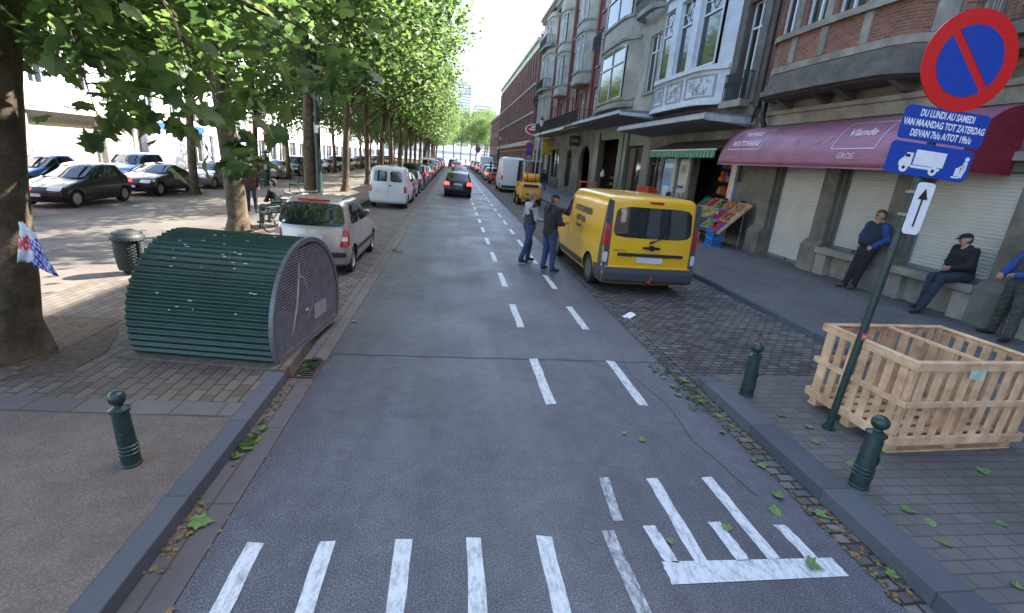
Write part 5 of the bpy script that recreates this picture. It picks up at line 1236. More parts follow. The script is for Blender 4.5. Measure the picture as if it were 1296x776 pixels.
def make_sedan(label, paint, L=4.5, W=.88, H=1.43):
    c = Car(sedan_keys(L,W,H)); r, f = -L/2, L/2; zb, zt = 1.0, H-.11
    sw = [((r+.95,zb+.02),(r+1.95,zb),(r+1.95,zt),(r+1.52,zt-.02)),((r+2.03,zb),(f-1.42,zb),(f-2.1,zt),(r+2.03,zt))]
    rw = [((-W*.78,zb+.01),(W*.78,zb+.01),(W*.66,zt),(-W*.66,zt))]; fw = ((-W*.84,zb),(W*.84,zb),(W*.68,zt),(-W*.68,zt))
    tl = [('r',((W*.5,.70),(W*.93,.70),(W*.93,.84),(W*.5,.84)),TAIL),('s',((r+.14,.70),(r+.45,.74),(r+.40,.84),(r+.16,.84)),TAIL)]
    return make_vehicle('parked_car', label, 'car', c, paint, (r+.95,f-.85), .32, sw, rw, fw, tl, [[(r+1.99,.3),(r+1.99,zt)],[(f-1.3,.3),(f-1.34,zb-.02)]], bump=None, plate=(0,.6), wiper=False)
def make_mpv(label, paint, L=4.3, W=.90, H=1.72):
    r, f = -L/2, L/2
    k = [(.24,r+.10,f-.12,W*.93),(.32,r+.02,f-.03,W*.97),(.5,r,f,W),(.72,r+.01,f-.03,W),(.88,r+.03,f-.28,W*.985),(1.0,r+.05,f-.75,W*.965),(1.08,r+.07,f-1.0,W*.945),(1.2,r+.10,f-1.2,W*.91),(H-.16,r+.26,f-1.62,W*.83),(H-.08,r+.33,f-1.8,W*.79),(H-.03,r+.45,f-2.0,W*.68),(H,r+.8,f-2.5,W*.4)]
    c = Car(k); zb, zt = 1.12, H-.13
    sw = [((r+.35,zb+.02),(r+1.1,zb),(r+1.1,zt),(r+.48,zt)),((r+1.18,zb),(r+2.0,zb),(r+2.0,zt),(r+1.18,zt)),((r+2.08,zb),(f-1.15,zb),(f-1.68,zt),(r+2.08,zt))]
    rw = [((-W*.78,zb),(W*.78,zb),(W*.70,zt),(-W*.70,zt))]; fw = ((-W*.84,zb),(W*.84,zb),(W*.70,zt),(-W*.70,zt))
    tl = [('r',((W*.72,.8),(W*.94,.8),(W*.92,1.2),(W*.80,1.2)),TAIL),('s',((r+.15,.8),(r+.28,.85),(r+.24,1.2),(r+.18,1.2)),TAIL)]
    return make_vehicle('parked_car', label, 'car', c, paint, (r+.75,f-.85), .34, sw, rw, fw, tl, [[(r+2.04,.35),(r+2.04,zt)],[(f-1.05,.35),(f-1.08,zb-.02)]], bump=(.45,.55), plate=(0,.72))
# --- near silver hatchback
def silver_hatch():
    L, W, H = 3.52, .795, 1.50; r, f = -L/2, L/2
    k = [(.20,r+.12,f-.12,W*.93),(.26,r+.03,f-.03,W*.97),(.42,r,f,W),(.58,r+.01,f-.01,W),(.72,r+.03,f-.10,W*.995),(.82,r+.05,f-.38,W*.985),(.90,r+.06,f-.62,W*.97),(.98,r+.08,f-.85,W*.95),
        (1.04,r+.11,f-.98,W*.93),(1.18,r+.20,f-1.18,W*.885),(1.34,r+.30,f-1.42,W*.835),(1.42,r+.36,f-1.58,W*.80),(1.47,r+.44,f-1.74,W*.72),(1.49,r+.62,f-1.95,W*.58),(1.50,r+.95,f-2.2,W*.35)]
    c = Car(k, rx=.14, rend=.25, bul=.08)
    sw = [((r+.52,1.0),(r+1.22,.98),(r+1.22,1.38),(r+.66,1.36)),((r+1.30,.98),(f-1.0,.97),(f-1.52,1.38),(r+1.30,1.38))]
    rw = [((-W*.90,.99),(W*.90,.99),(W*.76,1.40),(-W*.76,1.40))]; fw = ((-W*.84,1.0),(W*.84,1.0),(W*.72,1.38),(-W*.72,1.38))
    tl = [('r',((W*.76,.60),(W*.965,.60),(W*.955,.93),(W*.84,.93)),TAIL),('s',((r+.10,.60),(r+.235,.62),(r+.25,.90),(r+.16,.94)),TAIL)]
    P_ = PAINTS['champagne']
    t = make_vehicle('parked_car', 'champagne silver hatchback with red roof brake strip parked behind the bicycle shelter', 'car', c, P_, (r+.62,f-.62), .285, sw, rw, fw, tl, [[(r+1.26,.3),(r+1.26,1.38)],[(f-.92,.3),(f-.95,.96)],[(r+.62,.66),(r+.50,.97)]], bump=(.40,.50), plate=(0,.76), rim=RIM)
    for sg in (-1, 1):
        m = MB(); c.rear_patch([(sg*a, z) for a, z in ((W*.80,.72),(W*.965,.72),(W*.96,.80),(W*.82,.80))], off=.010, mb=m, p=8); m.build('reversing_lamp', CLEAR, t)
        m = MB(); c.side_patch(((r+.75,.42),(f-.75,.42),(f-.75,.50),(r+.75,.50)), sg, off=.008, mb=m, p=14); m.build('side_strip', BLK, t)
        for yy in (r+1.05, r+1.85): m = MB(); x = c.half(yy,.88); m.box(sg*(x-.01),sg*(x+.02),yy-.07,yy+.07,.865,.89); m.build('door_handle', P_, t, bevel=.005)
        m = MB(); m.tube([(sg*(W*.70),r+.55,1.478),(sg*(W*.72),r+1.1,1.492),(sg*(W*.70),f-1.75,1.478)], .008, 5); m.build('roof_gutter', BLK, t)
    mirror_glass(t, c, f-1.05, 1.02, P_)
    m = MB(); rows = [[(x,c.rear(x,1.43)-.012-(.02 if k_ in (1,2) else 0),z) for x in np.linspace(-.34,.34,9)] for k_, z in ((0,1.425),(1,1.43),(2,1.455),(3,1.47))]; m.grid(rows); m.build('brake_strip', TAIL, t, fix=False)
    m = MB(); rrect(m, -W*.93,W*.93,.24,.39,c.rear(0,.3)+.03,c.rear(0,.3)+.05,.02)
    m = MB(); c.rear_patch(((-.62,1.02),(-.54,1.02),(-.54,1.07),(-.60,1.07)), off=.007, mb=m, p=3); m.build('round_sticker', SW, t)
    return t
sh = silver_hatch(); sh.scale = (.89,.98,1.0); sh.location = (-2.645, 9.45+1.7, .008); sh.rotation_euler = (0,0,R(-.8))
# --- white small van
def small_van():
    L, W, H = 4.15, .84, 1.82; r, f = -L/2, L/2
    k = [(.24,r+.06,f-.12,W*.93),(.32,r,f-.03,W*.97),(.5,r,f,W),(.72,r,f-.05,W),(.86,r+.005,f-.4,W*.99),(.98,r+.01,f-.82,W*.975),(1.08,r+.015,f-1.05,W*.955),(1.2,r+.03,f-1.22,W*.93),(1.62,r+.09,f-1.75,W*.86),(1.72,r+.12,f-1.95,W*.81),(1.79,r+.2,f-2.15,W*.68),(H,r+.45,f-2.6,W*.4)]
    c = Car(k, rx=.10, rend=.18, bul=.05); 
    sw = [((f-2.0,1.12),(f-1.22,1.10),(f-1.78,1.60),(f-2.0,1.60))]
    rw = [((-.62,1.16),(-.03,1.16),(-.03,1.62),(-.56,1.62)),((.10,1.16),(.62,1.16),(.56,1.62),(.10,1.62))]; fw = ((-W*.84,1.1),(W*.84,1.1),(W*.74,1.64),(-W*.74,1.64))
    tl = [('r',((W*.82,.72),(W*.955,.72),(W*.955,.98),(W*.82,.98)),TAIL),('s',((r+.06,.72),(r+.13,.72),(r+.13,.98),(r+.06,.98)),TAIL)]
    t = make_vehicle('delivery_van', 'small white van with two rear doors parked ahead of the silver hatchback', 'van', c, PAINTS['white'], (r+.7,f-.78), .31, sw, rw, fw, tl, [[(f-2.06,.35),(f-2.06,1.6)],[(f-1.1,.35),(f-1.12,1.1)]], bump=(.36,.50), plate=(-.28,.78), wiper=False, bump_m=PAINTS['white'], rim=HUBCAP)
    m = MB()
    y = c.rear(0,.9)-.004; m.beam((.035,y,.52),(.035,y+.0,1.15),.008,.006); m.beam((.035,y,1.15),(.035,c.rear(0,1.72)-.004,1.72),.008,.006); m.build('door_gap', BLK, t)
    for z in (.62,1.05,1.6):
        for sg in (-1, 1): m = MB(); m.box(sg*W*.90,sg*W*.96,c.rear(W*.9,z)-.02,c.rear(W*.9,z)+.01,z-.03,z+.03); m.build('hinge', PAINTS['white'], t)
    m = MB(); m.box(.05,.16,y-.02,y,.98,1.02); m.build('door_handle', BLK, t)
    mirror_glass(t, c, f-1.3, 1.14, BLK); return t
sv = small_van(); sv.location = (-2.82, 21.85+2.08, .008)
# --- yellow van
def yellow_van():
    L, W, H = 4.78, .95, 1.97; r, f = -L/2, L/2
    k = [(.22,r+.06,f-.14,W*.93),(.30,r-.03,f-.03,W*.97),(.46,r-.04,f,W),(.58,r-.01,f-.01,W),(.60,r+.03,f-.02,W),(.78,r+.03,f-.08,W),(.95,r+.04,f-.30,W*.995),(1.06,r+.045,f-.62,W*.985),(1.16,r+.05,f-.82,W*.975),(1.30,r+.055,f-.98,W*.965),(1.76,r+.09,f-1.52,W*.925),(1.87,r+.105,f-1.72,W*.905),(1.915,r+.13,f-1.84,W*.875),(1.94,r+.17,f-2.0,W*.83),(1.955,r+.26,f-2.2,W*.74),(H,r+.6,f-2.7,W*.45)]
    c = Car(k, rx=.085, rend=.11, bul=.035, fbul=.3); Y = PAINTS['yellow']
    sw = [((f-2.0,1.20),(f-1.02,1.16),(f-1.58,1.74),(f-2.0,1.76))]
    rw = [((-W*.83,1.16),(W*.83,1.16),(W*.79,1.76),(-W*.79,1.76))]; fw = ((-W*.86,1.18),(W*.86,1.18),(W*.78,1.76),(-W*.78,1.76))
    t = make_vehicle('yellow_van', 'bright yellow panel van with dark lettering parked on the cobbles of the loading bay', 'van', c, Y, (r+.92,f-.92), .325, sw, rw, fw, [], [[(f-2.08,.32),(f-2.08,1.2),(f-2.08,1.8)],[(f-.9,.32),(f-.98,1.1)],[(f-3.15,.55),(f-3.15,1.80)]], bump=None, plate=None, rim=HUBCAP, wiper=False)
    # dark grey rear corners, bumper, lamps
    for sg in (-1, 1):
        m = MB(); c.side_patch(((r+.10,.46),(r+.30,.46),(r+.33,1.88),(r+.24,1.88)), sg, off=.006, mb=m, p=16, N=48, K=4); m.build('corner_pillar', GREYP, t, smooth=60)
        m = MB(); c.rear_patch([(sg*a, z) for a, z in ((W*.86,.46),(W*.98,.46),(W*.98,1.86),(W*.86,1.86))], off=.006, mb=m, p=16, N=48, K=4); m.build('corner_pillar', GREYP, t, smooth=60)
        m = MB(); c.rear_patch([(sg*a, z) for a, z in ((W*.885,.98),(W*.98,.98),(W*.965,1.42),(W*.90,1.42))], off=.014, mb=m, p=6, N=32, K=4); m.build('tail_lamp', TAIL, t, smooth=60)
        m = MB(); c.side_patch(((r+.10,.98),(r+.19,.98),(r+.22,1.42),(r+.16,1.42)), sg, off=.014, mb=m, p=6, K=4); m.build('tail_lamp', TAIL, t, smooth=60)
        m = MB(); c.rear_patch([(sg*a, z) for a, z in ((W*.89,.66),(W*.98,.66),(W*.98,.86),(W*.89,.86))], off=.014, mb=m, p=6, K=4); m.build('reversing_lamp', CLEAR, t, smooth=60)
        m = MB(); c.side_patch(((r+.05,.24),(r+.56,.24),(r+.52,.56),(r+.05,.58)), sg, off=.010, mb=m, p=14, K=4); m.build('bumper_corner', GREYP, t, smooth=60)
        m = MB(); c.side_patch(((r+1.30,.30),(f-1.32,.30),(f-1.32,.44),(r+1.30,.44)), sg, off=.012, mb=m, p=18, K=4); m.build('side_moulding', GREYP, t, smooth=60)
        m = MB(); rows = []
        # pressed line round the load panel
        pts = [(f-2.2,1.78),(f-2.2,1.05),(f-2.35,.90),(f-3.2,.86),(r+.42,.86)]
        for a, b_ in zip(pts, pts[1:]):
            for i in range(8):
                p0 = [a[j]+(b_[j]-a[j])*i/8 for j in (0,1)]; p1 = [a[j]+(b_[j]-a[j])*(i+1)/8 for j in (0,1)]
                m.beam((sg*(c.half(*p0)+.002),*p0),(sg*(c.half(*p1)+.002),*p1),.016,.016)
        m.build('pressed_line', Y, t)
        x = c.half(f-1.9,1.05); m = MB(); m.box(sg*(x-.0),sg*(x+.025),f-1.98,f-1.80,1.0,1.04); m.build('door_handle', BLK, t, bevel=.006)
        if sg < 0:
            x = c.half(f-1.2,.9)
    m = MB(); c.rear_patch(((-W*.97,.25),(W*.97,.25),(W*.97,.57),(-W*.97,.57)), off=.012, mb=m, p=22, N=64, K=6); m.build('rear_bumper', GREYP, t, smooth=60)
    y = c.rear(0,.7)
    m = MB(); rrect(m, -.66,.66,.80,.86,y-.03,y-.0,.02); m.build('handle_strip', BLK, t)
    m = MB(); rrect(m, -.26,.26,.67,.78,y-.02,y-.0,.012); m.build('number_plate', PLATE, t)
    m = MB(); rrect(m, -.17,.17,.955,1.0,y-.035,y+.0,.02); m.lathe([(.0,y-.05),(.055,y-.05),(.055,y)], 16, (0,0,.98), 0, 'y'); m.build('emblem', SK, t)
    m = text_mb('TRAFFIC', .07, lambda u, v: (u-.62, c.rear(.6,.9)-.005, .90+v)); m.build('lettering', CHROME, t)
    m = MB(); c.rear_patch(((-.14,1.84),(.14,1.83),(.14,1.88),(-.14,1.88)), off=.016, mb=m, p=8); m.build('high_brake_lamp', TAIL, t)
    m = MB(); m.tube([(.0,c.rear(0,1.12)-.03,1.10),(.34,c.rear(.34,1.25)-.02,1.24)], .011, 5); m.tube([(-.05,c.rear(0,1.1)-.03,1.08),(.04,c.rear(0,1.1)-.03,1.12)], .024, 6); m.build('wiper', BLK, t)
    m = MB(); m.tube([(0,r+.1,.3),(0,r-.14,.3),(0,r-.16,.38)], .025, 8); ball(m, (0,r-.16,.40), .032); m.build('tow_ball', mat('tow_ball_cover', (.45,.08,.02), .6), t)
    # seats and cartons glimpsed as a pale reflection stay out; boxes behind the glass
    m = MB()
    for i in range(9): yy = r+1.1+i*.30; m.box(-.03,.03,yy,yy+.1,c_top(c,yy),c_top(c,yy)+.012)
    m.split('roof_rivet', mat('pale_rivet', (.7,.62,.35), .5), t)
    def sideL(cy, cz, k=1.0):
        return lambda u, v: (-(c.half(cy-u*k, cz+v)+.004), cy-u*k, cz+v)
    m = MB(); text_mb('LOODSTOOMWERKEN', .17, sideL(f-2.98,1.50), m, xs=.76, bold=.012); text_mb('0485/771.43.46', .16, sideL(f-2.92,1.29), m, xs=.70, bold=.01); text_mb('Dumortier', .10, sideL(f-2.85,1.13), m, bold=.005)
    m.build('lettering', mat('van_lettering', (.05,.045,.035), .5), t, fix=False)
    mirror_glass(t, c, f-1.15, 1.26, BLK)
    return t
def c_top(c, y):
    best = c.z0
    for i in range(120):
        z = c.z1-(c.z1-1.0)*i/119; yr, yf, w = c.lv(z)
        if yr+.06 < y < yf-.3: return z
    return best
yv = yellow_van(); yv.scale = (1.07,1.05,1.02); yv.location = (4.02, 9.12+2.53, .014); yv.rotation_euler = (0,0,R(1.2))
# --- tall white van
def tall_van():
    L, W, H = 5.6, .98, 2.72; r, f = -L/2, L/2
    k = [(.28,r+.02,f-.14,W*.95),(.4,r-.02,f,W*.99),(.55,r,f,W),(.9,r,f-.12,W),(1.15,r+.01,f-.55,W*.99),(1.3,r+.01,f-.85,W*.985),(2.0,r+.05,f-1.45,W*.96),(2.45,r+.09,f-1.75,W*.93),(2.6,r+.13,f-2.0,W*.88),(2.69,r+.22,f-2.4,W*.75),(H,r+.5,f-2.8,W*.5)]
    c = Car(k, rx=.12, rend=.15, bul=.04, fbul=.3)
    t = make_vehicle('tall_van', 'tall white high roofed van parked behind the yellow forklift', 'van', c, PAINTS['white'], (r+1.1,f-1.0), .35, [((f-2.0,1.42),(f-1.1,1.38),(f-1.5,1.95),(f-2.0,1.95))], [], ((-W*.86,1.36),(W*.86,1.36),(W*.8,2.0),(-W*.8,2.0)),
        [('r',((W*.86,.95),(W*.97,.95),(W*.97,1.3),(W*.86,1.3)),TAIL),('s',((r+.05,.95),(r+.14,.95),(r+.14,1.3),(r+.05,1.3)),TAIL)], [[(f-2.08,.4),(f-2.08,2.0)],[(f-3.4,.5),(f-3.4,2.3)]], bump=(.34,.56), plate=(0,.66), wiper=False, rim=HUBCAP)
    m = MB()
    for zz in (1.25,1.85): m.beam((-.8,c.rear(.8,zz)-.012,zz),(.8,c.rear(.8,zz)-.012,zz),.012,.02)
    m.split('rear_crease', PAINTS['white'], t)
    m = MB(); m.beam((0,c.rear(0,.6)-.003,.6),(0,c.rear(0,2.4)-.003,2.4),.01,.008); m.build('door_gap', BLK, t)
    for sg in (-1, 1):
        for z in (.7,1.5,2.25): m = MB(); m.box(sg*.86,sg*.93,c.rear(.9,z)-.03,c.rear(.9,z)+.01,z-.05,z+.05); m.build('hinge', PAINTS['white'], t)
    mirror_glass(t, c, f-1.2, 1.5, BLK); return t
tv = tall_van(); tv.location = (4.72, 38.4+2.8, .014)
# --- forklifts
def forklift(label, col, tank, loc, sc=1.0):
    t = thing('forklift', label, 'forklift', loc, 0, scale=sc)
    P_ = mat('forklift_'+label.split()[0], col, .45, var=.12, coat=.3)
    m = MB(); m.prism([(-.95,.30),(-1.0,.55),(-.98,1.0),(-.85,1.10),(-.45,1.12),(-.45,.9),(.1,.86),(.1,.3)], -.52, .52, 'x'); b = m.build('counterweight', P_, t, bevel=.06)
    for z0, z1, w_ in ((.86,1.0,.36),(.52,.58,.22)): m = MB(); m.box(-w_,w_,-1.02,-.97,z0,z1); m.build('vent', BLK, t, bevel=.01)
    for sg in (-1, 1): m = MB(); m.box(sg*.34,sg*.48,-1.01,-.97,.93,1.02); m.build('rear_lamp', CLEAR, t)
    m = MB(); m.box(-.5,.5,.1,.95,.28,.62); m.box(-.5,.5,.75,.9,.62,1.05); m.build('front_body', P_, t, bevel=.03)
    if tank:
        m = MB(); m.lathe([(0,-.42),(.10,-.42),(.17,-.36),(.18,-.30),(.18,.30),(.17,.36),(.10,.42),(0,.42)], 20, (0,-.72,1.33), 0, 'x'); m.build('gas_tank', mat('tank_orange', (.75,.33,.03), .4), t, smooth=50)
        m = MB(); [m.lathe([(.186,x-.02),(.186,x+.02)], 20, (0,-.72,1.33), 0, 'x') for x in (-.2,.2)]; m.build('tank_strap', BLK, t)
    m = MB(); m.box(-.25,.25,-.42,.06,.92,1.06); m.prism([(-.42,1.06),(-.36,1.06),(-.42,1.5),(-.50,1.5)], -.24, .24, 'x'); m.build('seat', BLK, t, bevel=.03)
    m = MB(); m.tube([(0,.72,1.05),(0,.5,1.3)], .025, 6); m.lathe([(.17,-.01),(.18,0),(.17,.01)], 16, (0,.48,1.32)); m.build('steering_wheel', BLK, t)
    for sg in (-1, 1):
        m = MB(); m.tube([(sg*.47,-.8,1.08),(sg*.47,-.62,2.05)], .05, 6); m.tube([(sg*.45,.85,1.02),(sg*.45,.45,2.05)], .045, 6); m.build('guard_post', BLK, t)
    m = MB(); m.box(-.5,.5,-.68,.5,2.05,2.10); m.build('guard_roof', mat('guard_top', (.35,.36,.38), .5) if 'guard_top' not in bpy.data.materials else bpy.data.materials['guard_top'], t, bevel=.01)
    for sg in (-1, 1): m = MB(); m.box(sg*.28,sg*.40,.98,1.1,.1,2.1); m.build('mast', BLK, t); m = MB(); m.prism([(1.16,.06),(2.2,.04),(2.2,.07),(1.22,.11),(1.22,.6),(1.16,.6)], sg*.2, sg*.33, 'x'); m.build('fork', BLK, t)
    m = MB(); m.box(-.45,.45,1.11,1.15,.2,.65); m.build('carriage', BLK, t)
    for y, r_ in ((-.55,.24),(.6,.29)):
        for sg in (-1, 1): wheel(t, sg*.5, y, r_, .2, rim=P_, spokes=6)
    return t
forklift('yellow forklift with orange gas tank parked in front of the tall white van', (.68,.36,.03), True, (4.55,29.4,.014), 1.22)
forklift('red forklift with dark cab frame parked beyond the tall white van', (.50,.06,.02), False, (4.3,51.0,.014), 1.05)
# --- prototypes and the parked rows
def recolour(root, paint):
    for ch in KIDS.get(root['proto'], []): pass
protoH = make_hatch('black hatchback with lit brake lamps driving down the middle of the street', PAINTS['black'], 4.15, .88, 1.50, .40, brake=True); protoH.name = 'driving_car'
KIDS['driving_car'] = KIDS.get('parked_car') or KIDS[[k for k in KIDS if k.startswith('parked_car')][-1]]
protoH.location = (.33, 30.4+2.07, .006); protoH['category'] = 'car'
def variants(makers):
    out = {}
    for key, fn in makers.items(): out[key] = fn
    return out
PROT = {}
def place(kind, col, x, y, z, rz, label, group, sx=1.0):
    if kind not in PROT:
        mk = {'hatch': make_hatch, 'sedan': make_sedan, 'mpv': make_mpv}[kind]
        o = mk(label, PAINTS[col]); PROT[kind] = (o.name, o); root = o; kids = KIDS[o.name]
        o.location = (x, y, z); o.rotation_euler = (0,0,rz); o['group'] = group; o.scale = (sx,)*3; return o
    nm, src = PROT[kind]
    c = src.copy(); COL.objects.link(c); c.location = (x, y, z); c.rotation_euler = (0,0,rz); c['label'] = label; c['group'] = group; c.scale = (sx,)*3
    pm = {'body','door_handle','side_mirror'}
    def rec(o, par):
        d = o.copy(); COL.objects.link(d); d.parent = par
        for i, s in enumerate(d.material_slots):
            if s.material and s.material.name.startswith('paint_'): s.link = 'OBJECT'; s.material = PAINTS[col]
        for ch in KIDS.get(o.name, []): rec(ch, d)
    for ch in KIDS[nm]: rec(ch, c)
    return c
GP = 'cars parked along the left kerb'
row = [('hatch','silver',27.9,'silver grey hatchback directly ahead of the small white van'),('sedan','navy',32.6,'dark blue saloon second ahead of the small white van'),('mpv','black',37.3,'tall black car third ahead of the small white van'),
    ('hatch','darkgrey',42.0,'dark grey hatchback ahead of the tall black car'),('sedan','silver',46.7,'silver saloon fifth ahead of the small white van'),('hatch','black',51.4,'black hatchback before the far white van in the left row')]
for k, c_, y, lab in row: place(k, c_, -2.85, y, .01, 0, lab, GP)
o = copy_tree(sv); o.location = (-2.8, 57.6, .01); o['label'] = 'farther white van standing out above the left row of cars'; o['group'] = GP; o.scale = (1.03,1.05,1.1)
cols = ['silver','darkgrey','white','navy','black','red','beige','silver','green','white','darkgrey','blue','silver']
ordw = ['first','second','third','fourth','fifth','sixth','seventh','eighth','ninth','tenth','eleventh','twelfth','thirteenth','fourteenth','fifteenth','sixteenth','seventeenth','eighteenth']
kk = ['hatch','sedan','mpv']
for i, c_ in enumerate(cols): place(kk[i % 3], c_, -2.85, 63.0+i*4.9, .01, 0, f'{c_.replace("darkgrey","dark grey")} car, {ordw[i]} beyond the farther white van on the left', GP)
place('sedan','black', .75, 52.5, .006, 0, 'second dark car driving farther down the middle of the street', 'cars driving')
for i, (x, y, k, c_) in enumerate(((.6,88,'hatch','white'),(-.2,104,'mpv','silver'),(.9,122,'sedan','white'),(.3,140,'mpv','white'))): place(k, c_, x, y, .006, 0, f'pale car, {ordw[i]} of the distant ones in the bright far traffic lane', 'cars driving')
# right side row
place('hatch','silver', 4.5, 58.5, .014, 0, 'silver car parked beyond the red forklift on the right', 'cars parked on the right')
place('mpv','greygreen', 4.6, 64.5, .014, 0, 'grey green car parked second beyond the red forklift', 'cars parked on the right')
o = copy_tree(tv); o.location = (4.9, 76, .014); o['label'] = 'pale high van parked far down the right side'; o['group'] = 'cars parked on the right'
for i in range(6): place(kk[i % 3], ['black','white','darkgrey','silver','red','white'][i], 4.7, 84+i*6.2, .014, 0, f'{["black","white","dark grey","silver","red","white"][i]} car, {ordw[i]} beyond the pale high van on the right', 'cars parked on the right')
# promenade far side rows (noses towards the camera)
GL = 'cars parked across the promenade'
zc = -.41
lr = [('hatch','greygreen',15.5,'pale grey green hatchback half hidden behind the nearest trunk'),('hatch','black',20.6,'shiny black hatchback parked in front of the beige garage doors'),('sedan','black',25.9,'black saloon parked just left of the slim trunk'),
    ('sedan','silver',31.2,'silver saloon between the slim trunk and the second big trunk'),('mpv','darkgrey',36.6,'dark grey tall car behind the second big trunk')]
for k, c_, y, lab in lr: place(k, c_, -14.35, y, zc, math.pi, lab, GL)
cols2 = ['white','black','blue','darkgrey','green','silver','black','navy','white','darkgrey','black','silver','red','black','white','silver']
for i, c_ in enumerate(cols2): place(kk[(i+1) % 3], c_, -14.5, 42.4+i*5.3, zc, math.pi, f'{c_.replace("darkgrey","dark grey")} car, {ordw[i]} beyond the ticket pillar across the promenade', GL)
place('hatch','blue', -18.6, 24.3, -.44, math.pi, 'blue hatchback behind the black hatchback near the garage doors', GL, 1.02); place('mpv','blue', -18.4, 31.0, -.44, math.pi, 'blue tall car behind the black saloon near the garage doors', GL, .95)

# ---------------- plane trees ----------------
LEAF_N = leaf_mat('plane_leaf', (.022,.055,.014), (.105,.165,.034), .46)
LEAF_F = leaf_mat('plane_leaf_far', (.026,.062,.014), (.105,.160,.034), .48)
BARK = mat('plane_bark', (.050,.035,.022), .9, var=.45, scale=5, bump=.6, bscale=18, col2=(.105,.078,.047), detail=9)
LT = np.array([(0,0,0),(.16,-.06,0),(.34,.02,0),(.30,.16,0),(.50,.34,0),(.28,.40,0),(.24,.62,0),(.10,.60,0),(0,.95,0)])*np.array([1,1,1])
LT = np.vstack([LT, np.array([(-x,y,z) for x,y,z in LT[1:-1][::-1]])]); LT[:,2] = -np.abs(LT[:,0])*.25-(LT[:,1]-.4)**2*.2
LT_F = [tuple(range(9)), (0,)+tuple(range(8,16))]
FT = np.array([(0,0,0),(.30,.05,-.08),(.46,.40,-.1),(.20,.55,-.03),(0,.95,-.06),(-.20,.55,-.03),(-.46,.40,-.1),(-.30,.05,-.08)]); FT_F = [(0,1,2,3,4),(0,4,5,6,7)]
def leaves_mesh(name, P, S, rg, mat_, parent, template=FT, faces=FT_F, up=.55, loc=None):
    n = len(P); T = template-np.array((0,.45,0))
    nrm = rg.normal(size=(n,3)); nrm /= np.linalg.norm(nrm, axis=1)[:,None]; nrm[:,2] = np.abs(nrm[:,2])+up; nrm /= np.linalg.norm(nrm, axis=1)[:,None]
    d = rg.normal(size=(n,3)); d[:,2] -= .5; d -= (d*nrm).sum(1)[:,None]*nrm; d /= np.linalg.norm(d, axis=1)[:,None]; x = np.cross(d, nrm)
    V = P[:,None,:]+S[:,None,None]*(T[None,:,0,None]*x[:,None,:]+T[None,:,1,None]*d[:,None,:]+T[None,:,2,None]*nrm[:,None,:])
    k = len(T); V = V.reshape(-1,3); me = bpy.data.meshes.new(name)
    lens = [len(f) for f in faces]; idx = np.concatenate([np.array(f) for f in faces]); L = len(idx)
    loops = (np.arange(n)[:,None]*k+idx[None,:]).ravel()
    me.vertices.add(len(V)); me.vertices.foreach_set('co', V.ravel().astype(np.float32))
    me.loops.add(len(loops)); me.loops.foreach_set('vertex_index', loops.astype(np.int32))
    st = np.concatenate([[0], np.cumsum(lens)[:-1]]); starts = (np.arange(n)[:,None]*L+st[None,:]).ravel()
    me.polygons.add(n*len(faces)); me.polygons.foreach_set('loop_start', starts.astype(np.int32)); me.polygons.foreach_set('loop_total', np.tile(lens, n).astype(np.int32))
    me.update(calc_edges=True); me.materials.append(mat_)
    o = bpy.data.objects.new(name, me); COL.objects.link(o)
    if parent: o.parent = parent; KIDS.setdefault(parent.name, []).append(o)
    return o
def clusters(rg, n, c, r, lump=.3, zcut=None):
    out = []
    ph = rg.uniform(0, 6.28, 6)
    while len(out) < n:
        v = rg.normal(size=3); v /= np.linalg.norm(v); q_ = rg.uniform(.25,1)**.6
        az = math.atan2(v[1], v[0]); k = 1+lump*(math.sin(3*az+ph[0]+2*v[2])*.5+math.sin(5*az+ph[1]+4*v[2])*.35+math.sin(7*v[2]+ph[2])*.3)
        p = np.array(c)+v*np.array(r)*q_*k
        if zcut is not None and p[2] < zcut+rg.uniform(0,.6): continue
        out.append(p)
    return np.array(out)
def limb(m, a, b, r0, r1, rg, sag=.3, n=5):
    a = np.array(a, float); b = np.array(b, float); pts = []
    for i in range(n+1):
        t = i/n; p = a+(b-a)*t; p[2] += math.sin(t*math.pi)*sag; p[:2] += rg.normal(size=2)*.05*(1 if 0 < i < n else 0); pts.append(tuple(p))
    m.tube(pts, [r0+(r1-r0)*i/n for i in range(n+1)], 6 if r0 > .03 else 4)
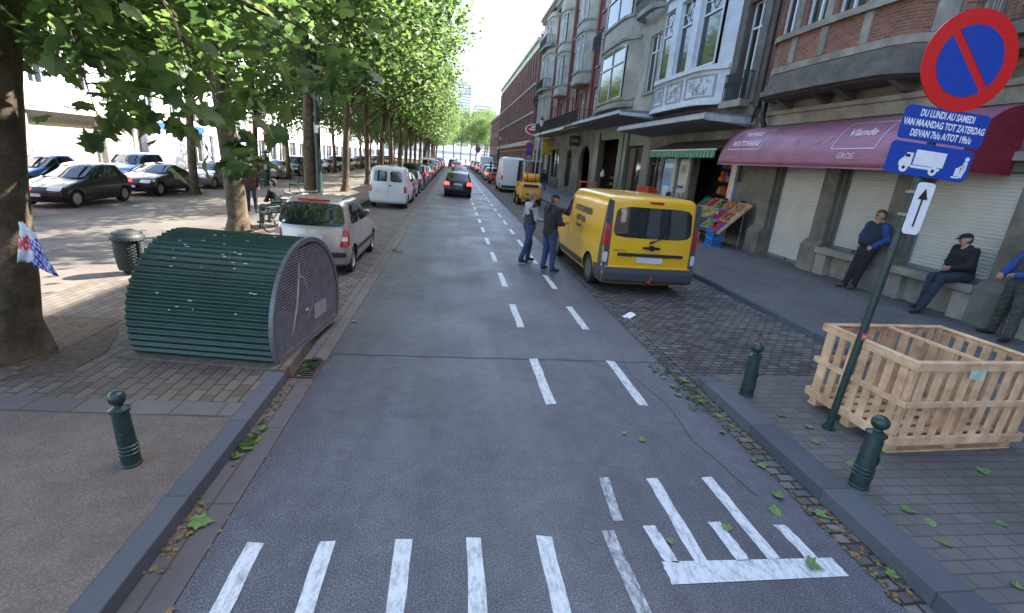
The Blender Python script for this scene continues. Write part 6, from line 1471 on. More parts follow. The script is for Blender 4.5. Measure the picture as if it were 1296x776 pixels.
def tree(name, label, seed, trunk, r0, crown_c, crown_r, nclu, nleaf, leaf, spread, template, faces, lm, zcut, loc, group, fork=4.3, extra=None, limbs=26, twigs=60):
    rg = np.random.default_rng(seed); t = thing(name, label, 'tree', loc, 0, group)
    m = MB(); H_ = trunk[-1][2]; pts = []; rs = []
    for i in range(29):
        u = i/28; z = u*H_; k = max(j for j in range(len(trunk)-1) if trunk[j][2] <= z+1e-6) if z < H_ else len(trunk)-2
        a, b = trunk[k], trunk[k+1]; f = (z-a[2])/(b[2]-a[2]); r = r0*(1-.62*u)
        if z < .5: r *= 1+.45*(1-z/.5)**2
        pts.append((a[0]+(b[0]-a[0])*f, a[1]+(b[1]-a[1])*f, z)); rs.append(r)
    n = 18; vs = []
    for (x, y, z), r in zip(pts, rs):
        for j in range(n): a = 2*math.pi*j/n; rr_ = r*(1+.06*math.sin(3*a+z*1.3)+.04*math.sin(5*a-z*2)+rg.uniform(-.03,.03)+(.12*math.sin(4*a+1) if z < .35 else 0)); vs.append((x+rr_*math.cos(a), y+rr_*math.sin(a), z-.03))
    m.add(vs, [(i*n+j, i*n+(j+1)%n, (i+1)*n+(j+1)%n, (i+1)*n+j) for i in range(28) for j in range(n)])
    C = clusters(rg, nclu, crown_c, crown_r, zcut=zcut)
    if extra is not None: C = np.vstack([C, extra])
    base = [pts[i] for i in range(len(pts)) if pts[i][2] > fork]
    far = C[np.argsort(-np.linalg.norm((C-np.array(crown_c))/np.array(crown_r), axis=1))]
    ends = []
    for i in range(limbs):
        e = far[(i*5) % len(far)]; h = base[int(rg.integers(0, max(1, len(base)-3)))]
        h = min(base, key=lambda p: abs(p[2]-(e[2]-1.6-rg.uniform(0,1.5)))); limb(m, h, e, .075*r0/.25, .018, rg, .35); ends.append((np.array(h)+e)/2)
    for i in range(twigs):
        e = C[int(rg.integers(0, len(C)))]; h = min(ends, key=lambda p: np.linalg.norm(p-e)); limb(m, h, e, .022, .007, rg, .15, 4)
    m.build('trunk', BARK, t, smooth=60, fix=False)
    w_ = rg.integers(0, len(C), nleaf); P = C[w_]+rg.normal(size=(nleaf,3))*np.array((spread,spread,spread*.72))
    P = P[P[:,2] > (zcut or 0)-.45]; S = rg.uniform(.72,1.25,len(P))*leaf
    leaves_mesh('crown', P, S, rg, lm, t, template, faces)
    return t
GT = 'plane trees along the promenade'
# the nearest tree: its skirt hangs into the top left of the view
rg = np.random.default_rng(5)
ex = []
for _ in range(150): ex.append((rg.uniform(-1.8,3.35), rg.uniform(-1.6,4.6), rg.uniform(2.95,4.3)))
ex = np.array([e for e in ex if e[2] > 2.8+max(0, e[0]-.7)*.48+max(0, e[1]-1.2)*.36])
sp = np.array([(-2.65,4.25,2.95),(-2.3,4.5,2.85),(-2.0,4.65,2.62),(-1.95,4.7,2.30),(-2.15,4.6,2.2),(-3.05,5.2,2.62),(-2.9,4.1,3.05),(-1.85,5.6,3.2),(-1.5,5.2,3.1),(-2.3,5.2,2.75),(-3.6,5.6,2.8),(-3.3,5.0,2.45),(-1.2,5.8,3.3),(-2.5,6.2,2.9)])-np.array((-4.72,5.2,.1))
t1 = tree('plane_tree', 'nearest plane tree with thick dark trunk at the left edge and low hanging leaves', 11, [(0,0,0),(.17,0,1),(.31,0,2.0),(.48,0,3.0),(.6,.1,5),(.5,.2,8),(.5,.2,12)], .26, (.5,0,8.6), (4.9,4.6,4.8), 110, 8200, .215, .42, LT, LT_F, LEAF_N, 3.4, (-4.60,5.2,.08), GT, 3.0, extra=ex, limbs=30, twigs=110)
o = leaves_mesh('hanging_spray', np.vstack([sp[i]+rg.normal(size=(9 if i in (3,4,11) else 16,3))*np.array((.17,.17,.10)) for i in range(len(sp))]), rg.uniform(.15,.27,sum(9 if i in (3,4,11) else 16 for i in range(len(sp)))), rg, LEAF_N, t1, LT, LT_F, up=.2); o['kind'] = 'stuff'
m = MB()
for i in range(len(sp)):
    e = sp[i]; h = np.array((e[0]*.6, e[1]*.6+.3, 3.9)); limb(m, h, e, .014, .004, rg, .1, 4)
    limb(m, (.4,0,3.6), h, .04, .014, rg, .25, 5)
m.build('hanging_branch', BARK, t1, fix=False)
tree('plane_tree', 'second plane tree with mottled trunk directly behind the bicycle shelter', 12, [(0,0,0),(-.02,0,2),(-.16,0,4),(-.1,.1,8),(0,.2,12.5)], .25, (.3,0,9.2), (5.2,4.4,5.2), 210, 16500, .225, .46, LT, LT_F, LEAF_N, 4.5, (-5.6,13.4,.02), GT, 3.2, limbs=34, twigs=110)
protos = []
for i, (lab, y, x, r, lean) in enumerate((('third plane tree next to the dark green mast', 21.4, -5.95, .25, .1),('fourth plane tree, slender, right of the mast', 28.9, -6.1, .20, .25),('fifth plane tree in front of the small white van', 36.4, -6.1, .19, -.1))):
    protos.append(tree('plane_tree', lab, 21+i, [(0,0,0),(lean*.3,0,2.5),(lean,0,5),(lean*1.5,0,9),(lean,0,13.5)], r, (.7,0,10.6), (5.2+i*.2,4.6,5.8), 230, 11500, .27, .56, FT, FT_F, LEAF_F, 5.3, (x,y,pz(x)-.01), GT, 3.8, limbs=30, twigs=50))
rr = random.Random(31)
for i in range(19):
    o = put(protos[(i+1) % 3], (-6.1+rr.uniform(-.15,.15), 43.8+i*7.4, .0), rr.choice((-.3,.2,.0,.35)), f'plane tree of the front row, {ordw[min(i,17)]} beyond the fifth trunk' if i < 18 else 'plane tree of the front row, the last of all', GT, rr.uniform(.95,1.08))
# second row, across the promenade
for i in range(17):
    y = 25.8+i*7.9; x = -12.7-(.5 if i > 1 else 0)
    if i == 0:
        thin = tree('plane_tree', 'slim plane trunk of the far row right of the black saloon', 44, [(0,0,0),(.1,0,2.5),(.2,.1,5),(.1,0,9),(0,0,11)], .2, (0,0,7.9), (3.7,3.7,4.3), 120, 5200, .27, .5, FT, FT_F, LEAF_F, 3.6, (x,y,pz(x)-.01), GT, 3.6, limbs=22, twigs=30); continue
    o = put(thin, (x, y, pz(x)-.02), rr.uniform(0,6), ('slim plane trunk of the far row right of the black saloon' if i == 0 else f'plane tree of the far row across the promenade, {ordw[i]} from the near end'), GT, rr.uniform(.86,.98))
# trees at the end of the street
for i, (x, y, s) in enumerate(((9,205,1.15),(14,214,1.3),(3,226,1.3),(-5,236,1.3),(8,246,1.6),(-14,232,1.3),(20,225,1.4),(0,262,1.6),(-25,250,1.6),(16,262,1.7))):
    put(protos[i % 3], (x, y, -.1), i*1.3, f'leafy tree closing the end of the street, {ordw[i]} of the far group', 'trees at the end of the street', s)

# ---------------- fallen leaves ----------------
FL = mat('fallen_leaf_green', (.12,.20,.05), .6, var=.35, scale=6); FB = mat('fallen_leaf_dry', (.26,.17,.08), .8, var=.35, scale=6)
def fallen_proto(curl):
    m = MB(); T = LT.copy(); T[:,1] -= .45
    m.add([(x, y, .05+curl*(x*x*1.2+y*y*.8)+.03*math.sin(7*x+3*y)) for x, y, z in T], LT_F); me = m.build('fallen_leaf', FL, fix=False); return me
fps = [fallen_proto(c) for c in (.25,.5,-.15)]; used = set()
def leaf_at(i, x, y, z, s, label, group, dry=False):
    src = fps[i % 3]
    if src.name not in used: o = src; used.add(src.name)
    else: o = src.copy(); COL.objects.link(o)
    o.location = (x, y, z); o.scale = (s,s,s); o.rotation_euler = (rr.uniform(-.15,.15), rr.uniform(-.15,.15), rr.uniform(0,6.28))
    if dry: o.material_slots[0].link = 'OBJECT'; o.material_slots[0].material = FB
    tag(o, label, 'leaf', group)
A = [(2.92,3.39),(2.81,3.01),(1.64,2.54),(2.13,2.65),(2.57,2.29),(2.66,2.85),(3.01,2.76),(3.06,2.2),(1.8,3.95),(1.92,3.81),(2.86,3.96),(3.02,4.08),(2.78,5.24),(2.77,4.98),(2.77,4.77),(2.76,5.42),(2.95,4.58),(3.0,4.3),(2.9,3.5),(3.02,5.1)]
B = [(3.66,3.26),(3.63,2.67),(4.3,2.52),(3.6,2.34),(3.75,1.99),(3.72,2.56),(3.74,3.9),(3.58,3.61),(3.6,4.1),(4.92,3.13),(5.3,2.9)]
Cc = [(-1.56,2.81),(-1.64,3.55),(-1.60,3.77),(-1.62,3.96),(-1.60,3.65),(-1.2,9.84),(-1.38,6.9)]
for i, (x, y) in enumerate(A): leaf_at(i, x, y, .012 if x > 2.93 else .008, rr.uniform(.075,.13), 'fallen green leaf lying along the right gutter or on the nearby road markings', 'fallen leaves at the right gutter')
for i, (x, y) in enumerate(B): leaf_at(i, x, y, .124, rr.uniform(.08,.13), 'fallen green leaf lying on the right pavement around the crate and bollards', 'fallen leaves on the right pavement')
for i, (x, y) in enumerate(Cc): leaf_at(i, x, y, .012, .17 if i == 0 else rr.uniform(.09,.14), 'large fallen plane leaf alone in the left gutter near the bottom' if i == 0 else 'fallen green leaf lying in the left gutter or beside it', None if i == 0 else 'fallen leaves in the left gutter')
rg = np.random.default_rng(77)
def litter(name, boxes, n, smin, smax, mt, label, z=.02):
    P = []; tot = sum(b[4] for b in boxes); keep = lambda Q: Q[(np.sin(Q[:,1]*2.9+1)+np.sin(Q[:,1]*7.3)*.7+rg.normal(size=len(Q))*.6) > -.2]
    for x0, x1, y0, y1, wgt, zz in boxes:
        k = int(n*wgt/tot); P.append(np.column_stack([rg.triangular(x0,(x0+x1)/2,x1,k), rg.uniform(y0,y1,k), zz+rg.uniform(0,.012,k)]))
    P = keep(np.vstack(P)); o = leaves_mesh(name, P, rg.uniform(smin,smax,len(P)), rg, mt, None, FT, FT_F, up=3.0); tag(o, label, 'leaf litter', kind='stuff')
litter('leaf_debris', [(-1.74,-1.58,2.4,5.1,5,.012),(-1.46,-1.40,1.5,6,1,.008),(2.90,2.98,2.0,6,4,.008),(3.02,3.12,2.0,5.2,4,.01),(-1.75,-1.45,6,20,2,.01),(2.9,3.15,5,22,5,.014),(-5.2,-3.8,4.6,6.3,3,.14)], 1500, .014,.05, mat('leaf_debris', (.13,.075,.035), .9, var=.5, scale=20, col2=(.2,.13,.06)), 'brown leaf crumbs gathered along both gutters')
litter('green_leaf_heap', [(-1.74,-1.55,3.45,4.1,3,.03),(-1.66,-1.50,5.1,5.6,3,.03),(-1.62,-1.12,12.2,12.7,2,.02),(2.7,3.1,4.4,5.6,3,.02),(-4.6,-3.9,13.5,15.2,3,.13),(-1.9,-1.3,9.6,10.2,.6,.02),(4.5,5.9,6.9,7.6,1,.03),(5.2,6.1,8.2,9.8,1,.03),(3.3,5.5,5.3,7.6,.6,.03)], 520, .03,.085, LEAF_N, 'small heaps of green torn leaves in the gutters')

# ---------------- people ----------------
def surface_nets(F, lo, h):
    S = F < 0; nx, ny, nz = F.shape
    c = np.zeros((nx-1,ny-1,nz-1), np.int8)
    for dx in (0,1):
        for dy in (0,1):
            for dz in (0,1): c += S[dx:nx-1+dx, dy:ny-1+dy, dz:nz-1+dz]
    act = (c > 0) & (c < 8); idx = -np.ones(act.shape, np.int64); ii = np.argwhere(act); idx[act] = np.arange(len(ii))
    acc = np.zeros((len(ii),3)); cnt = np.zeros(len(ii))
    cor = [(a,b,c_) for a in (0,1) for b in (0,1) for c_ in (0,1)]
    for p in range(8):
        for q_ in range(p+1, 8):
            if sum(abs(cor[p][k]-cor[q_][k]) for k in range(3)) != 1: continue
            A_ = F[ii[:,0]+cor[p][0], ii[:,1]+cor[p][1], ii[:,2]+cor[p][2]]; B_ = F[ii[:,0]+cor[q_][0], ii[:,1]+cor[q_][1], ii[:,2]+cor[q_][2]]
            s = (A_ < 0) != (B_ < 0); t = np.where(s, A_/(A_-B_+1e-12), 0)
            P = np.array(cor[p])+(np.array(cor[q_])-np.array(cor[p]))*t[:,None]; acc[s] += P[s]; cnt[s] += 1
    V = (ii+acc/cnt[:,None])*h+lo; faces = []
    for ax in range(3):
        sl0 = [slice(1,-1)]*3; sl1 = [slice(1,-1)]*3; sl0[ax] = slice(0,-1); sl1[ax] = slice(1,None)
        a = S[tuple(sl0)]; b = S[tuple(sl1)]; e = np.argwhere(a != b); off = np.array([1,1,1]); off[ax] = 0; e0 = e+off
        fl = a[tuple(e.T)]; u, v = [k for k in range(3) if k != ax]
        def g(du, dv): d = e0.copy(); d[:,u] -= du; d[:,v] -= dv; return idx[d[:,0],d[:,1],d[:,2]]
        q4 = np.column_stack([g(1,1),g(0,1),g(0,0),g(1,0)]); flip = fl if ax != 1 else ~fl; q4[~flip] = q4[~flip][:,::-1]; faces.append(q4)
    return V, np.vstack(faces)
SKIN = mat('skin', (.42,.24,.17), .55, var=.1, scale=12); EYE = mat('eye_dark', (.03,.02,.02), .4, var=0); LIP = mat('lips', (.32,.13,.10), .5, var=0)
HAIR = {k: mat('hair_'+k, c, .8, var=.3, scale=30) for k, c in dict(dark=(.02,.014,.01), grey=(.25,.24,.22), brown=(.09,.05,.03), fair=(.22,.15,.08)).items()}
def cloth(name, col, **kw): return mat('cloth_'+name, col, .9, var=.22, scale=9, bump=.25, bscale=22, **kw)
V3 = lambda *a: np.array(a, float)
def person(label, loc, rz, J, cl, hair='dark', h=.0135, hood=False, cap=None, scale=1.0, short=False, extra=None, longcoat=0, group=None, bulk=1):
    """cl = (top, sleeve, trousers, shoe) materials; figure faces local +Y; J overrides joints"""
    D = dict(pel=(0,0,.95), che=(0,.01,1.32), neck=(0,.01,1.50), head=(0,.035,1.655), shL=(-.195,0,1.445), shR=(.195,0,1.445), elL=(-.25,-.03,1.15), elR=(.25,-.03,1.15), wrL=(-.25,.08,.92), wrR=(.25,.08,.92),
        hiL=(-.095,0,.92), hiR=(.095,0,.92), knL=(-.11,.02,.50), knR=(.11,.02,.50), anL=(-.12,-.01,.09), anR=(.12,-.01,.09), toL=(-.14,.17,.04), toR=(.14,.17,.04), look=(0,1,-.05), curl=(0,.5,-.3))
    D.update(J); D = {k: np.array(v, float) for k, v in D.items()}
    top, slv, trs, shoe = 0, 1, 2, 3; skin, hr, eye, lip = 4, 5, 6, 7
    P = []
    def cap_(a, b, ra, rb, m): P.append((np.array(a,float), np.array(b,float), ra, rb, m))
    pel, che, neck, head = D['pel'], D['che'], D['neck'], D['head']
    lat = D['shR']-D['shL']; lat /= np.linalg.norm(lat); lp = D['hiR']-D['hiL']; lp /= np.linalg.norm(lp)
    b_ = bulk
    for s in (-1, 1):
        cap_(pel+lp*s*.055+V3(0,0,-.02), (pel+che)/2+lat*s*.05, .118*b_, .122*b_, top); cap_((pel+che)/2+lat*s*.05, che+lat*s*.075, .122*b_, .125*b_, top)
        cap_(che+lat*s*.075, che+lat*s*.10+V3(0,0,.06), .12, .095, top)
        cap_(D['hiL' if s < 0 else 'hiR'], D['hiL' if s < 0 else 'hiR']+V3(0,0,.02), .105, .10, trs)
    cap_(D['shL'], D['shR'], .072, .072, top); cap_(che+V3(0,0,.10), neck, .09, .058, top); cap_(neck-V3(0,0,.02), head-V3(0,0,.05), .056, .052, skin)
    for s, n in ((-1,'L'),(1,'R')):
        sh_, el, wr = D['sh'+n], D['el'+n], D['wr'+n]
        cap_(sh_, el, .066*b_, .054*b_, slv); cap_(el, el+(wr-el)*(.28 if short else .96), .052*b_, .041*b_, slv); 
        if short: cap_(el, wr, .042, .030, skin)
        f = (wr-el)/np.linalg.norm(wr-el); cu = D['curl'] if s < 0 else D['curl']*np.array((-1,1,1)); cu = cu-f*(cu@f); cu /= np.linalg.norm(cu)+1e-9; sd = np.cross(f, cu)
        pc = wr+f*.055; cap_(wr, pc, .027, .030, skin); cap_(pc-sd*.022, pc+sd*.022, .023, .023, skin)
        for k, (o_, ln) in enumerate(((-.031,.062),(-.0105,.075),(.0105,.072),(.031,.055))):
            b0 = pc+f*.022+sd*o_; b1 = b0+(f*.75+cu*.5)*ln*.55; b2 = b1+(f*.2+cu*.9)*ln*.5; cap_(b0, b1, .0115, .0105, skin); cap_(b1, b2, .0105, .009, skin)
        tb = wr+f*.02-sd*.028*s*(1); cap_(tb, tb-sd*.03*s+f*.03+cu*.02, .014, .012, skin); cap_(tb-sd*.03*s+f*.03+cu*.02, tb-sd*.028*s+f*.055+cu*.035, .012, .010, skin)
        hp, kn, an, to = D['hi'+n], D['kn'+n], D['an'+n], D['to'+n]
        cap_(hp, kn, .096*b_, .068*b_, trs); cap_(kn, an+V3(0,0,.02), .068*b_, .054*b_, trs); cap_(an+V3(0,0,-.02), an+(to-an)*.35+V3(0,0,-.012), .046, .045, shoe)
        dt = to-an; cap_(an+V3(0,0,-.045)-dt*.12, to, .04, .034, shoe)
        if longcoat: cap_(hp+V3(0,0,.05), hp+(kn-hp)*longcoat, .125, .135, top)
    lk = D['look']/np.linalg.norm(D['look']); rt = np.cross(lk, V3(0,0,1)); rt /= np.linalg.norm(rt); up = np.cross(rt, lk)
    H_ = lambda r, f, u: head+rt*r+lk*f+up*u
    cap_(H_(0,-.012,.03), H_(0,-.008,.055), .087, .078, skin); cap_(H_(0,.02,.0), H_(0,.03,-.055), .074, .045, skin); cap_(H_(0,.04,-.06), H_(0,.048,-.075), .034, .03, skin)
    cap_(H_(0,.085,.018), H_(0,.108,-.022), .010, .015, skin)
    for s in (-1, 1):
        cap_(H_(s*.083,-.01,.015), H_(s*.086,-.015,-.02), .014, .012, skin); cap_(H_(s*.032,.088,.012), H_(s*.034,.088,.012), .0095, .0095, eye); cap_(H_(s*.018,.089,.034), H_(s*.048,.080,.036), .008, .007, hr)
        cap_(H_(s*.035,.062,-.022), H_(s*.03,.066,-.03), .026, .022, skin)
    cap_(H_(-.018,.083,-.055), H_(.018,.083,-.055), .009, .009, lip)
    if cap is None:
        cap_(H_(0,-.034,.052), H_(0,-.010,.070), .088, .078, hr); cap_(H_(0,-.045,.03), H_(0,-.05,-.03), .078, .06, hr)
    else:
        cap_(H_(0,-.045,.02), H_(0,-.05,-.03), .072, .058, hr)
    if hood:
        cap_(neck+V3(0,-.07,.0)+0*lk, neck+V3(0,-.10,-.05), .065, .06, top); cap_(neck+lat*.07+V3(0,-.03,.0), neck-lat*.07+V3(0,-.03,.0), .05, .05, top)
    if extra: extra(cap_, D, H_)
    A_ = np.array([np.minimum(p[0], p[1])-max(p[2], p[3]) for p in P]).min(0)-.04; B_ = np.array([np.maximum(p[0], p[1])+max(p[2], p[3]) for p in P]).max(0)+.04
    nn_ = np.ceil((B_-A_)/h).astype(int)+1; F = np.full(nn_, 9., np.float32); W_ = np.full(nn_, 9., np.float32); Mi = np.zeros(nn_, np.int8)
    ax = [A_[k]+np.arange(nn_[k])*h for k in range(3)]
    for a, b, ra, rb, mt in P:
        R_ = max(ra, rb)+.07; lo = np.maximum(0, np.floor((np.minimum(a, b)-R_-A_)/h).astype(int)); hi = np.minimum(nn_, np.ceil((np.maximum(a, b)+R_-A_)/h).astype(int)+1)
        s = tuple(slice(l, u) for l, u in zip(lo, hi)); X_, Y_, Z_ = np.meshgrid(ax[0][s[0]], ax[1][s[1]], ax[2][s[2]], indexing='ij')
        pa = np.stack([X_-a[0], Y_-a[1], Z_-a[2]], -1); ba = b-a; l2 = ba@ba+1e-12; t = np.clip((pa@ba)/l2, 0, 1); d = np.linalg.norm(pa-t[...,None]*ba, axis=-1)-(ra+(rb-ra)*t)
        k = .035 if min(ra, rb) > .035 else .008
        f0 = F[s]; hh = np.clip(.5+.5*(f0-d)/k, 0, 1); F[s] = (f0*(1-hh)+d*hh-k*hh*(1-hh)).astype(np.float32)
        w0 = W_[s]; better = d < w0; w0[better] = d[better]; mi = Mi[s]; mi[better] = mt; W_[s] = w0; Mi[s] = mi
    V, Fc = surface_nets(F, A_, h)
    ci = np.clip(np.round((V-A_)/h).astype(int), 0, nn_-1); vm = Mi[ci[:,0],ci[:,1],ci[:,2]]
    t = thing('person', label, 'person', loc, rz, group, scale)
    me = bpy.data.meshes.new('body'); me.from_pydata(V.tolist(), [], Fc.tolist())
    for m_ in list(cl)+[SKIN, HAIR[hair], EYE, LIP]: me.materials.append(m_)
    fm_ = np.sort(vm[Fc], axis=1)[:,1]; me.polygons.foreach_set('material_index', fm_.astype(np.int32)); me.polygons.foreach_set('use_smooth', [True]*len(Fc)); me.update()
    nrm = np.zeros(len(V)*3, np.float32); me.vertices.foreach_get('normal', nrm); nrm = nrm.reshape(-1,3); clothv = (vm <= 2)[:,None]
    A3 = V*np.array((1,1,.75)); w3 = np.sin(A3[:,0]*47+np.sin(A3[:,2]*31+loc[1])*1.6)*np.sin(A3[:,2]*52+A3[:,1]*33+np.sin(A3[:,0]*21)*2)+.6*np.sin(A3[:,2]*85+A3[:,0]*40+A3[:,1]*25+2*np.sin(A3[:,1]*30))
    V = V+clothv*nrm*(w3*.0055)[:,None]; me.vertices.foreach_set('co', V.astype(np.float32).ravel()); me.update()
    bm = bmesh.new(); bm.from_mesh(me); bmesh.ops.smooth_vert(bm, verts=bm.verts, factor=.5, use_axis_x=True, use_axis_y=True, use_axis_z=True); bmesh.ops.recalc_face_normals(bm, faces=bm.faces); bm.to_mesh(me); bm.free()
    o = bpy.data.objects.new('body', me); COL.objects.link(o); o.parent = t; KIDS.setdefault(t.name, []).append(o)
    if cap is not None:
        m = MB(); rows = []
        for i in range(9):
            a = i/8*math.pi/2; rr_ = .103*math.cos(a)**.8 if i < 8 else .003; rows.append([tuple(H_(rr_*math.cos(b)*.93, rr_*math.sin(b)*1.02-.01, .045+.085*math.sin(a))) for b in np.linspace(0, 6.283, 21)[:-1]])
        m.grid(rows, close=True)
        if cap[1]: m.grid([[tuple(H_(x*(1-.0*k), .085+(.075*k)*(1-(x/.075)**2*.6), .05-.012*k-.25*x*x*8*.3)) for x in np.linspace(-.075,.075,9)] for k in (0,.5,1)]); m.grid([[tuple(H_(x, .085+(.075*k)*(1-(x/.075)**2*.6), .042-.012*k-.6*x*x)) for x in np.linspace(-.075,.075,9)] for k in (0,.5,1)])
        c_ = m.build('cap', cap[0], t, smooth=60, fix=False)
        if len(cap) > 2: m = MB(); m.add([tuple(H_(x, .094+.012, z)) for x, z in ((-.03,.075),(.03,.075),(.03,.10),(-.03,.10))], [(0,1,2,3)]); s = m.build('badge', cap[2], c_, fix=False); s2 = s.modifiers.new('t','SOLIDIFY'); s2.thickness = .004
    return t
JEANS = cloth('jeans', (.035,.06,.13)); DJ = cloth('dark_jeans', (.025,.03,.05)); BLKC = cloth('black', (.014,.014,.016)); HOOD = cloth('hoodie', (.022,.022,.024)); SHOE = cloth('shoe', (.02,.018,.017)); LG = cloth('light_grey', (.33,.34,.36)); NAVYC = cloth('navy', (.022,.027,.045)); BLUEC = cloth('bright_blue', (.02,.06,.22)); OLIVE = cloth('olive_trousers', (.05,.052,.045)); BEIGE = cloth('beige_coat', (.22,.16,.10)); WHITEC = cloth('white_shirt', (.5,.52,.58)); REDC = cloth('red', (.4,.03,.03)); DARKV = cloth('dark_vest', (.035,.04,.055)); BROWNS = cloth('brown_shoe', (.09,.055,.035)); GREENB = mat('green_badge', (.03,.3,.10), .6); WB = mat('pale_badge', (.5,.35,.25), .6)
def hoodie_print(cap_, D, H_): pass
p = person('man in dark hooded jacket, jeans and cap beside the yellow van, hands together', (2.34,11.05,.006), R(-62), dict(elL=(-.26,.06,1.16), elR=(.26,.06,1.16), wrL=(-.11,.29,1.12), wrR=(.11,.29,1.12), look=(.1,1,-.12), knL=(-.12,.03,.5), anL=(-.14,-.01,.09), anR=(.15,.03,.09), knR=(.12,.04,.5), toL=(-.18,.15,.04), toR=(.20,.19,.04), curl=(.8,.3,-.2), head=(0,.05,1.66)), (HOOD,HOOD,JEANS,SHOE), 'brown', h=.0125, hood=True, cap=(BLKC,True,WB), scale=1.02, bulk=1.1)
m = MB(); text_mb('HELLO', .07, lambda u, v: (u*.9, .148-abs(u)*.1, 1.335+v), m); m.build('chest_lettering', SW, p)
person('man in pale grey sweater and dark vest standing beyond the man in the dark cap', (1.98,11.95,.006), R(-75), dict(elL=(-.27,-.02,1.15), elR=(.25,.08,1.14), wrL=(-.25,.10,.95), wrR=(.16,.28,1.10), look=(.0,1,-.1), knL=(-.12,.10,.5), anL=(-.13,.08,.09), toL=(-.15,.26,.04), knR=(.12,-.08,.5), anR=(.12,-.22,.10), toR=(.13,-.05,.04)), (DARKV,LG,JEANS,SHOE), 'fair', h=.0125, bulk=1.08,
    extra=lambda c, D, H: (c((-.15,-.01,1.43),(.15,-.01,1.43),.092,.092,1),c((-.06,-.03,1.30),(.06,-.03,1.30),.118,.118,1)), scale=1.0)
# men by the shutters
lean = person('man in navy and bright blue jacket leaning against the stone ledge', (9.98,10.38,.12), R(93), dict(pel=(0,-.16,.93), che=(0,-.23,1.30), neck=(0,-.24,1.48), head=(0,-.22,1.64), shL=(-.20,-.24,1.43), shR=(.20,-.24,1.43), elL=(-.31,-.24,1.17), elR=(.31,-.24,1.17), wrL=(-.17,-.10,1.0), wrR=(.17,-.10,1.0), hiL=(-.095,-.15,.91), hiR=(.095,-.15,.91), knL=(-.10,-.02,.49), knR=(.06,.0,.49), anL=(-.10,.05,.09), anR=(.05,.13,.09), toL=(-.14,.22,.04), toR=(.10,.30,.04), look=(.25,1,-.15)), (NAVYC,BLUEC,BLKC,BROWNS), 'brown', h=.013, scale=1.10, bulk=1.2, extra=lambda c, D, H: c((-.03,-.08,1.08),(.03,-.08,1.10),.135,.135,0))
sit = person('seated man in black jacket and cap on the stone ledge of the right shutter', (10.40,8.30,.12), R(78), dict(pel=(0,-.02,.87), che=(0,.06,1.22), neck=(0,.10,1.39), head=(0,.15,1.54), shL=(-.21,.08,1.34), shR=(.21,.08,1.34), elL=(-.27,.10,1.06), elR=(.27,.10,1.06), wrL=(-.08,.28,.98), wrR=(.08,.28,.98), hiL=(-.10,.0,.85), hiR=(.10,.0,.85), knL=(-.13,.44,.76), knR=(.12,.42,.74), anL=(-.10,.62,.10), anR=(.06,.52,.16), toL=(-.13,.80,.04), toR=(.02,.70,.12), look=(.35,1,-.25)), (BLKC,BLKC,DJ,SHOE), 'dark', h=.013, cap=(BLKC,True,GREENB), scale=1.03, hood=True, bulk=1.25)
person('man in blue jacket and olive trousers standing at the right edge', (10.02,6.98,.12), R(80), dict(elL=(-.29,.02,1.16), elR=(.29,.02,1.16), wrL=(-.12,.24,1.12), wrR=(.12,.24,1.08), knL=(-.17,.05,.5), anL=(-.24,.10,.09), toL=(-.30,.28,.04), knR=(.15,.0,.5), anR=(.2,-.02,.09), toR=(.26,.15,.04), pel=(0,-.06,.94), che=(0,-.10,1.31), shL=(-.2,-.1,1.44), shR=(.2,-.1,1.44), neck=(0,-.1,1.49), head=(0,-.07,1.65)), (DARKV,BLUEC,OLIVE,SHOE), 'grey', h=.0135, scale=1.05, bulk=1.2)
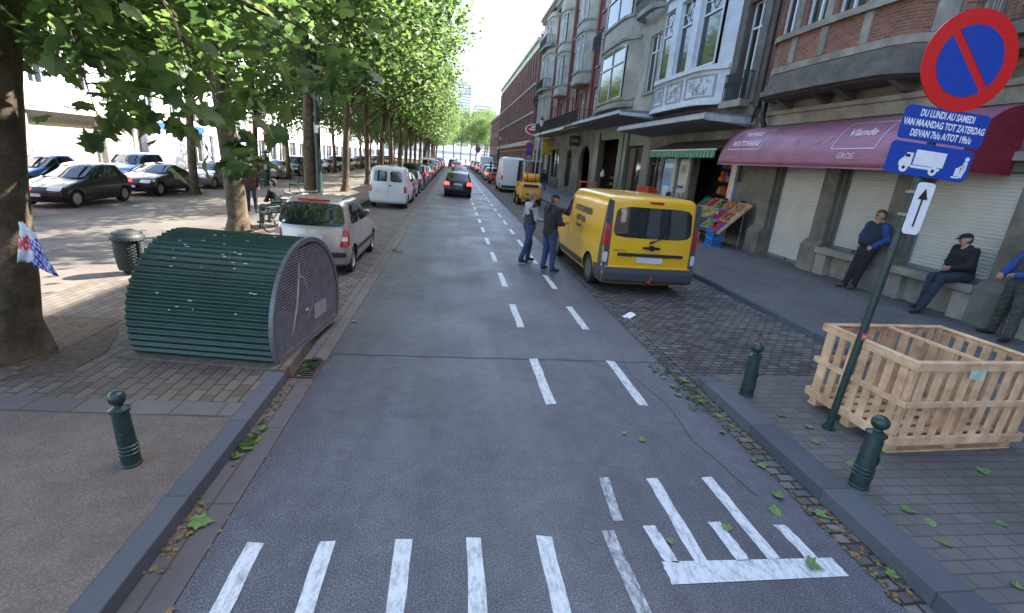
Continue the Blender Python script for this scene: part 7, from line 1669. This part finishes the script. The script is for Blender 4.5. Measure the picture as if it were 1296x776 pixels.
person('person in black coat and black cap sitting on the green bench beside the bicycle', (-5.10,14.85,.10), R(62), dict(pel=(0,-.05,.53), che=(0,-.02,.88), neck=(0,.03,1.06), head=(0,.08,1.21), shL=(-.2,-.0,1.0), shR=(.2,-.0,1.0), elL=(-.26,.08,.74), elR=(.26,.08,.74), wrL=(-.1,.3,.70), wrR=(.1,.3,.70), hiL=(-.1,0,.53), hiR=(.1,0,.53), knL=(-.13,.42,.52), knR=(.13,.42,.52), anL=(-.13,.44,.09), anR=(.13,.44,.09), toL=(-.14,.62,.04), toR=(.14,.62,.04)), (BLKC,BLKC,DJ,SHOE), 'dark', h=.016, cap=(BLKC,False))
person('man in dark maroon clothes standing half behind the second plane trunk', (-7.0,18.0,-.02), R(-160), dict(), (cloth('maroon',(.07,.025,.03)),cloth('maroon2',(.05,.02,.03)),DJ,SHOE), 'brown', h=.02)
person('pedestrian in dark jacket and jeans walking past the dark shop front', (8.0,43.1,.12), R(10), dict(knL=(-.1,.12,.5), anL=(-.1,.22,.10), toL=(-.1,.40,.05), knR=(.1,-.02,.5), anR=(.1,-.28,.13), toR=(.1,-.12,.05)), (NAVYC,NAVYC,JEANS,SHOE), 'dark', h=.02)
person('shopper in beige coat and pale hat picking fruit inside the fruit shop', (9.75,19.7,.12), R(-15), dict(che=(0,.10,1.28), neck=(0,.18,1.43), head=(0,.26,1.55), shL=(-.19,.14,1.38), shR=(.19,.14,1.38), elL=(-.24,.30,1.16), elR=(.24,.30,1.16), wrL=(-.2,.52,1.12), wrR=(.2,.50,1.10)), (BEIGE,BEIGE,DJ,SHOE), 'grey', h=.02, cap=(LG,False), longcoat=.8)
person('dark haired person in white shirt bending behind the yellow van roof', (7.7,16.9,.12), R(-60), dict(che=(0,.06,1.30), neck=(0,.12,1.46), head=(0,.18,1.60)), (WHITEC,WHITEC,DJ,SHOE), 'dark', h=.02)
fp = [(5.6,96,BLKC,DJ,20),(6.4,99,REDC,DJ,170),(4.6,104,NAVYC,JEANS,0),(5.3,108,BLKC,BLKC,190),(3.6,150,REDC,REDC,30),(4.4,118,OLIVE,DJ,10)]
for i, (x, y, a, b_, an) in enumerate(fp):
    person(f'distant pedestrian beside the far parked cars, {ordw[i]} from the near end of the group', (x,y,.014), R(an), dict(knL=(-.1,.1,.5), anL=(-.1,.15,.1), toL=(-.1,.33,.05)), (a,a,b_,SHOE), 'dark', h=.03, group='distant pedestrians')
